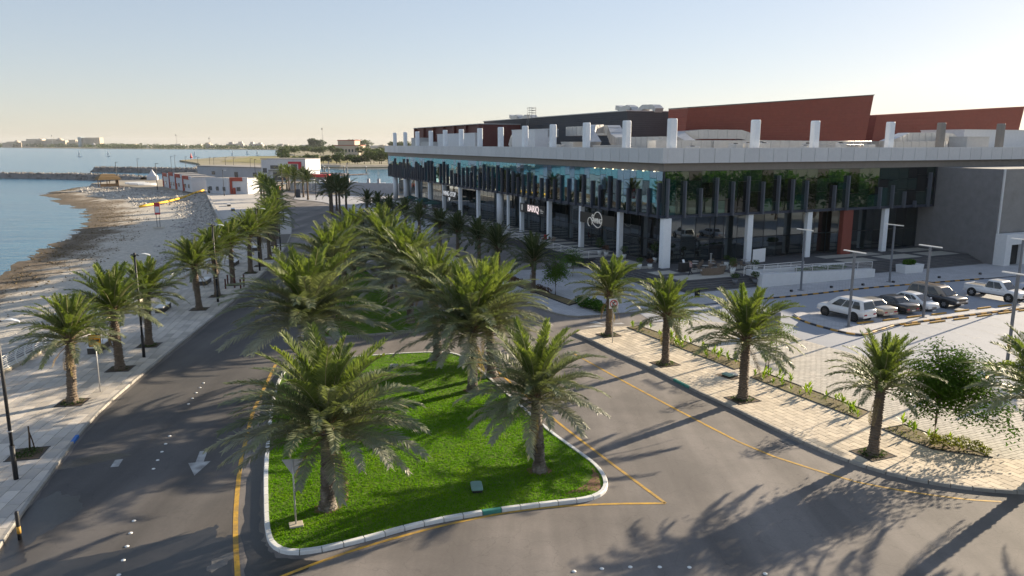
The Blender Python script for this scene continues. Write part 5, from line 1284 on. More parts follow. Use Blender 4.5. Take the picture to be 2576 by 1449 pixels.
branchy('broadleaf_tree', 'low bright green tree on the plaza behind the turn sign palm', 10.5, 80.0, .1, 1.2, [(1.0, .9, .2, .8, 70, .36), (1.0, -.9, .3, .8, 70, .36), (1.1, 0, .2, 1.1, 70, .4)], .2, M_hedge, 9, .05)

# ------------------------------------------------------------------ signs, boxes, drain
M_sgy = mat('sign_yellow', (.80, .38, .02), .5, .05); M_sgk = mat('sign_black', (.02, .02, .02), .5, 0); M_sgw = mat('sign_white', (.80, .80, .80), .5, .03); M_sgr = mat('sign_red', (.55, .03, .04), .5, .03)
def post_sign(name, label, x, y, z, h, rz):
    o = thing(name, label, 'road sign', (x, y, z), rz); mb = MB(); mb.cyl(0, 0, 0, h, .035, 8); mb.build('pole', M_galv, o); return o
o = post_sign('direction_sign', 'yellow square road sign with black left arrow beside the promenade kerb', -25.95, 45.55, .15, 3.65, R(14))
mb = MB(); mb.cbox(0, 0, 0, .72, .05, .78, .02); mb.box(-.33, .33, -.028, -.026, .03, .74, 1); q = mb.build('sign_plate', [M_sgk, M_sgy], o, (0, -.06, 2.95))
mb = MB(); mb.add([(-.26, 0, 0), (-.04, 0, .17), (-.04, 0, .07), (.26, 0, .10), (.26, 0, -.05), (-.04, 0, -.06), (-.04, 0, -.16)], [(6, 5, 4, 3, 2, 1, 0)]); mb.build('arrow', M_sgk, q, (0, -.034, .38))
o = post_sign('turn_sign', 'white square no right turn sign on a thin pole at the pavement end', 7.9, 57.55, .15, 3.5, R(8))
mb = MB(); mb.cbox(0, 0, 0, .72, .03, .78, .01); q = mb.build('sign_plate', M_sgw, o, (0, -.06, 2.75))
mb = MB()
rin, rout = [], []
for k in range(28):
    a = 2 * PI * k / 28; rin.append((.24 * math.cos(a), 0, .24 * math.sin(a))); rout.append((.31 * math.cos(a), 0, .31 * math.sin(a)))
mb.add(rin + rout, [(k, (k + 1) % 28, 28 + (k + 1) % 28, 28 + k) for k in range(28)])
mb.add([(-.205, .0, .165), (-.165, .0, .205), (.205, .0, -.165), (.165, .0, -.205)], [(0, 1, 2, 3)]); mb.build('prohibition_ring', M_sgr, q, (0, -.023, .39))
mb = MB(); mb.add([(-.10, 0, -.2), (-.03, 0, -.2), (-.03, 0, .03), (.05, 0, .10), (.05, 0, .17), (-.10, 0, .08)], [(0, 1, 2, 3, 4, 5)]); mb.add([(.04, 0, .04), (.19, 0, .135), (.04, 0, .23)], [(0, 1, 2)]); mb.build('arrow', M_sgk, q, (0, -.019, .39))
o = post_sign('yield_sign', 'triangular road sign seen from behind at the left front of the lawn', -8.85, 28.6, .16, 2.85, R(10))
mb = MB(); mb.add([(-.42, -.01, .74), (.42, -.01, .74), (0, -.01, 0), (-.42, .02, .74), (.42, .02, .74), (0, .02, 0)], [(0, 2, 1), (3, 4, 5), (0, 1, 4, 3), (1, 2, 5, 4), (2, 0, 3, 5)]); mb.build('sign_plate', mat('sign_back', (.45, .47, .5), .5, .05, metal=.2), o, (0, .05, 2.1))
mb = MB(); mb.cbox(0, 0, -.02, .55, .45, .07, .01, .2); mb.build('footing', M_plinth, o)
M_gbox = mat('green_cover', (.19, .33, .29), .6, .12, 3.)
def utility(label, x, y, z, sx, sy, h, rz, m=M_gbox):
    o = thing('utility_box', label, 'utility box', (x, y, z), rz); mb = MB(); mb.cbox(0, 0, -.05, sx * .86, sy * .86, h, .02); mb.build('base', M_black, o); mb = MB(); mb.cbox(0, 0, h - .05, sx, sy, .1, .04); mb.build('lid', m, o); return o
utility('pale green utility box lid near the front kerb of the lawn', -1.6, 31.9, .13, .52, .85, .18, R(8))
utility('grey green utility box lid at the back of the front lawn', -8.25, 50.9, .13, .6, .5, .16, R(5), mat('grey_cover', (.45, .47, .44), .6, .1))
mb = MB(); mb.rbox(14.55, 48.75, .15, 1.5, .9, .02, R(-58)); struct(mb.build('soil_patch', M_soil))
utility('pale green utility box lid on the right pavement', 14.5, 48.75, .16, .75, .5, .14, R(-58))
utility('grey utility box lid beside the green one on the pavement', 14.95, 48.95, .155, .6, .4, .10, R(-58), mat('slate_cover', (.30, .33, .36), .6, .1))
o = thing('drain_grate', 'dark slotted drain grate in the gutter of the right road', 'drain', (14.65, 37.7, .004), R(-65))
mb = MB(); mb.box(-.42, .42, -.32, .32, 0, .004); mb.build('pit_frame', M_black, o)
bm_ = MB(); bm_.box(-.4, .4, -.014, .014, .004, .012); bm_ = bm_.mesh('bar', M_grey)
for k in range(9): place('bar', bm_, o, (0, -.28 + .07 * k, 0))
# dark panel beside the car park entrance
o = thing('notice_panel', 'large dark grey panel standing beside the car park entrance lane', 'panel', (21.0, 60.7, .11), R(19.5)); mb = MB(); mb.cbox(0, 0, .1, 2.6, .3, 1.6, .02); mb.build('panel', M_grey, o); mb = MB(); mb.box(-1.2, -1.0, -.1, .1, 0, .12); mb.box(1.0, 1.2, -.1, .1, 0, .12); mb.build('foot', M_black, o)
# ------------------------------------------------------------------ car park kerbs, wheel stops, lamps
isl = smooth([(25.6, 67.2), (25.7, 65.2), (26.4, 63.2), (27.7, 60.7), (28.9, 60.0), (30.4, 61.4), (31.6, 62.3)], 1)
kerb('car_park_kerb', isl + [(33.1, 63.55), (36.1, 64.95), (39.56, 66.5), (43.06, 67.95), (46.7, 69.45), (60, 75.1)], .75, .16, -.02, .15, [M_kblk, M_kyel])
mb = MB(); mb.slab([(26.0, 68.0), (25.9, 65.4), (26.6, 63.4), (27.9, 61.1), (28.9, 60.5), (30.2, 61.7), (31.4, 62.65), (33.0, 63.85), (36.0, 65.2), (43.0, 68.3), (59.9, 75.4), (59.8, 75.9), (43.0, 69.0), (36.0, 66.0), (30.2, 63.4), (28.5, 64.9), (27.0, 69.0)], 0, .125); struct(mb.build('traffic_island', M_plaza))
M_stop = mat('wheel_stop_yellow', (.60, .33, .04), .7, .25, 4., c2=(.38, .22, .06), c2scale=2.)
mb = MB(); mb.loft([[(s * .93, -.09, 0), (s * .93, .09, 0), (s * .93, .06, .13), (s * .93, -.06, .13)] for s in (-1, 1)]); mst = mb.mesh('wheel_stop', M_stop)
wsN = [(31.1, 64.75), (33.9, 65.87), (36.6, 67.0), (39.5, 68.2), (42.4, 69.5), (45.25, 70.75), (47.9, 71.8)]
wsS = [(34.8, 63.9), (37.6, 65.0), (40.4, 66.2), (43.3, 67.5), (45.9, 68.6), (48.6, 69.8)]
for i, (x, y) in enumerate(wsN): tag(place('wheel_stop', mst, None, (x, y, .014), BRZ), '%s yellow wheel stop from the left in the row under the parked cars' % ORD[i], 'wheel stop', 'wheel stops of the far row')
for i, (x, y) in enumerate(wsS): tag(place('wheel_stop', mst, None, (x, y, .014), BRZ), '%s yellow wheel stop from the left in the near empty row' % ORD[i], 'wheel stop', 'wheel stops of the near row')
M_led = mat('led_bar', (.85, .83, .78), .4, .02)
for i, (x, y, lb) in enumerate([(30.93, 79.45, 'grey car park lamp in front of the white ramp wall'), (42.87, 84.4, 'grey car park lamp beside the white planter box'), (28.84, 62.98, 'grey car park lamp in front of the white off-roader'), (37.12, 66.49, 'grey car park lamp in front of the white saloon'), (48.5, 71.2, 'grey car park lamp behind the white pickup cab'), (35.28, 51.87, 'tall grey car park lamp with yellow band nearest the camera')]):
    o = thing('car_park_lamp', lb, 'lamp post', (x, y, .1), BRZ, 'T shaped car park lamps')
    mb = MB(); mb.cbox(0, 0, 0, .5, .5, .06, .02); mb.cbox(0, 0, .06, .17, .17, 6.4, .01); mb.build('post', M_grey, o)
    mb = MB(); mb.cbox(0, 0, 6.45, .16, 2.3, .09, .02); mb.build('lamp_bar', M_led, o)
    if i == 5: mb = MB(); mb.cbox(0, 0, 1.1, .2, .2, .5, .01); mb.build('yellow_band', M_stop, o)
for i, (x, y) in enumerate([(29.64, 78.64), (34.8, 80.85), (38.89, 82.29), (43.1, 83.97), (49.93, 86.94), (56.23, 89.43)]):
    mb = MB(); mb.cbox(0, 0, 0, .28, .28, .22, .03); mb.box(-.1, .1, -.142, -.14, .06, .16, 1); tag(mb.build('kerb_light', [M_black, M_grey], None, (x, y, .1), BRZ), '%s small dark box light from the left on the plaza edge' % ORD[i], 'ground light', 'small box lights on the plaza')
# bed at the right edge of the car park
kerb('car_park_kerb', smooth([(29.6, 48.2), (31.0, 47.6), (32.6, 49.4), (35.5, 49.7), (40, 50.2), (46, 52.8)], 1), .75, .16, -.02, .15, [M_kblk, M_kyel])
shrub('shrub', 'yellow green shrubs around the lamp foot at the right edge', 'shrub', 35.6, 50.9, .1, [(-2.2, -.4, .25, .7, .35, .25, 220), (-1.0, -.1, .3, .7, .4, .28, 240), (.3, 0, .4, .7, .45, .35, 280), (1.4, .3, .5, .7, .5, .4, 300)], .1, M_shrub_y, 12)
shrub('shrub', 'tall bushy shrub behind the right edge lamp', 'shrub', 38.2, 52.4, .1, [(0, 0, .9, .8, .8, .7, 420), (.9, .4, .8, .8, .7, .6, 360), (-.7, .2, .5, .6, .5, .4, 240)], .1, M_shrub_y, 13)
# ------------------------------------------------------------------ terrace and podium furniture
def B(x, y, z=PZ): return BL(x, y, z)
o = None
M_pot = mat('white_pot', (.72, .72, .70), .5, .06)
def potted(label, x, y, h, r_, leafn, m, seed, pot=M_pot, ph=.55, z=PZ, group='potted plants on the podium'):
    o = thing('potted_plant', label, 'potted plant', B(x, y, z), 0, group); mb = MB(); mb.lathe([(.18, 0), (.26, ph * .5), (.30, ph), (.25, ph), (.24, ph - .06)], 12); mb.build('pot', pot, o)
    st_ = MB(); st_.tube([(0, 0, ph - .1), (.03, 0, ph + h * .4), (0, 0, ph + h * .8)], .025, 5); st_.build('stem', M_trunk, o); lf = MB(); q = random.Random(seed)
    leafblob(lf, 0, 0, ph + h * .7, r_, r_, h * .42, leafn, .11, q, 0, .3); lf.build('foliage', m, o); return o
pp = [(2.2, 4.4, 1.9, .6, 230, M_cover, 'tall leafy plant in a white pot beside the corner column'), (-1.2, .4, .6, .45, 150, M_redleaf, 'reddish bush in a pot left of the corner column'), (-2.3, .9, .7, .45, 160, M_cover, 'green bush in a pot at the left of the podium'), (-1.0, 10.9, .9, .5, 170, M_redleaf, 'dark red bush in a pot at the terrace corner'), (.2, 8.4, 1.0, .5, 150, M_cover, 'spiky plant in a white pot below the swirl sign'), (5.3, -6.4, 1.2, .5, 170, M_cover, 'leafy plant in a low white bowl beside the lounge sofa'), (6.0, -5.7, .7, .4, 100, M_redleaf, 'small bush in a white cube pot beside the ramp'), (-1.0, 12.6, 1.6, .7, 260, M_cover, 'round dark bush against the column below the swirl sign'), (8.0, -2.0, .8, .4, 120, M_cover, 'flowering pot plant in front of the second right column'), (9.0, -5.9, .7, .5, 150, M_cover, 'leafy pot by the white screen')]
for i, (x, y, h, r_, n, m, lb) in enumerate(pp): potted(lb, x, y, h, r_, n, m, 300 + i)
potted('small green shrub in a grey pot standing on the front steps', 3.4, -9.2, .6, .5, 170, M_cover, 320, M_grey, .45, .55); potted('green shrub at the right end of the front steps', 6.0, -9.4, .8, .5, 190, M_cover, 321, M_grey, .45, .45)
potted('low shrub in a white pot at the foot of the terrace wall', -6.0, 11.5, 1.0, .55, 200, M_cover, 322, M_pot, .6, -.2)
# outdoor tables and chairs
M_ttop = mat('table_top', (.52, .50, .46), .5, .1); M_wick = mat('wicker', (.20, .15, .11), .8, .25, 8.); M_cush = mat('cushion', (.55, .53, .50), .8, .1)
mb = MB(); mb.lathe([(.36, .72), (.38, .735), (.38, .75)], 16); m_top = mb.mesh('table_top', M_ttop); mb = MB(); mb.lathe([(.24, 0), (.24, .02), (.03, .04), (.03, .72)], 10); m_leg = mb.mesh('pedestal', M_black)
mb = MB(); mb.box(-.24, .24, -.24, .24, .40, .46); m_seat = mb.mesh('seat', M_wick); mb = MB(); mb.loft([[(-.25, .2, .44), (.25, .2, .44), (.25, .26, .44), (-.25, .26, .44)], [(-.26, .26, .85), (.26, .26, .85), (.26, .31, .85), (-.26, .31, .85)]]); m_back = mb.mesh('backrest', M_wick); mb = MB(); mb.cyl(0, 0, 0, .42, .018, 5); m_cl = mb.mesh('leg', M_black)
def table(x, y, lb): o = thing('cafe_table', lb, 'table', B(x, y), 0, 'round cafe tables'); place('table_top', m_top, o); place('pedestal', m_leg, o)
def chair(x, y, a, lb, seat=m_seat, back=m_back):
    o = thing('cafe_chair', lb, 'chair', B(x, y), a, 'cafe chairs'); place('seat', seat, o); place('backrest', back, o)
    for sx in (-.2, .2):
        for sy in (-.2, .2): place('leg', m_cl, o, (sx, sy, 0))
tb = [(3.2, -2.2), (5.2, -2.9), (7.2, -3.6), (4.4, -.8), (6.4, -1.2), (9.2, -4.4), (3.4, -4.0), (5.4, -4.6), (10.5, -2.2)]
for i, (x, y) in enumerate(tb):
    table(x, y, '%s round cafe table from the left outside the corner restaurant' % ORD[i])
    for k in range(2):
        a = i * 1.1 + k * 2.7; chair(x + .62 * math.cos(a), y + .62 * math.sin(a), BRZ + a - PI / 2, ('first', 'second')[k] + ' dark wicker chair at the %s round table outside the corner restaurant' % ORD[i])
mb = MB(); mb.box(-.28, .28, -.25, .25, .34, .46); m_rs = mb.mesh('seat', mat('red_seat', (.35, .02, .03), .6, .1)); mb = MB(); mb.box(-.28, .28, .2, .28, .46, 1.0); m_rb = mb.mesh('backrest', MATS['red_seat'])
chair(-1.6, 28.2, BRZ - 1.2, 'bright red chair on the terrace between two columns', m_rs, m_rb); chair(-1.2, 26.8, BRZ + .6, 'dark armchair beside the red chair on the terrace'); chair(-1.4, 25.6, BRZ - .8, 'second dark armchair right of the red chair on the terrace')
o = thing('lounge_sofa', 'curved wicker lounge sofa with pale cushion on the front podium', 'sofa', B(3.0, -5.9), BRZ)
mb = MB()
r0 = [(-1.45 + 2.9 * k / 10, -.35 * math.sin(PI * k / 10)) for k in range(11)]
mb.loft([[(x, y - .08, 0) for x, y in r0] + [(x, y + .02, 0) for x, y in r0[::-1]], [(x * 1.08, y - .22, .85) for x, y in r0] + [(x * 1.08, y - .10, .85) for x, y in r0[::-1]]]); mb.build('backrest', M_wick, o)
mb = MB(); mb.slab([(x, y + .03) for x, y in r0] + [(x * .8, y + .75) for x, y in r0[::-1]], .1, .42); mb.build('seat', M_wick, o); mb = MB(); mb.slab([(x * .96, y + .06) for x, y in r0] + [(x * .78, y + .7) for x, y in r0[::-1]], .425, .52); mb.build('cushion', M_cush, o)
for i, (x, y) in enumerate([(4.6, -3.4), (11.2, -3.0)]):
    mb = MB(); mb.lathe([(.22, 0), (.22, .4), (.05, .45), (.05, 1.0), (.09, 1.05), (.09, 1.9), (.16, 1.95), (.12, 2.0)], 10); tag(mb.build('patio_heater', M_galv, None, B(x, y)), ('slim steel patio heater among the round tables', 'second slim steel patio heater near the white screen')[i], 'heater')
o = thing('projection_screen', 'white outdoor projection screen standing on the podium', 'screen', B(10.6, -4.6), BRZ + R(12)); mb = MB(); mb.box(-1.15, 1.15, -.03, .03, .75, 2.35); mb.build('screen', M_sgw, o)
for s in (-1.1, 1.1): mb = MB(); mb.cyl(s, .04, 0, 2.35, .025, 6); mb.box(s - .03, s + .03, -.35, .35, 0, .03); mb.build('leg', M_black, o)
o = thing('service_desk', 'dark outdoor service desk with menu stand behind the walking person', 'desk', B(1.3, -2.9), BRZ); mb = MB(); mb.cbox(0, 0, 0, 1.3, .6, 1.05, .02); mb.build('body', M_black, o); mb = MB(); mb.add([(-.3, -.1, 1.06), (.0, -.1, 1.06), (.0, .08, 1.4), (-.3, .08, 1.4), (-.3, -.07, 1.06), (.0, -.07, 1.06), (.0, .11, 1.4), (-.3, .11, 1.4)], [(0, 1, 2, 3), (7, 6, 5, 4), (0, 4, 5, 1), (1, 5, 6, 2), (2, 6, 7, 3), (3, 7, 4, 0)]); mb.build('menu_stand', M_sgw, o)
# green parasols on the far terrace
M_par = mat('green_parasol', (.01, .06, .05), .8, .15)
for i, (x, y) in enumerate([(-2.8, 97.5), (-2.0, 89.5), (-3.2, 88.0), (-2.8, 80.5)]):
    o = thing('parasol', '%s dark green parasol from the left on the far terrace' % ORD[i], 'parasol', B(x, y), BRZ, 'green parasols on the terrace')
    mb = MB(); mb.lathe([(.35, 0), (.35, .06), (.03, .1), (.03, 2.7)], 8); mb.build('pole', M_black, o)
    mb = MB(); ring = [(1.75 * math.cos(R(45 * k + 22)), 1.75 * math.sin(R(45 * k + 22)), 2.15) for k in range(8)]; low = [(p[0], p[1], 1.98) for p in ring]
    mb.add(ring + [(0, 0, 2.75)], [(k, (k + 1) % 8, 8) for k in range(8)]); mb.add(ring + low, [(k, 8 + k, 8 + (k + 1) % 8, (k + 1) % 8) for k in range(8)]); mb.build('canopy', M_par, o)
k = 0
for i in range(5):
    x, y = -2.6 + (i % 2) * 1.2, 79 + i * 4.2; table(x, y, '%s terrace table from the right under the green parasols' % ORD[i])
    for q in (-.6, .6): chair(x, y + q, BRZ + (0 if q > 0 else PI), ('nearer' if q < 0 else 'farther') + ' dark chair at the %s terrace table under the green parasols' % ORD[i])
o = thing('planter_trough', 'white box planter with yellow green grass in front of the dark steps', 'planter', B(29.7, -9.5, .1), BRZ)
mb = MB(); mb.loft([[(-1.5, -.65, 0), (1.5, -.65, 0), (1.5, .65, 0), (-1.5, .65, 0)], [(-1.6, -.7, 1.0), (1.6, -.7, 1.0), (1.6, .7, 1.0), (-1.6, .7, 1.0)]]); mb.build('trough', M_white, o)
lf = MB(); leafblob(lf, -.2, 0, 1.25, 1.0, .55, .4, 700, .16, rp_, 0, .2); lf.build('foliage', M_hedge, o)
shrub('hedge', 'green hedge in the raised planter behind the ramp railing', 'hedge', *B(16.5, -8.6, 1.0)[:2], 1.0, [(-3 + 1.2 * k * .92, -1.3 + 1.2 * k * .39, .3, .7, .5, .32, 260) for k in range(6)], .12, M_hedge, 14)
mb = MB(); mb.lathe([(.26, .06), (.30, .85), (.33, .88), (.33, .95), (.1, .98)], 12); tag(mb.build('litter_bin', M_black, None, (18.95, 75.8, .1)), 'dark litter bin standing on the plaza in front of the steps', 'litter bin')
mb = MB(); mb.cbox(0, 0, 0, 1.3, .9, 2.4, .03); tag(mb.build('litter_bin', mat('navy_bin', (.02, .03, .05), .5, .1), None, (-62.5, 222, .1), .2), 'dark navy container at the foot of a palm on the far traffic island', 'container')
# ------------------------------------------------------------------ walking person
def person(x, y, z, rz):
    o = thing('person', 'person in dark trousers and patterned red top walking across the podium', 'person', (x, y, z), rz)
    me = bpy.data.meshes.new('body')
    J = dict(pel=(0, 0, .93), chest=(.04, 0, 1.28), neck=(.06, 0, 1.46), head=(.08, 0, 1.56), top=(.08, 0, 1.68), shl=(.04, .17, 1.40), ell=(.16, .22, 1.14), hal=(.30, .18, .97), shr=(.04, -.17, 1.40), elr=(-.10, -.22, 1.16), har=(-.06, -.2, .93), hil=(.0, .09, .88), knl=(.20, .10, .50), anl=(.26, .10, .09), tol=(.44, .10, .04), hir=(0, -.09, .88), knr=(-.04, -.1, .48), anr=(-.34, -.1, .14), tor=(-.22, -.1, .04))
    E_ = [('pel', 'chest'), ('chest', 'neck'), ('neck', 'head'), ('head', 'top'), ('chest', 'shl'), ('shl', 'ell'), ('ell', 'hal'), ('chest', 'shr'), ('shr', 'elr'), ('elr', 'har'), ('pel', 'hil'), ('hil', 'knl'), ('knl', 'anl'), ('anl', 'tol'), ('pel', 'hir'), ('hir', 'knr'), ('knr', 'anr'), ('anr', 'tor')]
    rad = dict(pel=.15, chest=.16, neck=.065, head=.105, top=.08, shl=.08, ell=.055, hal=.04, shr=.08, elr=.055, har=.04, hil=.10, knl=.07, anl=.05, tol=.045, hir=.10, knr=.07, anr=.05, tor=.045)
    ks = list(J); me.from_pydata([J[k] for k in ks], [(ks.index(a), ks.index(b)) for a, b in E_], [])
    ob = bpy.data.objects.new('body', me); col.objects.link(ob)
    md = ob.modifiers.new('skin', 'SKIN'); sv = me.skin_vertices[0].data
    for i, k in enumerate(ks): sv[i].radius = (rad[k], rad[k]); sv[i].use_root = (k == 'pel')
    ob.modifiers.new('sub', 'SUBSURF').levels = 1
    dg = bpy.context.evaluated_depsgraph_get(); dg.update(); m2 = bpy.data.meshes.new_from_object(ob.evaluated_get(dg)); bpy.data.objects.remove(ob)
    ms = [mat('skin', (.35, .20, .13), .6, .05), mat('dark_trousers', (.02, .02, .028), .8, .2), mat('patterned_top', (.30, .09, .08), .8, .3, 14., c2=(.45, .40, .40), c2scale=9., c2w=.05), mat('dark_hair', (.012, .01, .01), .6, .1)]
    m2.materials.clear()
    for m in ms: m2.materials.append(m)
    for p in m2.polygons:
        c_ = p.center; p.use_smooth = True
        p.material_index = 1 if c_.z < .95 and not (abs(c_.y) > .15 and c_.z > .86) else 2 if c_.z < 1.45 and not (c_.z < 1.03 and abs(c_.y) > .14) else 3 if (c_.z > 1.62 or (c_.x < .06 and c_.z > 1.52)) else 0
    place('body', m2, o)
    return o
person(20.0, 83.4, PZ, R(205))

for i, (x, y) in enumerate([(-7.92, 30.15), (1.32, 33.9), (-2.5, 45.9), (-1.35, 48.9), (-12.7, 46.9), (-5.4, 53.0)]):
    mb = MB(); mb.poly(blob([(x + .62 * math.cos(k * PI / 4), y + .55 * math.sin(k * PI / 4)) for k in range(8)], .06, 3, 40 + i), .127); struct(mb.build('bare_soil', M_bare))

mb = MB(); mb.lathe([(.075, 0), (.075, .4), (.075, 1.15), (.05, 1.2)], 10); mb.lathe([(.078, .25), (.078, .55)], 10, 1); tag(mb.build('bollard', [M_black, M_stop], None, (-19.65, 27.75, .0)), 'black bollard with a yellow band standing at the near left kerb', 'bollard')
# ------------------------------------------------------------------ parked vehicles
M_tyre = mat('tyre', (.018, .018, .018), .85, .1); M_rim = mat('alloy_rim', (.45, .45, .46), .3, .05, metal=.8); M_arch = mat('wheel_arch', (.01, .01, .01), .9, 0)
M_carglass = mat('car_glass', (.012, .015, .018), .05, 0, spec=.8); M_lens = mat('headlamp', (.75, .75, .75), .1, .05, coat=.6); M_tail = mat('tail_lamp', (.35, .01, .015), .15, .05, coat=.5); M_trim = mat('black_trim', (.02, .02, .022), .5, .05); M_chrome = mat('chrome', (.7, .7, .7), .15, .03, metal=.9); M_plate = mat('number_plate', (.75, .75, .73), .5, .02)
def paint(name, c, rough=.3, metal=.0): return mat(name, c, rough, .02, 2., metal=metal, coat=.8)
def smoothstep(f): return f * f * (3 - 2 * f)
def car(name, label, x, y, rz, L_, W_, prof, cab, roof, paint_m, wheels, wr, extras=None, roof_m=None, z0=.30):
    """prof: list of (x, deck height, half width factor) from rear to front; cab: belt (x0,x1,z), roof: (x0,x1,z)"""
    o = thing(name, label, 'car' if 'pickup' not in name else 'pickup truck', (x, y, .014), rz, 'cars parked on the car park')
    mb = MB(); rings = []
    for (px, h, wf) in prof:
        w_ = W_ / 2 * wf; zb = z0 if 0.03 < (px + L_ / 2) / L_ < .97 else z0 + .12; hm = zb + (h - zb) * .55
        half = [(w_ * .86, zb), (w_ * .97, zb + .07), (w_, hm), (w_ * .985, h - .10), (w_ * .93, h - .03), (w_ * .72, h + .0)]
        ring = [(px, a, b) for a, b in half] + [(px, 0, h + .02)] + [(px, -a, b) for a, b in half[::-1]]
        rings.append(ring)
    mb.loft(rings, 0, True, True); body = mb.build('body', paint_m, o)
    (c0, c1, zb), (r0, r1, zt) = cab, roof; wb = W_ / 2 * .93; wt = W_ / 2 * .74
    def cabin(e, z_lo, z_hi):
        out = []
        for z in (zb - .06, zb + (zt - zb) * .5, zt - .05, zt):
            f = (z - zb) / (zt - zb); f = max(0, f); x0, x1 = c0 + (r0 - c0) * f ** 1.0, c1 + (r1 - c1) * f ** 1.0
            if z == zt: x0 += .12; x1 -= .12
            w_ = wb + (wt - wb) * f ** 1.3 - (.07 if z == zt else 0)
            q = .10
            out.append([(x0 + q, -w_, z), (x1 - q, -w_, z), (x1, -w_ + q * 1.5, z), (x1, w_ - q * 1.5, z), (x1 - q, w_, z), (x0 + q, w_, z), (x0, w_ - q * 1.5, z), (x0, -w_ + q * 1.5, z)])
        return out
    mb = MB(); mb.loft(cabin(0, 0, 0), 0, True, False); cb = mb.build('cabin', roof_m or paint_m, o); bv = cb.modifiers.new('bevel', 'BEVEL'); bv.width = .07; bv.segments = 3; bv.limit_method = 'NONE'
    # glass set just proud of the cabin
    def pt(f_x, f_z, s):
        z = zb + .03 + (zt - .14 - zb - .03) * f_z; f = (z - zb) / (zt - zb); x0, x1 = c0 + (r0 - c0) * f, c1 + (r1 - c1) * f
        w_ = wb + (wt - wb) * f ** 1.3 + .012; return (x0 + (x1 - x0) * f_x, s * w_, z)
    splits = (extras or {}).get('splits', [.06, .34, .66, .93])
    for s in (-1, 1):
        for i in range(len(splits) - 1):
            a, b = splits[i] + .012, splits[i + 1] - .012; mb = MB(); mb.add([pt(a, 0, s), pt(b, 0, s), pt(b, .5, s), pt(b - .02 * (i == len(splits) - 2), 1, s), pt(a + .03 * (i == 0), 1, s), pt(a, .5, s)], [(0, 1, 2, 5), (5, 2, 3, 4)]); mb.build('side_window', M_carglass, o)
    for nm, fx, c_, r_ in (('windscreen', 1, c1, r1), ('rear_window', 0, c0, r0)):
        sg = 1 if fx else -1; mb = MB(); row_ = []
        for f_z in (.06, .5, .9):
            z = zb + (zt - .06 - zb) * f_z; f = (z - zb) / (zt - zb); xx = c_ + (r_ - c_) * f + sg * .012; w_ = (wb + (wt - wb) * f ** 1.3) - .16
            row_.append([(xx, -w_, z), (xx, w_, z)])
        mb.add(row_[0] + row_[1] + row_[2], [(0, 1, 3, 2), (2, 3, 5, 4)]); mb.build(nm, M_carglass, o)
    for wx in wheels:
        for s in (-1, 1):
            mb = MB(); mb.lathe([(wr * 1.16, -.02), (wr * 1.16, .012)], 22, 0, (wx, s * (W_ / 2 - .004), wr), 'Y'); mb.build('wheel_arch', M_arch, o)
            wh = MB(); wh.lathe([(wr * .55, -.11), (wr * .94, -.11), (wr, -.07), (wr, .07), (wr * .94, .11), (wr * .62, .115)], 24, 0, (0, 0, 0), 'Y'); wob = wh.build('wheel', M_tyre, o, (wx, s * (W_ / 2 - .075), wr))
            rm = MB(); rm.lathe([(wr * .62, 0), (wr * .62, .02), (wr * .56, .02), (wr * .5, -.01), (.03, -.01)], 20, 0, (0, s * .10, 0), 'Y')
            for k in range(6):
                a = k * PI / 3; c_, s_ = math.cos(a), math.sin(a); t_ = (-s_ * .035, c_ * .035)
                rm.add([(c_ * .04 + t_[0], s * .122, s_ * .04 + t_[1]), (c_ * .04 - t_[0], s * .122, s_ * .04 - t_[1]), (c_ * wr * .57 - t_[0], s * .122, s_ * wr * .57 - t_[1]), (c_ * wr * .57 + t_[0], s * .122, s_ * wr * .57 + t_[1])], [(0, 1, 2, 3)])
            rm.build('rim', M_rim if name != 'off_road_car' else mat('dark_rim', (.08, .08, .085), .3, .05, metal=.7), wob)
    xf, xr = prof[-1][0], prof[0][0]; hf, hr = prof[-1][1], prof[0][1]; wf = W_ / 2 * prof[-1][2]
    for s in (-1, 1):
        mb = MB(); mb.cbox(0, 0, 0, .16, .34, .17, .03); mb.build('headlight', M_lens, o, (xf - .02, s * (wf - .22), hf - .30))
        mb = MB(); mb.cbox(0, 0, 0, .12, .36 if name == 'off_road_car' else .34, .16, .03); mb.build('tail_light', M_tail, o, (xr + .02, s * (W_ / 2 * prof[0][2] - .22), hr - .36))
        mb = MB(); mb.cbox(0, 0, 0, .12, .2, .15, .03); mb.build('mirror', paint_m, o, (c1 - .35 + (r1 - c1) * .1, s * (W_ / 2 + .08), zb + .03))
        for hx in (.35, .62):
            mb = MB(); mb.box(-.11, .11, -.012, .012, 0, .03); mb.build('door_handle', M_chrome if name != 'off_road_car' else paint_m, o, (c0 + (c1 - c0) * hx, s * (W_ / 2 * .99 + .005), zb - .14))
        mb = MB(); mb.box(wheels[0] + wr * 1.2, wheels[1] - wr * 1.2, -.012, .012, z0 + .02, z0 + .12); mb.build('sill', M_trim, o, (0, s * W_ / 2 * .98, 0))
    mb = MB(); mb.cbox(0, 0, 0, .08, W_ * .5, .2, .02)
    for k in range(3): mb.box(.04, .05, -W_ * .24, W_ * .24, .03 + .06 * k, .05 + .06 * k, 1)
    mb.build('grille', [M_trim, M_chrome], o, (xf + .0, 0, hf - .36))
    mb = MB(); mb.cbox(0, 0, 0, .1, W_ * .86, .16, .03); mb.build('front_bumper', M_trim if extras and extras.get('dark_bumper') else paint_m, o, (xf - .02, 0, z0 + .06))
    mb = MB(); mb.cbox(0, 0, 0, .12, W_ * .9, .2, .03); mb.build('rear_bumper', paint_m, o, (xr + .0, 0, z0 + .04))
    for xx in (xf + .045, xr - .065): mb = MB(); mb.box(-.008, .008, -.22, .22, 0, .12); mb.build('number_plate', M_plate, o, (xx, 0, (hf - .55) if xx > 0 else (hr - .45)))
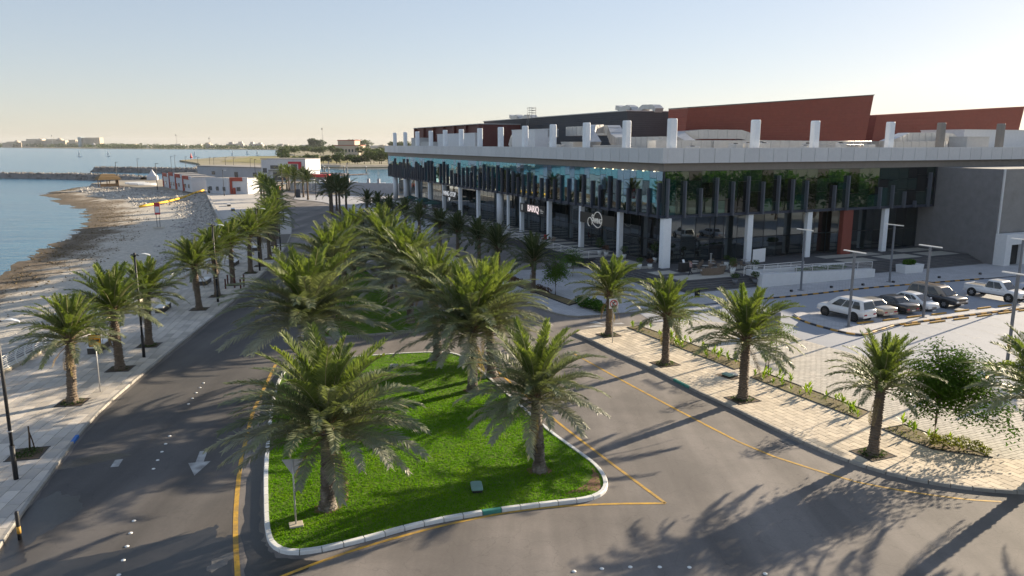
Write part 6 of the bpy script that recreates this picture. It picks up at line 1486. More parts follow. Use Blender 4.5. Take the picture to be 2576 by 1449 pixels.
    if extras and extras.get('rails'):
        for s in (-1, 1): mb = MB(); mb.tube([(r0 + .2, s * .62, zt - .02), (r0 + .3, s * .62, zt + .06), (r1 - .3, s * .62, zt + .06), (r1 - .2, s * .62, zt - .02)], .02, 5); mb.build('roof_rail', M_trim, o)
    return o
CF = BRZ - PI / 2          # nose towards the road
P_white = paint('paint_white', (.76, .76, .76)); P_silver = paint('paint_champagne', (.46, .42, .36), .3, .4); P_black = paint('paint_black', (.018, .018, .02)); P_grey = paint('paint_dark_grey', (.045, .045, .05), .3, .3)
suvp = [(-2.45, .98, .86), (-2.40, 1.12, .95), (-1.6, 1.16, 1), (0, 1.14, 1), (1.1, 1.13, 1), (1.5, 1.10, .98), (2.2, 1.04, .94), (2.42, .92, .86)]
def cpos(k, d): return (30.05 + .919 * 2.72 * k + -.395 * d, 65.0 + .395 * 2.72 * k + .919 * d)
SX = {'splits': [.07, .30, .56, .84]}
# nose away from the camera for the first three
x, y = 30.3, 67.0; car('off_road_car', 'big white off-road car parked nose in at the left end of the row', x, y, BRZ + R(97), 4.95, 1.98, suvp, (-2.38, 1.55, 1.15), (-2.1, .45, 1.93), P_white, (-1.5, 1.42), .42, SX, z0=.42)
sedp = [(-2.6, .82, .82), (-2.5, .92, .93), (-1.7, .97, 1), (-.6, .93, 1), (.9, .92, 1), (1.5, .90, .98), (2.3, .84, .93), (2.58, .72, .82)]
x, y = 33.2, 69.0; car('saloon_car', 'champagne silver saloon parked nose in beside the white off-road car', x, y, BRZ + R(90), 5.3, 1.96, sedp, (-1.65, 1.15, .93), (-1.0, .35, 1.45), P_silver, (-1.5, 1.42), .34, {'splits': [.1, .42, .7, .9]}, z0=.26)
x, y = 35.9, 70.3; car('saloon_car', 'black saloon with tan roof sheen parked between silver and white cars', x, y, BRZ + R(90), 5.2, 1.95, sedp, (-1.65, 1.15, .93), (-1.0, .35, 1.45), P_black, (-1.5, 1.42), .34, {'splits': [.1, .42, .7, .9]}, z0=.26)
smlp = [(-2.18, .86, .82), (-2.1, .98, .93), (-1.5, 1.02, 1), (-.5, .95, 1), (.8, .92, 1), (1.3, .90, .98), (1.9, .78, .93), (2.18, .62, .80)]
x, y = 38.7, 71.2; car('compact_saloon', 'small white saloon parked nose out behind a lamp post', x, y, BRZ - R(90), 4.4, 1.74, smlp, (-1.9, 1.5, .94), (-1.0, .25, 1.47), P_white, (-1.25, 1.3), .31, {'splits': [.12, .42, .7, .9]}, z0=.24)
bigp = [(-2.6, 1.05, .90), (-2.55, 1.16, .96), (-1.6, 1.18, 1), (0, 1.16, 1), (1.2, 1.15, 1), (1.6, 1.13, .98), (2.4, 1.08, .95), (2.62, .95, .90)]
x, y = 41.6, 72.6; car('large_estate_car', 'dark grey full size off-road car with roof coloured tan for sunlight parked nose out', x, y, BRZ - R(86), 5.25, 2.02, bigp, (-2.55, 1.6, 1.15), (-2.3, .6, 1.95), P_grey, (-1.55, 1.5), .41, {'splits': [.05, .30, .56, .84], 'rails': 1, 'dark_bumper': 1}, paint('paint_roof_sunlight', (.26, .21, .16)), z0=.40)  # tan roof colour stands for warm sun on the dark grey paint
# pickup
pkp = [(-2.85, 1.05, .93), (-2.8, 1.12, .97), (-1.0, 1.12, 1), (-.6, 1.13, 1), (1.2, 1.15, 1), (1.6, 1.14, .98), (2.5, 1.08, .95), (2.82, .92, .90)]
px, py = 49.4, 75.6
pk = car('pickup_truck', 'white crew cab pickup truck parked at the right end of the row', px, py, BRZ - R(86), 5.8, 2.03, pkp, (-.75, 1.55, 1.14), (-.55, .75, 1.93), P_white, (-1.9, 1.8), .42, {'splits': [.06, .45, .86]}, z0=.45)
mb = MB(); mb.box(-2.7, -.85, -.78, .78, 1.10, 1.15); mb.build('load_bed', M_trim, pk)
for s in (-1, 1): mb = MB(); mb.cbox(-1.78, s * .92, 1.1, 2.05, .14, .12, .03); mb.build('bed_rail', P_white, pk)
mb = MB(); mb.cbox(-2.78, 0, .6, .1, 1.7, .62, .03); mb.build('tailgate', P_white, pk)
x, y = 55.5, 77.2; car('saloon_car', 'pale blue car cut off by the right photo edge behind the lamp', x, y, BRZ - R(90), 4.6, 1.8, sedp, (-1.5, 1.2, .93), (-.95, .35, 1.45), paint('paint_pale_blue', (.35, .42, .55)), (-1.4, 1.35), .32, {'splits': [.1, .42, .7, .9]}, z0=.26)
# ------------------------------------------------------------------ the spit: sheds, hut, boats, breakwaters
rf = random.Random(99)
M_shw = mat('shed_white', (.54, .55, .58), .7, .08, 1.); M_shr = mat('shed_red', (.34, .06, .035), .7, .1, 1.); M_shroof = mat('shed_roof', (.30, .28, .26), .9, .2, 1.); M_win = mat('window_dark', (.03, .04, .055), .2, .05, spec=.7)
def dirang(a, b): return math.atan2(b[1] - a[1], b[0] - a[0])
def shed(label, a, b, h, dep, red='side', nw=2, z=.0):
    """flat roofed beach shed, front from a to b"""
    L_ = math.dist(a, b); o = thing('beach_shed', label, 'shed', (a[0], a[1], z), dirang(a, b), 'white and red beach sheds')
    mb = MB(); mb.box(0, L_, 0, dep, -.2, h); mb.box(-.1, L_ + .1, -.1, .15, h - .5, h + .35); mb.build('wall', M_shw, o)
    mb = MB(); mb.box(-.05, L_ + .05, .15, dep + .05, h, h + .12); mb.build('roof', M_shroof, o)
    if red: mb = MB(); mb.box(-.15, .55, -.25, .1, -.2, h + .4); mb.box(.55, L_ * .72, -.25, .05, h - .75, h + .4); mb.build('red_frame', M_shr, o)
    for k in range(nw):
        x = L_ * (k + .6) / (nw + .3); mb = MB(); mb.box(x - .6, x + .6, -.16, -.03, 1.1, 2.3); w_ = mb.build('window', M_win, o); mb = MB(); mb.box(x - .7, x + .7, -.2, -.12, 1.0, 1.1); mb.build('sill', M_shw, w_)
    mb = MB(); mb.box(.7, 1.6, -.16, -.03, 0, 2.1); mb.build('door', M_shr if red else M_win, o)
    return o
sp = [(-129.5, 283), (-122.5, 272.5), (-117, 265.0), (-111.5, 258.2), (-105.5, 250.8), (-100.5, 253.0)]
for i in range(4): shed('%s white beach shed with red frame from the left on the sandy spit' % ORD[i], sp[i], (sp[i + 1][0] - .3, sp[i + 1][1] + .4), (4.6, 5.2, 4.9, 4.6)[i], 8, True, 1 + i % 2)
shed('white corner shed with wide windows at the right end of the row', (-97.5, 243), (-88, 236.5), 4.7, 9, False, 3)
o = shed('red walled shed behind the first far promenade palm', (-87.6, 237), (-82, 236), 4.9, 7, True, 1)
M_that = mat('thatch', (.20, .13, .06), .95, .35, 3.); M_wood = mat('old_wood', (.24, .15, .08), .9, .3, 3.)
o = thing('thatched_hut', 'small brown thatched hut at the tip of the sandy spit', 'hut', (-150, 283, 0), .7)
for sx in (-3, 0, 3):
    for sy in (-2, 2): mb = MB(); mb.cyl(sx, sy, -.2, 2.8, .14, 6); mb.build('post', M_wood, o)
mb = MB(); mb.loft([[(-4, -3, 2.5), (4, -3, 2.5), (4, 3, 2.5), (-4, 3, 2.5)], [(-3.4, -2.4, 3.5), (3.4, -2.4, 3.5), (3.4, 2.4, 3.5), (-3.4, 2.4, 3.5)], [(-2.2, -.5, 4.6), (2.2, -.5, 4.6), (2.2, .5, 4.6), (-2.2, .5, 4.6)]]); mb.build('roof', M_that, o)
mb = MB(); mb.box(-3, 3, -2.1, -1.9, 0, 1.1); mb.box(2.9, 3.1, -2, 2, 0, 2.4); mb.build('wall', M_wood, o)
o = thing('tent', 'white pointed tent behind the sheds on the spit', 'tent', (-157, 333, 0), .2); o.scale = (.62, .62, .75); mb = MB(); mb.loft([[(-3.2, -3.2, 2), (3.2, -3.2, 2), (3.2, 3.2, 2), (-3.2, 3.2, 2)], [(-1.5, -1.5, 3.8), (1.5, -1.5, 3.8), (1.5, 1.5, 3.8), (-1.5, 1.5, 3.8)], [(-.1, -.1, 6.2), (.1, -.1, 6.2), (.1, .1, 6.2), (-.1, .1, 6.2)]]); mb.box(-3.1, 3.1, -3.1, 3.1, 0, 2); mb.build('canvas', M_shw, o)
M_hull = mat('hull_white', (.74, .74, .72), .4, .05); M_hullb = mat('hull_blue', (.03, .16, .34), .4, .05)
def boat(name, label, x, y, z, rz, L_, m, cab=True, sail=False, upside=False):
    o = thing(name, label, 'boat', (x, y, z), rz); mb = MB(); rings = []
    for f, w_, d in ((0, .75, .8), (.3, 1, .9), (.65, .85, 1.), (.88, .42, 1.1), (1, .03, 1.25)):
        h = L_ * .13 * d; W_ = L_ * .16 * w_; X = (f - .5) * L_; rings.append([(X, -W_, h), (X, -W_ * .7, h * .35), (X, 0, 0), (X, W_ * .7, h * .35), (X, W_, h)])
    if upside: rings = [[(p[0], p[1], L_ * .15 - p[2]) for p in r_] for r_ in rings]
    mb.loft(rings, 0, True, False, False); n = len(rings)
    k0 = len(mb.v); mb.add([r_[0] for r_ in rings] + [r_[4] for r_ in rings], [(i, i + 1, n + i + 1, n + i) for i in range(n - 1)]); mb.build('hull', m, o)
    if cab: mb = MB(); mb.cbox(-L_ * .08, 0, L_ * .11, L_ * .3, L_ * .2, L_ * .16, L_ * .02); q = mb.build('cabin', M_hull, o); mb = MB(); mb.box(-L_ * .2, L_ * .085, -L_ * .102, L_ * .102, L_ * .18, L_ * .23); mb.build('window', M_win, q)
    if sail: mb = MB(); mb.tube([(0, 0, L_ * .1), (0, 0, L_ * 1.5)], L_ * .012, 5); mb.build('mast', M_galv, o); mb = MB(); mb.add([(0, .02, L_ * .25), (-L_ * .5, .1, L_ * .28), (0, .02, L_ * 1.45), (0, -.03, L_ * .25), (-L_ * .5, .03, L_ * .28), (0, -.03, L_ * 1.45)], [(0, 1, 2), (3, 5, 4), (0, 3, 4, 1), (1, 4, 5, 2), (2, 5, 3, 0)]); mb.build('sail', M_hull, o)
    return o
for i, (x, y) in enumerate([(-592, 1050), (-566, 1076), (-427, 1033), (-382, 1050), (-444, 1289), (-389, 1173)]): tag(boat('sailing_boat', '%s white sailing boat from the left far out on the bay' % ORD[i], x, y, ZW - .2, rf.uniform(-.5, .5), 6.5, M_hull, False, True), group='sailing boats on the bay')
mb = MB(); mb.lathe([(.2, -1), (1.4, 0), (1.5, 1.5), (.6, 3.2), (.5, 5.2), (.1, 5.6)], 12); tag(mb.build('buoy', mat('buoy_red', (.6, .05, .04), .5, .05), None, (-407, 972, ZW)), 'red buoy floating among the far sailing boats', 'buoy')
for i, (x, y, a) in enumerate([(-147, 297, .6), (-143, 292, .5), (-138, 288, .7)]): boat('upturned_boat', '%s white upturned boat from the left beside the thatched hut' % ORD[i], x, y, -.02, a, 7, M_hull, False, False, True)
# poles on the spit
for i, (x, y) in enumerate([(-146.9, 283.4), (-169.6, 346.4), (-122.3, 262.3), (-185.3, 416), (-201.3, 457), (-171.2, 401.3), (-159.1, 387.7), (-153.1, 387.7), (-148.5, 381.2), (-140.4, 374.9), (-134.2, 368.9), (-118, 345), (-112, 333)]):
    o = thing('lamp_pole', '%s dark lamp pole from the left among the beach sheds and warehouse' % ORD[i], 'lamp post', (x, y, -.1), rf.uniform(-.6, .6), 'thin dark poles on the spit'); mb = MB(); mb.cyl(0, 0, 0, 9, .12, 6, 0, .09); mb.build('post', M_black, o); mb = MB(); mb.box(-.1, 1.1, -.1, .1, 8.9, 9.05); mb.build('lamp_head', M_black, o)
# breakwaters of rock
M_bw = mat('breakwater_rock', (.22, .20, .18), .95, .25, .5, rnd=.4, rndkind='ISL')
def breakwater(name, label, path, top, wd, n):
    o = thing(name, label, 'breakwater'); mb = MB(); P = smooth(path, 1)
    l2, r2, l1, r1 = offset(P, wd), offset(P, -wd), offset(P, wd * .35), offset(P, -wd * .35); m_ = len(P)
    mb.add([(*p, ZW - 1.2) for p in l2] + [(*p, top) for p in l1] + [(*p, top) for p in r1] + [(*p, ZW - 1.2) for p in r2], [(j * m_ + i, (j + 1) * m_ + i, (j + 1) * m_ + i + 1, j * m_ + i + 1) for j in range(3) for i in range(m_ - 1)])
    mb.build('mound', M_bw, o); mb = MB(); L_ = plen(P)
    for k in range(n):
        (x, y), t_ = pat(P, rf.uniform(0, L_ * .999)); e = rf.uniform(-1, 1); z = top - max(0, abs(e) - .35) / .65 * (top - ZW + 1.2)
        rock(mb, x - t_[1] * e * wd, y + t_[0] * e * wd, z, rf.uniform(.4, 1.0), rf)
    q = mb.build('boulders', M_bw, o); q['kind'] = 'stuff'; return o
breakwater('breakwater', 'long low rock breakwater running left from the sandy spit', [(-165, 345), (-200, 376), (-240, 392), (-330, 402), (-560, 430)], .75, 7, 2600)
breakwater('breakwater', 'second shorter rock breakwater farther out behind the first', [(-262, 484), (-230, 474), (-185, 455), (-160, 440)], 1.0, 8, 1500)
# yellow floating boom lying on the slope
M_boom = mat('boom_yellow', (.72, .42, .02), .6, .1)
o = thing('pipe_boom', 'yellow boom lying across the stony slope up to the sheds', 'boom'); bpts = [(-100.1, 203.6, -1.0), (-98.8, 208.8, -.75), (-97.2, 214.4, -.45), (-98.6, 228, -.2), (-101, 241.6, .25), (-101.5, 250.2, .55)]
for i in range(len(bpts) - 1):
    a, b = Vector(bpts[i]), Vector(bpts[i + 1]); n = max(1, int((b - a).length / 4))
    for k in range(n): p, q = a.lerp(b, k / n), a.lerp(b, (k + .96) / n); mb = MB(); mb.tube([tuple(p), tuple(q)], .32, 8); mb.build('boom_section', M_boom, o)
# beach warning board
o = thing('beach_sign', 'red and white warning board on two posts standing on the beach', 'sign', (-71.5, 152.5, -1.1), R(10))
for s in (-.28, .28): mb = MB(); mb.cyl(s, 0, 0, 3.4, .05, 6); mb.build('post', M_trim if 'M_trim' in globals() else M_black, o)
mb = MB(); mb.cbox(0, -.08, 2.6, 1.05, .05, 2.4, .02); q = mb.build('sign_plate', M_sgr, o); mb = MB(); mb.box(-.42, .42, -.11, -.108, 3.0, 4.2); mb.build('notice', M_sgw, q)
mb = MB(); mb.cbox(0, 0, -.05, 2., 1.0, .15, .02); mb.build('footing', M_plinth, o)
# warehouse, pavilion, boat yard
o = thing('warehouse', 'long pale grey flat warehouse behind the beach sheds', 'building', (-152, 369, -.05), R(-36)); mb = MB(); mb.box(0, 52, 0, 14, 0, 5.0); mb.build('wall', mat('warehouse_wall', (.40, .40, .42), .8, .1, .3), o); mb = MB(); mb.box(-.3, 52.3, -.3, 14.3, 5.0, 5.35); mb.build('roof', M_shroof, o)
for x in (12, 30, 44): mb = MB(); mb.box(x, x + 2.6, -.12, .02, 0.1 if x == 30 else 1.4, 2.9); mb.build('window', M_win, o)
o = thing('pavilion', 'white two storey pavilion with a red frame behind the palms', 'building', (-107.5, 328, -.05), R(-16))
mb = MB(); mb.box(0, 3.2, 0, 12, 0, 9); mb.box(3.2, 21, .8, 12, 0, 4.2); mb.box(3.2, 21.5, -.2, 12, 4.6, 9.2); mb.box(3.2, 21.4, .0, 12, 4.2, 4.6, 1); mb.build('wall', [M_shw, M_grey], o)
mb = MB(); mb.box(13.5, 19.5, -.75, -.21, 7.3, 8.2); mb.box(18.3, 19.5, -.75, -.21, 4.5, 7.3); mb.build('red_frame', mat('pavilion_red', (.38, .02, .04), .6, .1), o)
for x0, x1, z0, z1, y in ((4.5, 8.5, 5, 6.6, -.24), (.6, 2.6, 3.4, 5.4, -.04), (.6, 2.6, .4, 2.6, -.04), (5, 12, .3, 3.6, .76), (14.5, 17.5, 5, 7.1, -.24)): mb = MB(); mb.box(x0, x1, y, y + .05, z0, z1); w_ = mb.build('window', M_win, o); mb = MB(); mb.box(x0 - .15, x1 + .15, y - .08, y + .02, z0 - .15, z0); mb.build('sill', M_shw, w_)
mb = MB(); mb.box(-.2, 21.6, -.3, 12.2, 9.2, 9.5); mb.build('roof', M_shroof, o)
o = thing('canopy_roof', 'low red roofed kiosk between the pavilion and the marina', 'kiosk', (-83, 309, -.05), R(-10)); mb = MB(); mb.box(0, 8, 0, 5, 0, 2.4); mb.build('wall', M_grey, o); mb = MB(); mb.box(-.5, 8.5, -.6, 5.5, 2.4, 3.4); mb.build('roof', mat('kiosk_red', (.42, .03, .035), .6, .1), o)
for i, (x, y, a, m) in enumerate([(-76, 292, .2, M_hull), (-71, 288, .4, M_hullb), (-66, 286, .3, M_hull), (-60, 282, .6, M_hull), (-45, 268, .2, M_hull), (-56.5, 276, .3, M_hullb)]): boat('motor_boat', '%s motor boat from the left in the boat yard beside the marina' % ORD[i], x, y, -.05, a, 8, m, True)
o = thing('yard_wall', 'pale unfinished block wall with stub columns beside the marina', 'wall', (-52.5, 240, -.05), R(-17)); mb = MB(); mb.box(0, 22, 0, .4, 0, 3.6); mb.build('wall', mat('block_wall', (.42, .42, .45), .9, .15, 1.), o)
for x in (1, 8, 11.5, 19):
    mb = MB(); mb.cbox(x, .2, 3.6, .8, .6, 1.3, .02); c_ = mb.build('stub_column', MATS['block_wall'], o); mb = MB()
    for k in range(4): mb.tube([(x - .3 + .2 * k, .2, 4.9), (x - .3 + .2 * k, .2, 7.4)], .025, 4)
    mb.build('rebar', M_grey, c_)
o = thing('yard_fence', 'grey mesh fence panels around the boat yard', 'fence', (-77, 262, -.05), R(-38))
for k in range(9): mb = MB(); mb.box(k * 3.2, k * 3.2 + 3.1, -.03, .03, .1, 2.6); mb.build('fence_panel', mat('fence_mesh', (.30, .32, .36), .7, .2, 1.), o)
o = thing('delivery_van', 'white box van parked behind the orange barriers', 'van', (-91, 277, 0), R(-20)); mb = MB(); mb.cbox(0, 0, .5, 5, 2.1, 2.3, .08); mb.build('body', M_hull, o); mb = MB(); mb.cbox(3.2, 0, .5, 1.5, 2.0, 1.6, .2); mb.build('cab', M_hull, o); mb = MB(); mb.box(3.3, 3.97, -1.01, 1.01, 1.3, 1.9); mb.build('window', M_win, o)
for wx in (-1.6, 2.9):
    for s in (-1, 1): mb = MB(); mb.lathe([(.2, -.12), (.4, -.1), (.4, .1), (.2, .12)], 14, 0, (wx, s * 1.0, .4), 'Y'); mb.build('wheel', M_tyre, o)
for i, (x, y) in enumerate([(-83.2, 262.8), (-81.0, 262.5)]):
    mb = MB(); mb.loft([[(-1, -.3, 0), (1, -.3, 0), (1, .3, 0), (-1, .3, 0)], [(-1, -.25, .4), (1, -.25, .4), (1, .25, .4), (-1, .25, .4)], [(-.95, -.1, 1.1), (.95, -.1, 1.1), (.95, .1, 1.1), (-.95, .1, 1.1)]]); tag(mb.build('road_barrier', mat('barrier_orange', (.75, .12, .05), .6, .08), None, (x, y, 0), R(-10)), ('left', 'right')[i] + ' orange plastic road barrier blocking the far road', 'barrier', 'orange barriers')
# marina pontoons and piles
M_pont = mat('pontoon_deck', (.34, .22, .17), .8, .15, 1.)
for i, (a, b) in enumerate([((-121, 450), (-112, 460)), ((-121, 458), (-96, 441)), ((-106, 411), (-83, 436)), ((-106, 409), (-91, 412))]):
    o = thing('pontoon', '%s narrow wooden pontoon from the left in the marina' % ORD[i], 'jetty', (*a, ZW), dirang(a, b), 'marina pontoons'); L_ = math.dist(a, b); mb = MB(); mb.box(0, L_, -1, 1, .25, .55); mb.build('deck', M_pont, o); mb = MB()
    for k in range(int(L_ / 4)): mb.box(k * 4 + .5, k * 4 + 3, -.8, .8, -.3, .25)
    mb.build('float', M_grey, o)
for i, (x, y) in enumerate([(-136, 498), (-126.4, 487), (-122, 466), (-120.5, 487), (-113, 461), (-103.5, 471), (-95.5, 442), (-88, 461), (-102.8, 428.6)]):
    mb = MB(); mb.cyl(0, 0, -2, 3.6, .32, 8); mb.lathe([(.36, 3.6), (.36, 3.75), (.05, 4.3)], 8, 1); tag(mb.build('mooring_pile', [M_black, M_hull], None, (x, y, ZW)), '%s dark mooring pile with white cap from the left in the marina' % ORD[i], 'mooring pile', 'marina piles')
for i, (x, y, h) in enumerate([(-75.9, 316, 8.5), (-61.2, 283.6, 8.5)]):
    o = thing('lamp_pole', ('left', 'right')[i] + ' teal lamp pole at the marina edge', 'lamp post', (x, y, -.05)); mb = MB(); mb.cyl(0, 0, 0, h, .13, 6); mb.build('post', M_grey, o); mb = MB(); mb.box(-.2, 1.2, -.1, .1, h, h + .15); mb.build('lamp_head', M_grey, o)
# far marina shore: revetment, park, bushes
M_rev = mat('revetment', (.42, .36, .27), .95, .25, .5); mb = MB(); P = [(-200, 588), (-145, 541), (-120, 526), (-84, 536), (40, 556)]
q = offset(P, 9); mb.add([(*p, ZW - .5) for p in P] + [(*p, .9) for p in q], [(i, i + 1, len(P) + i + 1, len(P) + i) for i in range(len(P) - 1)]); q2 = offset(P, 22); mb.add([(*p, .9) for p in q] + [(*p, .85) for p in q2], [(i, i + 1, len(P) + i + 1, len(P) + i) for i in range(len(P) - 1)]); struct(mb.build('revetment', M_rev))
M_parkg = mat('park_grass', (.20, .19, .045), .95, .25, .06, c2=(.27, .22, .08), c2scale=.02, c2w=.1); mb = MB(); mb.poly(blob([(-205, 640), (-262, 690), (-335, 985), (-312, 1030), (-230, 1000), (-150, 800), (-140, 640)], 3, 5, 4), -.1); struct(mb.build('park_grass', M_parkg))
def clump(label, x, y, z, r_, h, n, seed, group, m=None, leaf=.9):
    q_ = random.Random(seed); o = thing('bushy_tree', label, 'tree', (x, y, z), 0, group); mb = MB(); mb.tube([(0, 0, 0), (0, 0, h * .5)], [.3, .15], 6); mb.build('trunk', M_trunk, o); lf = MB()
    for k in range(5): leafblob(lf, q_.uniform(-.5, .5) * r_, q_.uniform(-.5, .5) * r_, h * q_.uniform(.4, .75), r_ * q_.uniform(.4, .7), r_ * q_.uniform(.4, .7), h * q_.uniform(.2, .32), n // 5, leaf, q_, 0, .3)
    lf.build('crown', m or M_far_leaf, o); return o
b1 = [(-162.7, 579.6), (-153.7, 563), (-158, 598), (-148.6, 579), (-148, 600), (-139, 580), (-134, 585), (-126.7, 564), (-123, 572), (-121, 590), (-117, 580), (-111.8, 579), (-105.5, 572), (-102, 590), (-99, 580), (-96.9, 598), (-90, 585), (-110, 610), (-128, 615), (-86, 600)]
for i, (x, y) in enumerate(b1): clump('%s green bushy tree from the left along the far marina shore' % ORD[i], x, y, .5, rf.uniform(4, 6.5), rf.uniform(6, 9) + (4 if x > -108 else 0), 330, 400 + i, 'trees along the far marina shore')
b2 = [(-306, 1022), (-301, 1010), (-296, 1022), (-275, 970), (-220, 740), (-331, 1222), (-306, 1147), (-318, 1222), (-270, 1081), (-263, 1070), (-248, 1060), (-236, 1060), (-165, 840), (-165, 879), (-151, 840), (-143, 840), (-130, 830), (-121, 820)]
for i, (x, y) in enumerate(b2): clump('%s scattered tree of the park beyond the marina' % ORD[i], x, y, 0, rf.uniform(7, 11), rf.uniform(10, 15), 300, 440 + i, 'park trees beyond the marina', None, 1.4)
# beige mansion in the park
M_beig = mat('far_beige', (.52, .44, .34), .8, .08, .2); M_fwall = mat('far_pale', (.52, .48, .44), .8, .08, .2); M_fgrey = mat('far_grey', (.34, .33, .33), .8, .08, .2)
o = thing('beige_mansion', 'large beige stepped building among the trees beyond the marina', 'building', (-258, 1115, 0), R(-12)); mb = MB(); mb.box(0, 38, 0, 24, 0, 13); mb.build('wall', M_beig, o); mb = MB(); mb.box(4, 30, 4, 24, 13, 20); mb.build('upper_storey', M_beig, o); mb = MB(); mb.box(-.6, 38.6, -.6, 24.6, 13, 14); mb.box(3.4, 30.6, 3.4, 24.6, 20, 21.2); mb.build('cornice', M_shr, o)
for k in range(7): mb = MB(); mb.box(2 + k * 5, 4.4 + k * 5, -.2, .1, 4, 8); mb.build('window', M_win, o)
# far shore: hotel, town, tree belt
def far_block(label, x, y, w_, h, d, m, seed, group='town on the far shore', curved=False):
    q_ = random.Random(seed); o = thing('far_building', label, 'building', (x, y, -.4), math.atan2(-x, y) * -1 * 0 + q_.uniform(-.2, .2), group)
    mb = MB()
    if curved:
        f_ = [(-w_ / 2 + w_ * k / 14, -14 * math.sin(PI * k / 14)) for k in range(15)]; mb.slab(f_ + [(p[0], p[1] + d) for p in f_[::-1]], 0, h)
    else: mb.box(-w_ / 2, w_ / 2, 0, d, 0, h); mb.box(-w_ * q_.uniform(.2, .4), w_ * q_.uniform(.05, .35), 1, d - 1, h, h * q_.uniform(1.15, 1.5))
    mb.build('wall', m, o)
    nf = max(1, int(h / 4.2))
    mb = MB()
    for k in range(nf):
        z = 1.6 + k * 4.0
        if curved:
            for j in range(14): a, b = f_[j], f_[j + 1]; mb.add([(a[0] + .8, a[1] - .15, z), (b[0] - .8, b[1] - .15, z), (b[0] - .8, b[1] - .15, z + 1.8), (a[0] + .8, a[1] - .15, z + 1.8)], [(0, 1, 2, 3)])
        else:
            n = max(2, int(w_ / 6))
            for j in range(n): xx = -w_ / 2 + w_ * (j + .5) / n; mb.add([(xx - 1.1, -.15, z), (xx + 1.1, -.15, z), (xx + 1.1, -.15, z + 1.8), (xx - 1.1, -.15, z + 1.8)], [(0, 1, 2, 3)])
    mb.build('windows', M_win, o)
    return o
o = far_block('curved cream hotel slab standing alone on the far shore', -1905, 3480, 88, 44, 26, M_beig, 1, None, True); mb = MB(); mb.box(-60, -44, -6, 20, 0, 46); mb.build('glass_wing', mat('far_glass', (.25, .33, .38), .3, .1, .2), o); mb = MB(); mb.lathe([(13, 0), (13, 10), (0, 22)], 16, 0, (28, -20, 0)); mb.build('entrance_arch', M_fgrey, o)
for i, (x, y, w_, h) in enumerate([(-2420, 3720, 90, 22), (-2300, 3700, 120, 30), (-2180, 3660, 110, 32), (-2080, 3640, 60, 24)]): o = far_block('%s pale beige low palace block at the far left of the bay' % ORD[i], x, y, w_, h, 30, M_beig, 10 + i); mb = MB(); mb.lathe([(w_ * .16, 0), (w_ * .13, 6), (w_ * .04, 11), (.5, 14)], 12, 0, (w_ * .2, 12, h)); mb.build('dome', M_beig, o)
k = 0
for i in range(46):
    f = i / 45; x = -1650 + 1420 * f + rf.uniform(-15, 15); y = 3250 - 700 * f + rf.uniform(0, 120); y = max(y, 2420); x = x * (y / (3250 - 700 * f)) if False else x
    h = rf.choice([6, 7, 8, 9, 11]) + (7 if .25 < f < .55 and rf.random() < .4 else 0); far_block('%s%s far town block from the left across the bay' % (('', 'twenty ')[0], ['first', 'second', 'third', 'fourth', 'fifth', 'sixth', 'seventh', 'eighth', 'ninth', 'tenth', 'eleventh', 'twelfth', '13th', '14th', '15th', '16th', '17th', '18th', '19th', '20th', '21st', '22nd', '23rd', '24th', '25th', '26th', '27th', '28th', '29th', '30th', '31st', '32nd', '33rd', '34th', '35th', '36th', '37th', '38th', '39th', '40th', '41st', '42nd', '43rd', '44th', '45th', '46th'][i]), x, y, rf.uniform(18, 44), h, 16, rf.choice([M_fwall, M_beig, M_fgrey, M_fwall]), 60 + i)
for i, (x, y, h) in enumerate([(-1330, 3050, 46), (-640, 2600, 62), (-2150, 3600, 50), (-1180, 3000, 34)]): o = thing('tower_mast', '%s thin mast from the left above the far shore' % ORD[i] if i else 'round topped water tower mast above the far shore', 'mast', (x, y, 0)); mb = MB(); mb.cyl(0, 0, 0, h, 1.0, 6, 0, .6); mb.build('shaft', M_fgrey, o); mb = MB(); mb.lathe([(.5, h), (2.8, h + 2), (2.8, h + 5), (.6, h + 7)], 10); mb.build('head', M_fgrey, o)
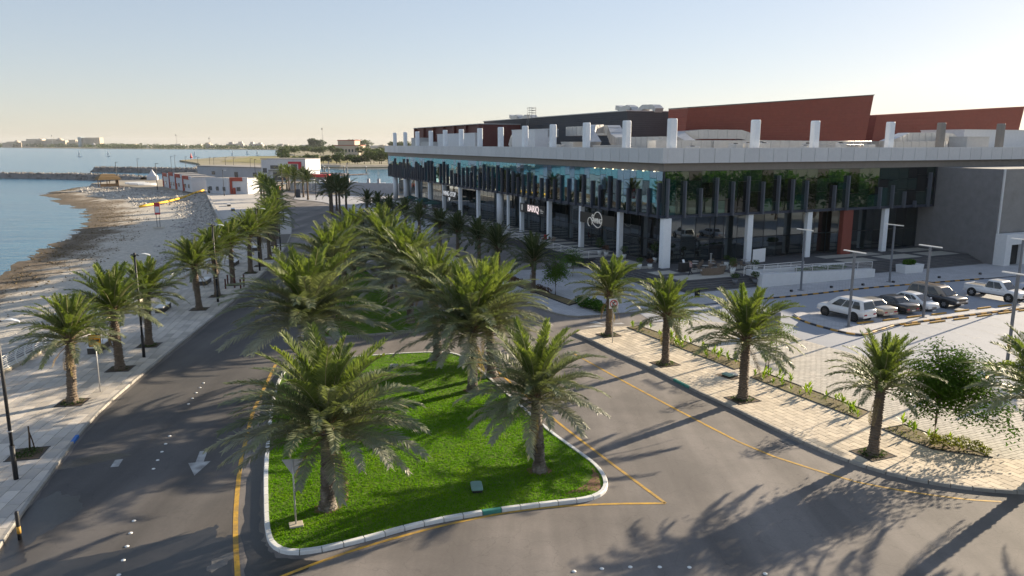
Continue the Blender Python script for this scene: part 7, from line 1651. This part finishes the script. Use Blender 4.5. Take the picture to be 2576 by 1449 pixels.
mb = MB(); q_ = random.Random(8)
shore = [(-2700, 3900), (-1900, 3330), (-1500, 2830), (-1100, 2560), (-690, 2300), (-560, 1900), (-420, 1500), (-260, 1300), (40, 1300), (400, 1300)]
Ls = plen(shore)
for k in range(520):
    (x, y), t_ = pat(shore, rf.uniform(0, Ls * .999)); e = rf.uniform(8, 160); s = y / 2300
    if y < 2000 and rf.random() < .35: continue
    leafblob(mb, x + t_[1] * -e, y + abs(t_[0]) * e + 10, rf.uniform(2, 7) * s, rf.uniform(9, 20) * s, 10 * s, rf.uniform(4, 9) * s, 34, 3.0 * s, q_, 0, .2)
tag(mb.build('far_tree_belt', M_far_leaf), 'dark green belt of trees lining the far shore', 'trees', kind='stuff')
for i, (x, y, r_, h) in enumerate([(-470, 1850, 26, 30), (-350, 1750, 34, 28), (-265, 1800, 26, 22), (-520, 2000, 22, 20), (-160, 1600, 30, 22), (-60, 1600, 34, 22)]): clump('%s big dark tree mass from the left rising above the far shore' % ORD[i], x, y, 0, r_, h, 700, 500 + i, 'big tree masses on the far shore', None, 3.2)
# trees outside the picture on the right that the glass front mirrors
for i in range(16):
    x, y = 96 + (i % 2) * 7 + rf.uniform(-2, 2), 20 + i * 5.0
    clump('%s large roadside tree in the belt outside the picture at the right' % ORD[i], x, y, 0, rf.uniform(5.5, 7), rf.uniform(9, 11.5), 1100, 600 + i, 'trees beyond the car park', M_tree, .55)
# ------------------------------------------------------------------ air
hz = MB(); hz.box(-9050, 9050, -450, 9050, -5.0, 80)
hm = bpy.data.materials.new('haze'); hm.use_nodes = True; ht = hm.node_tree; ht.nodes.remove(ht.nodes['Principled BSDF'])
pv = _n(ht, 'ShaderNodeVolumePrincipled'); pv.inputs['Color'].default_value = (.92, .95, 1., 1); pv.inputs['Density'].default_value = .00004; pv.inputs['Anisotropy'].default_value = .0
ht.links.new(pv.outputs[0], ht.nodes['Material Output'].inputs['Volume'])
HAZE = tag(hz.build('haze', hm), 'pale haze over the bay and far shore', 'haze', kind='stuff')
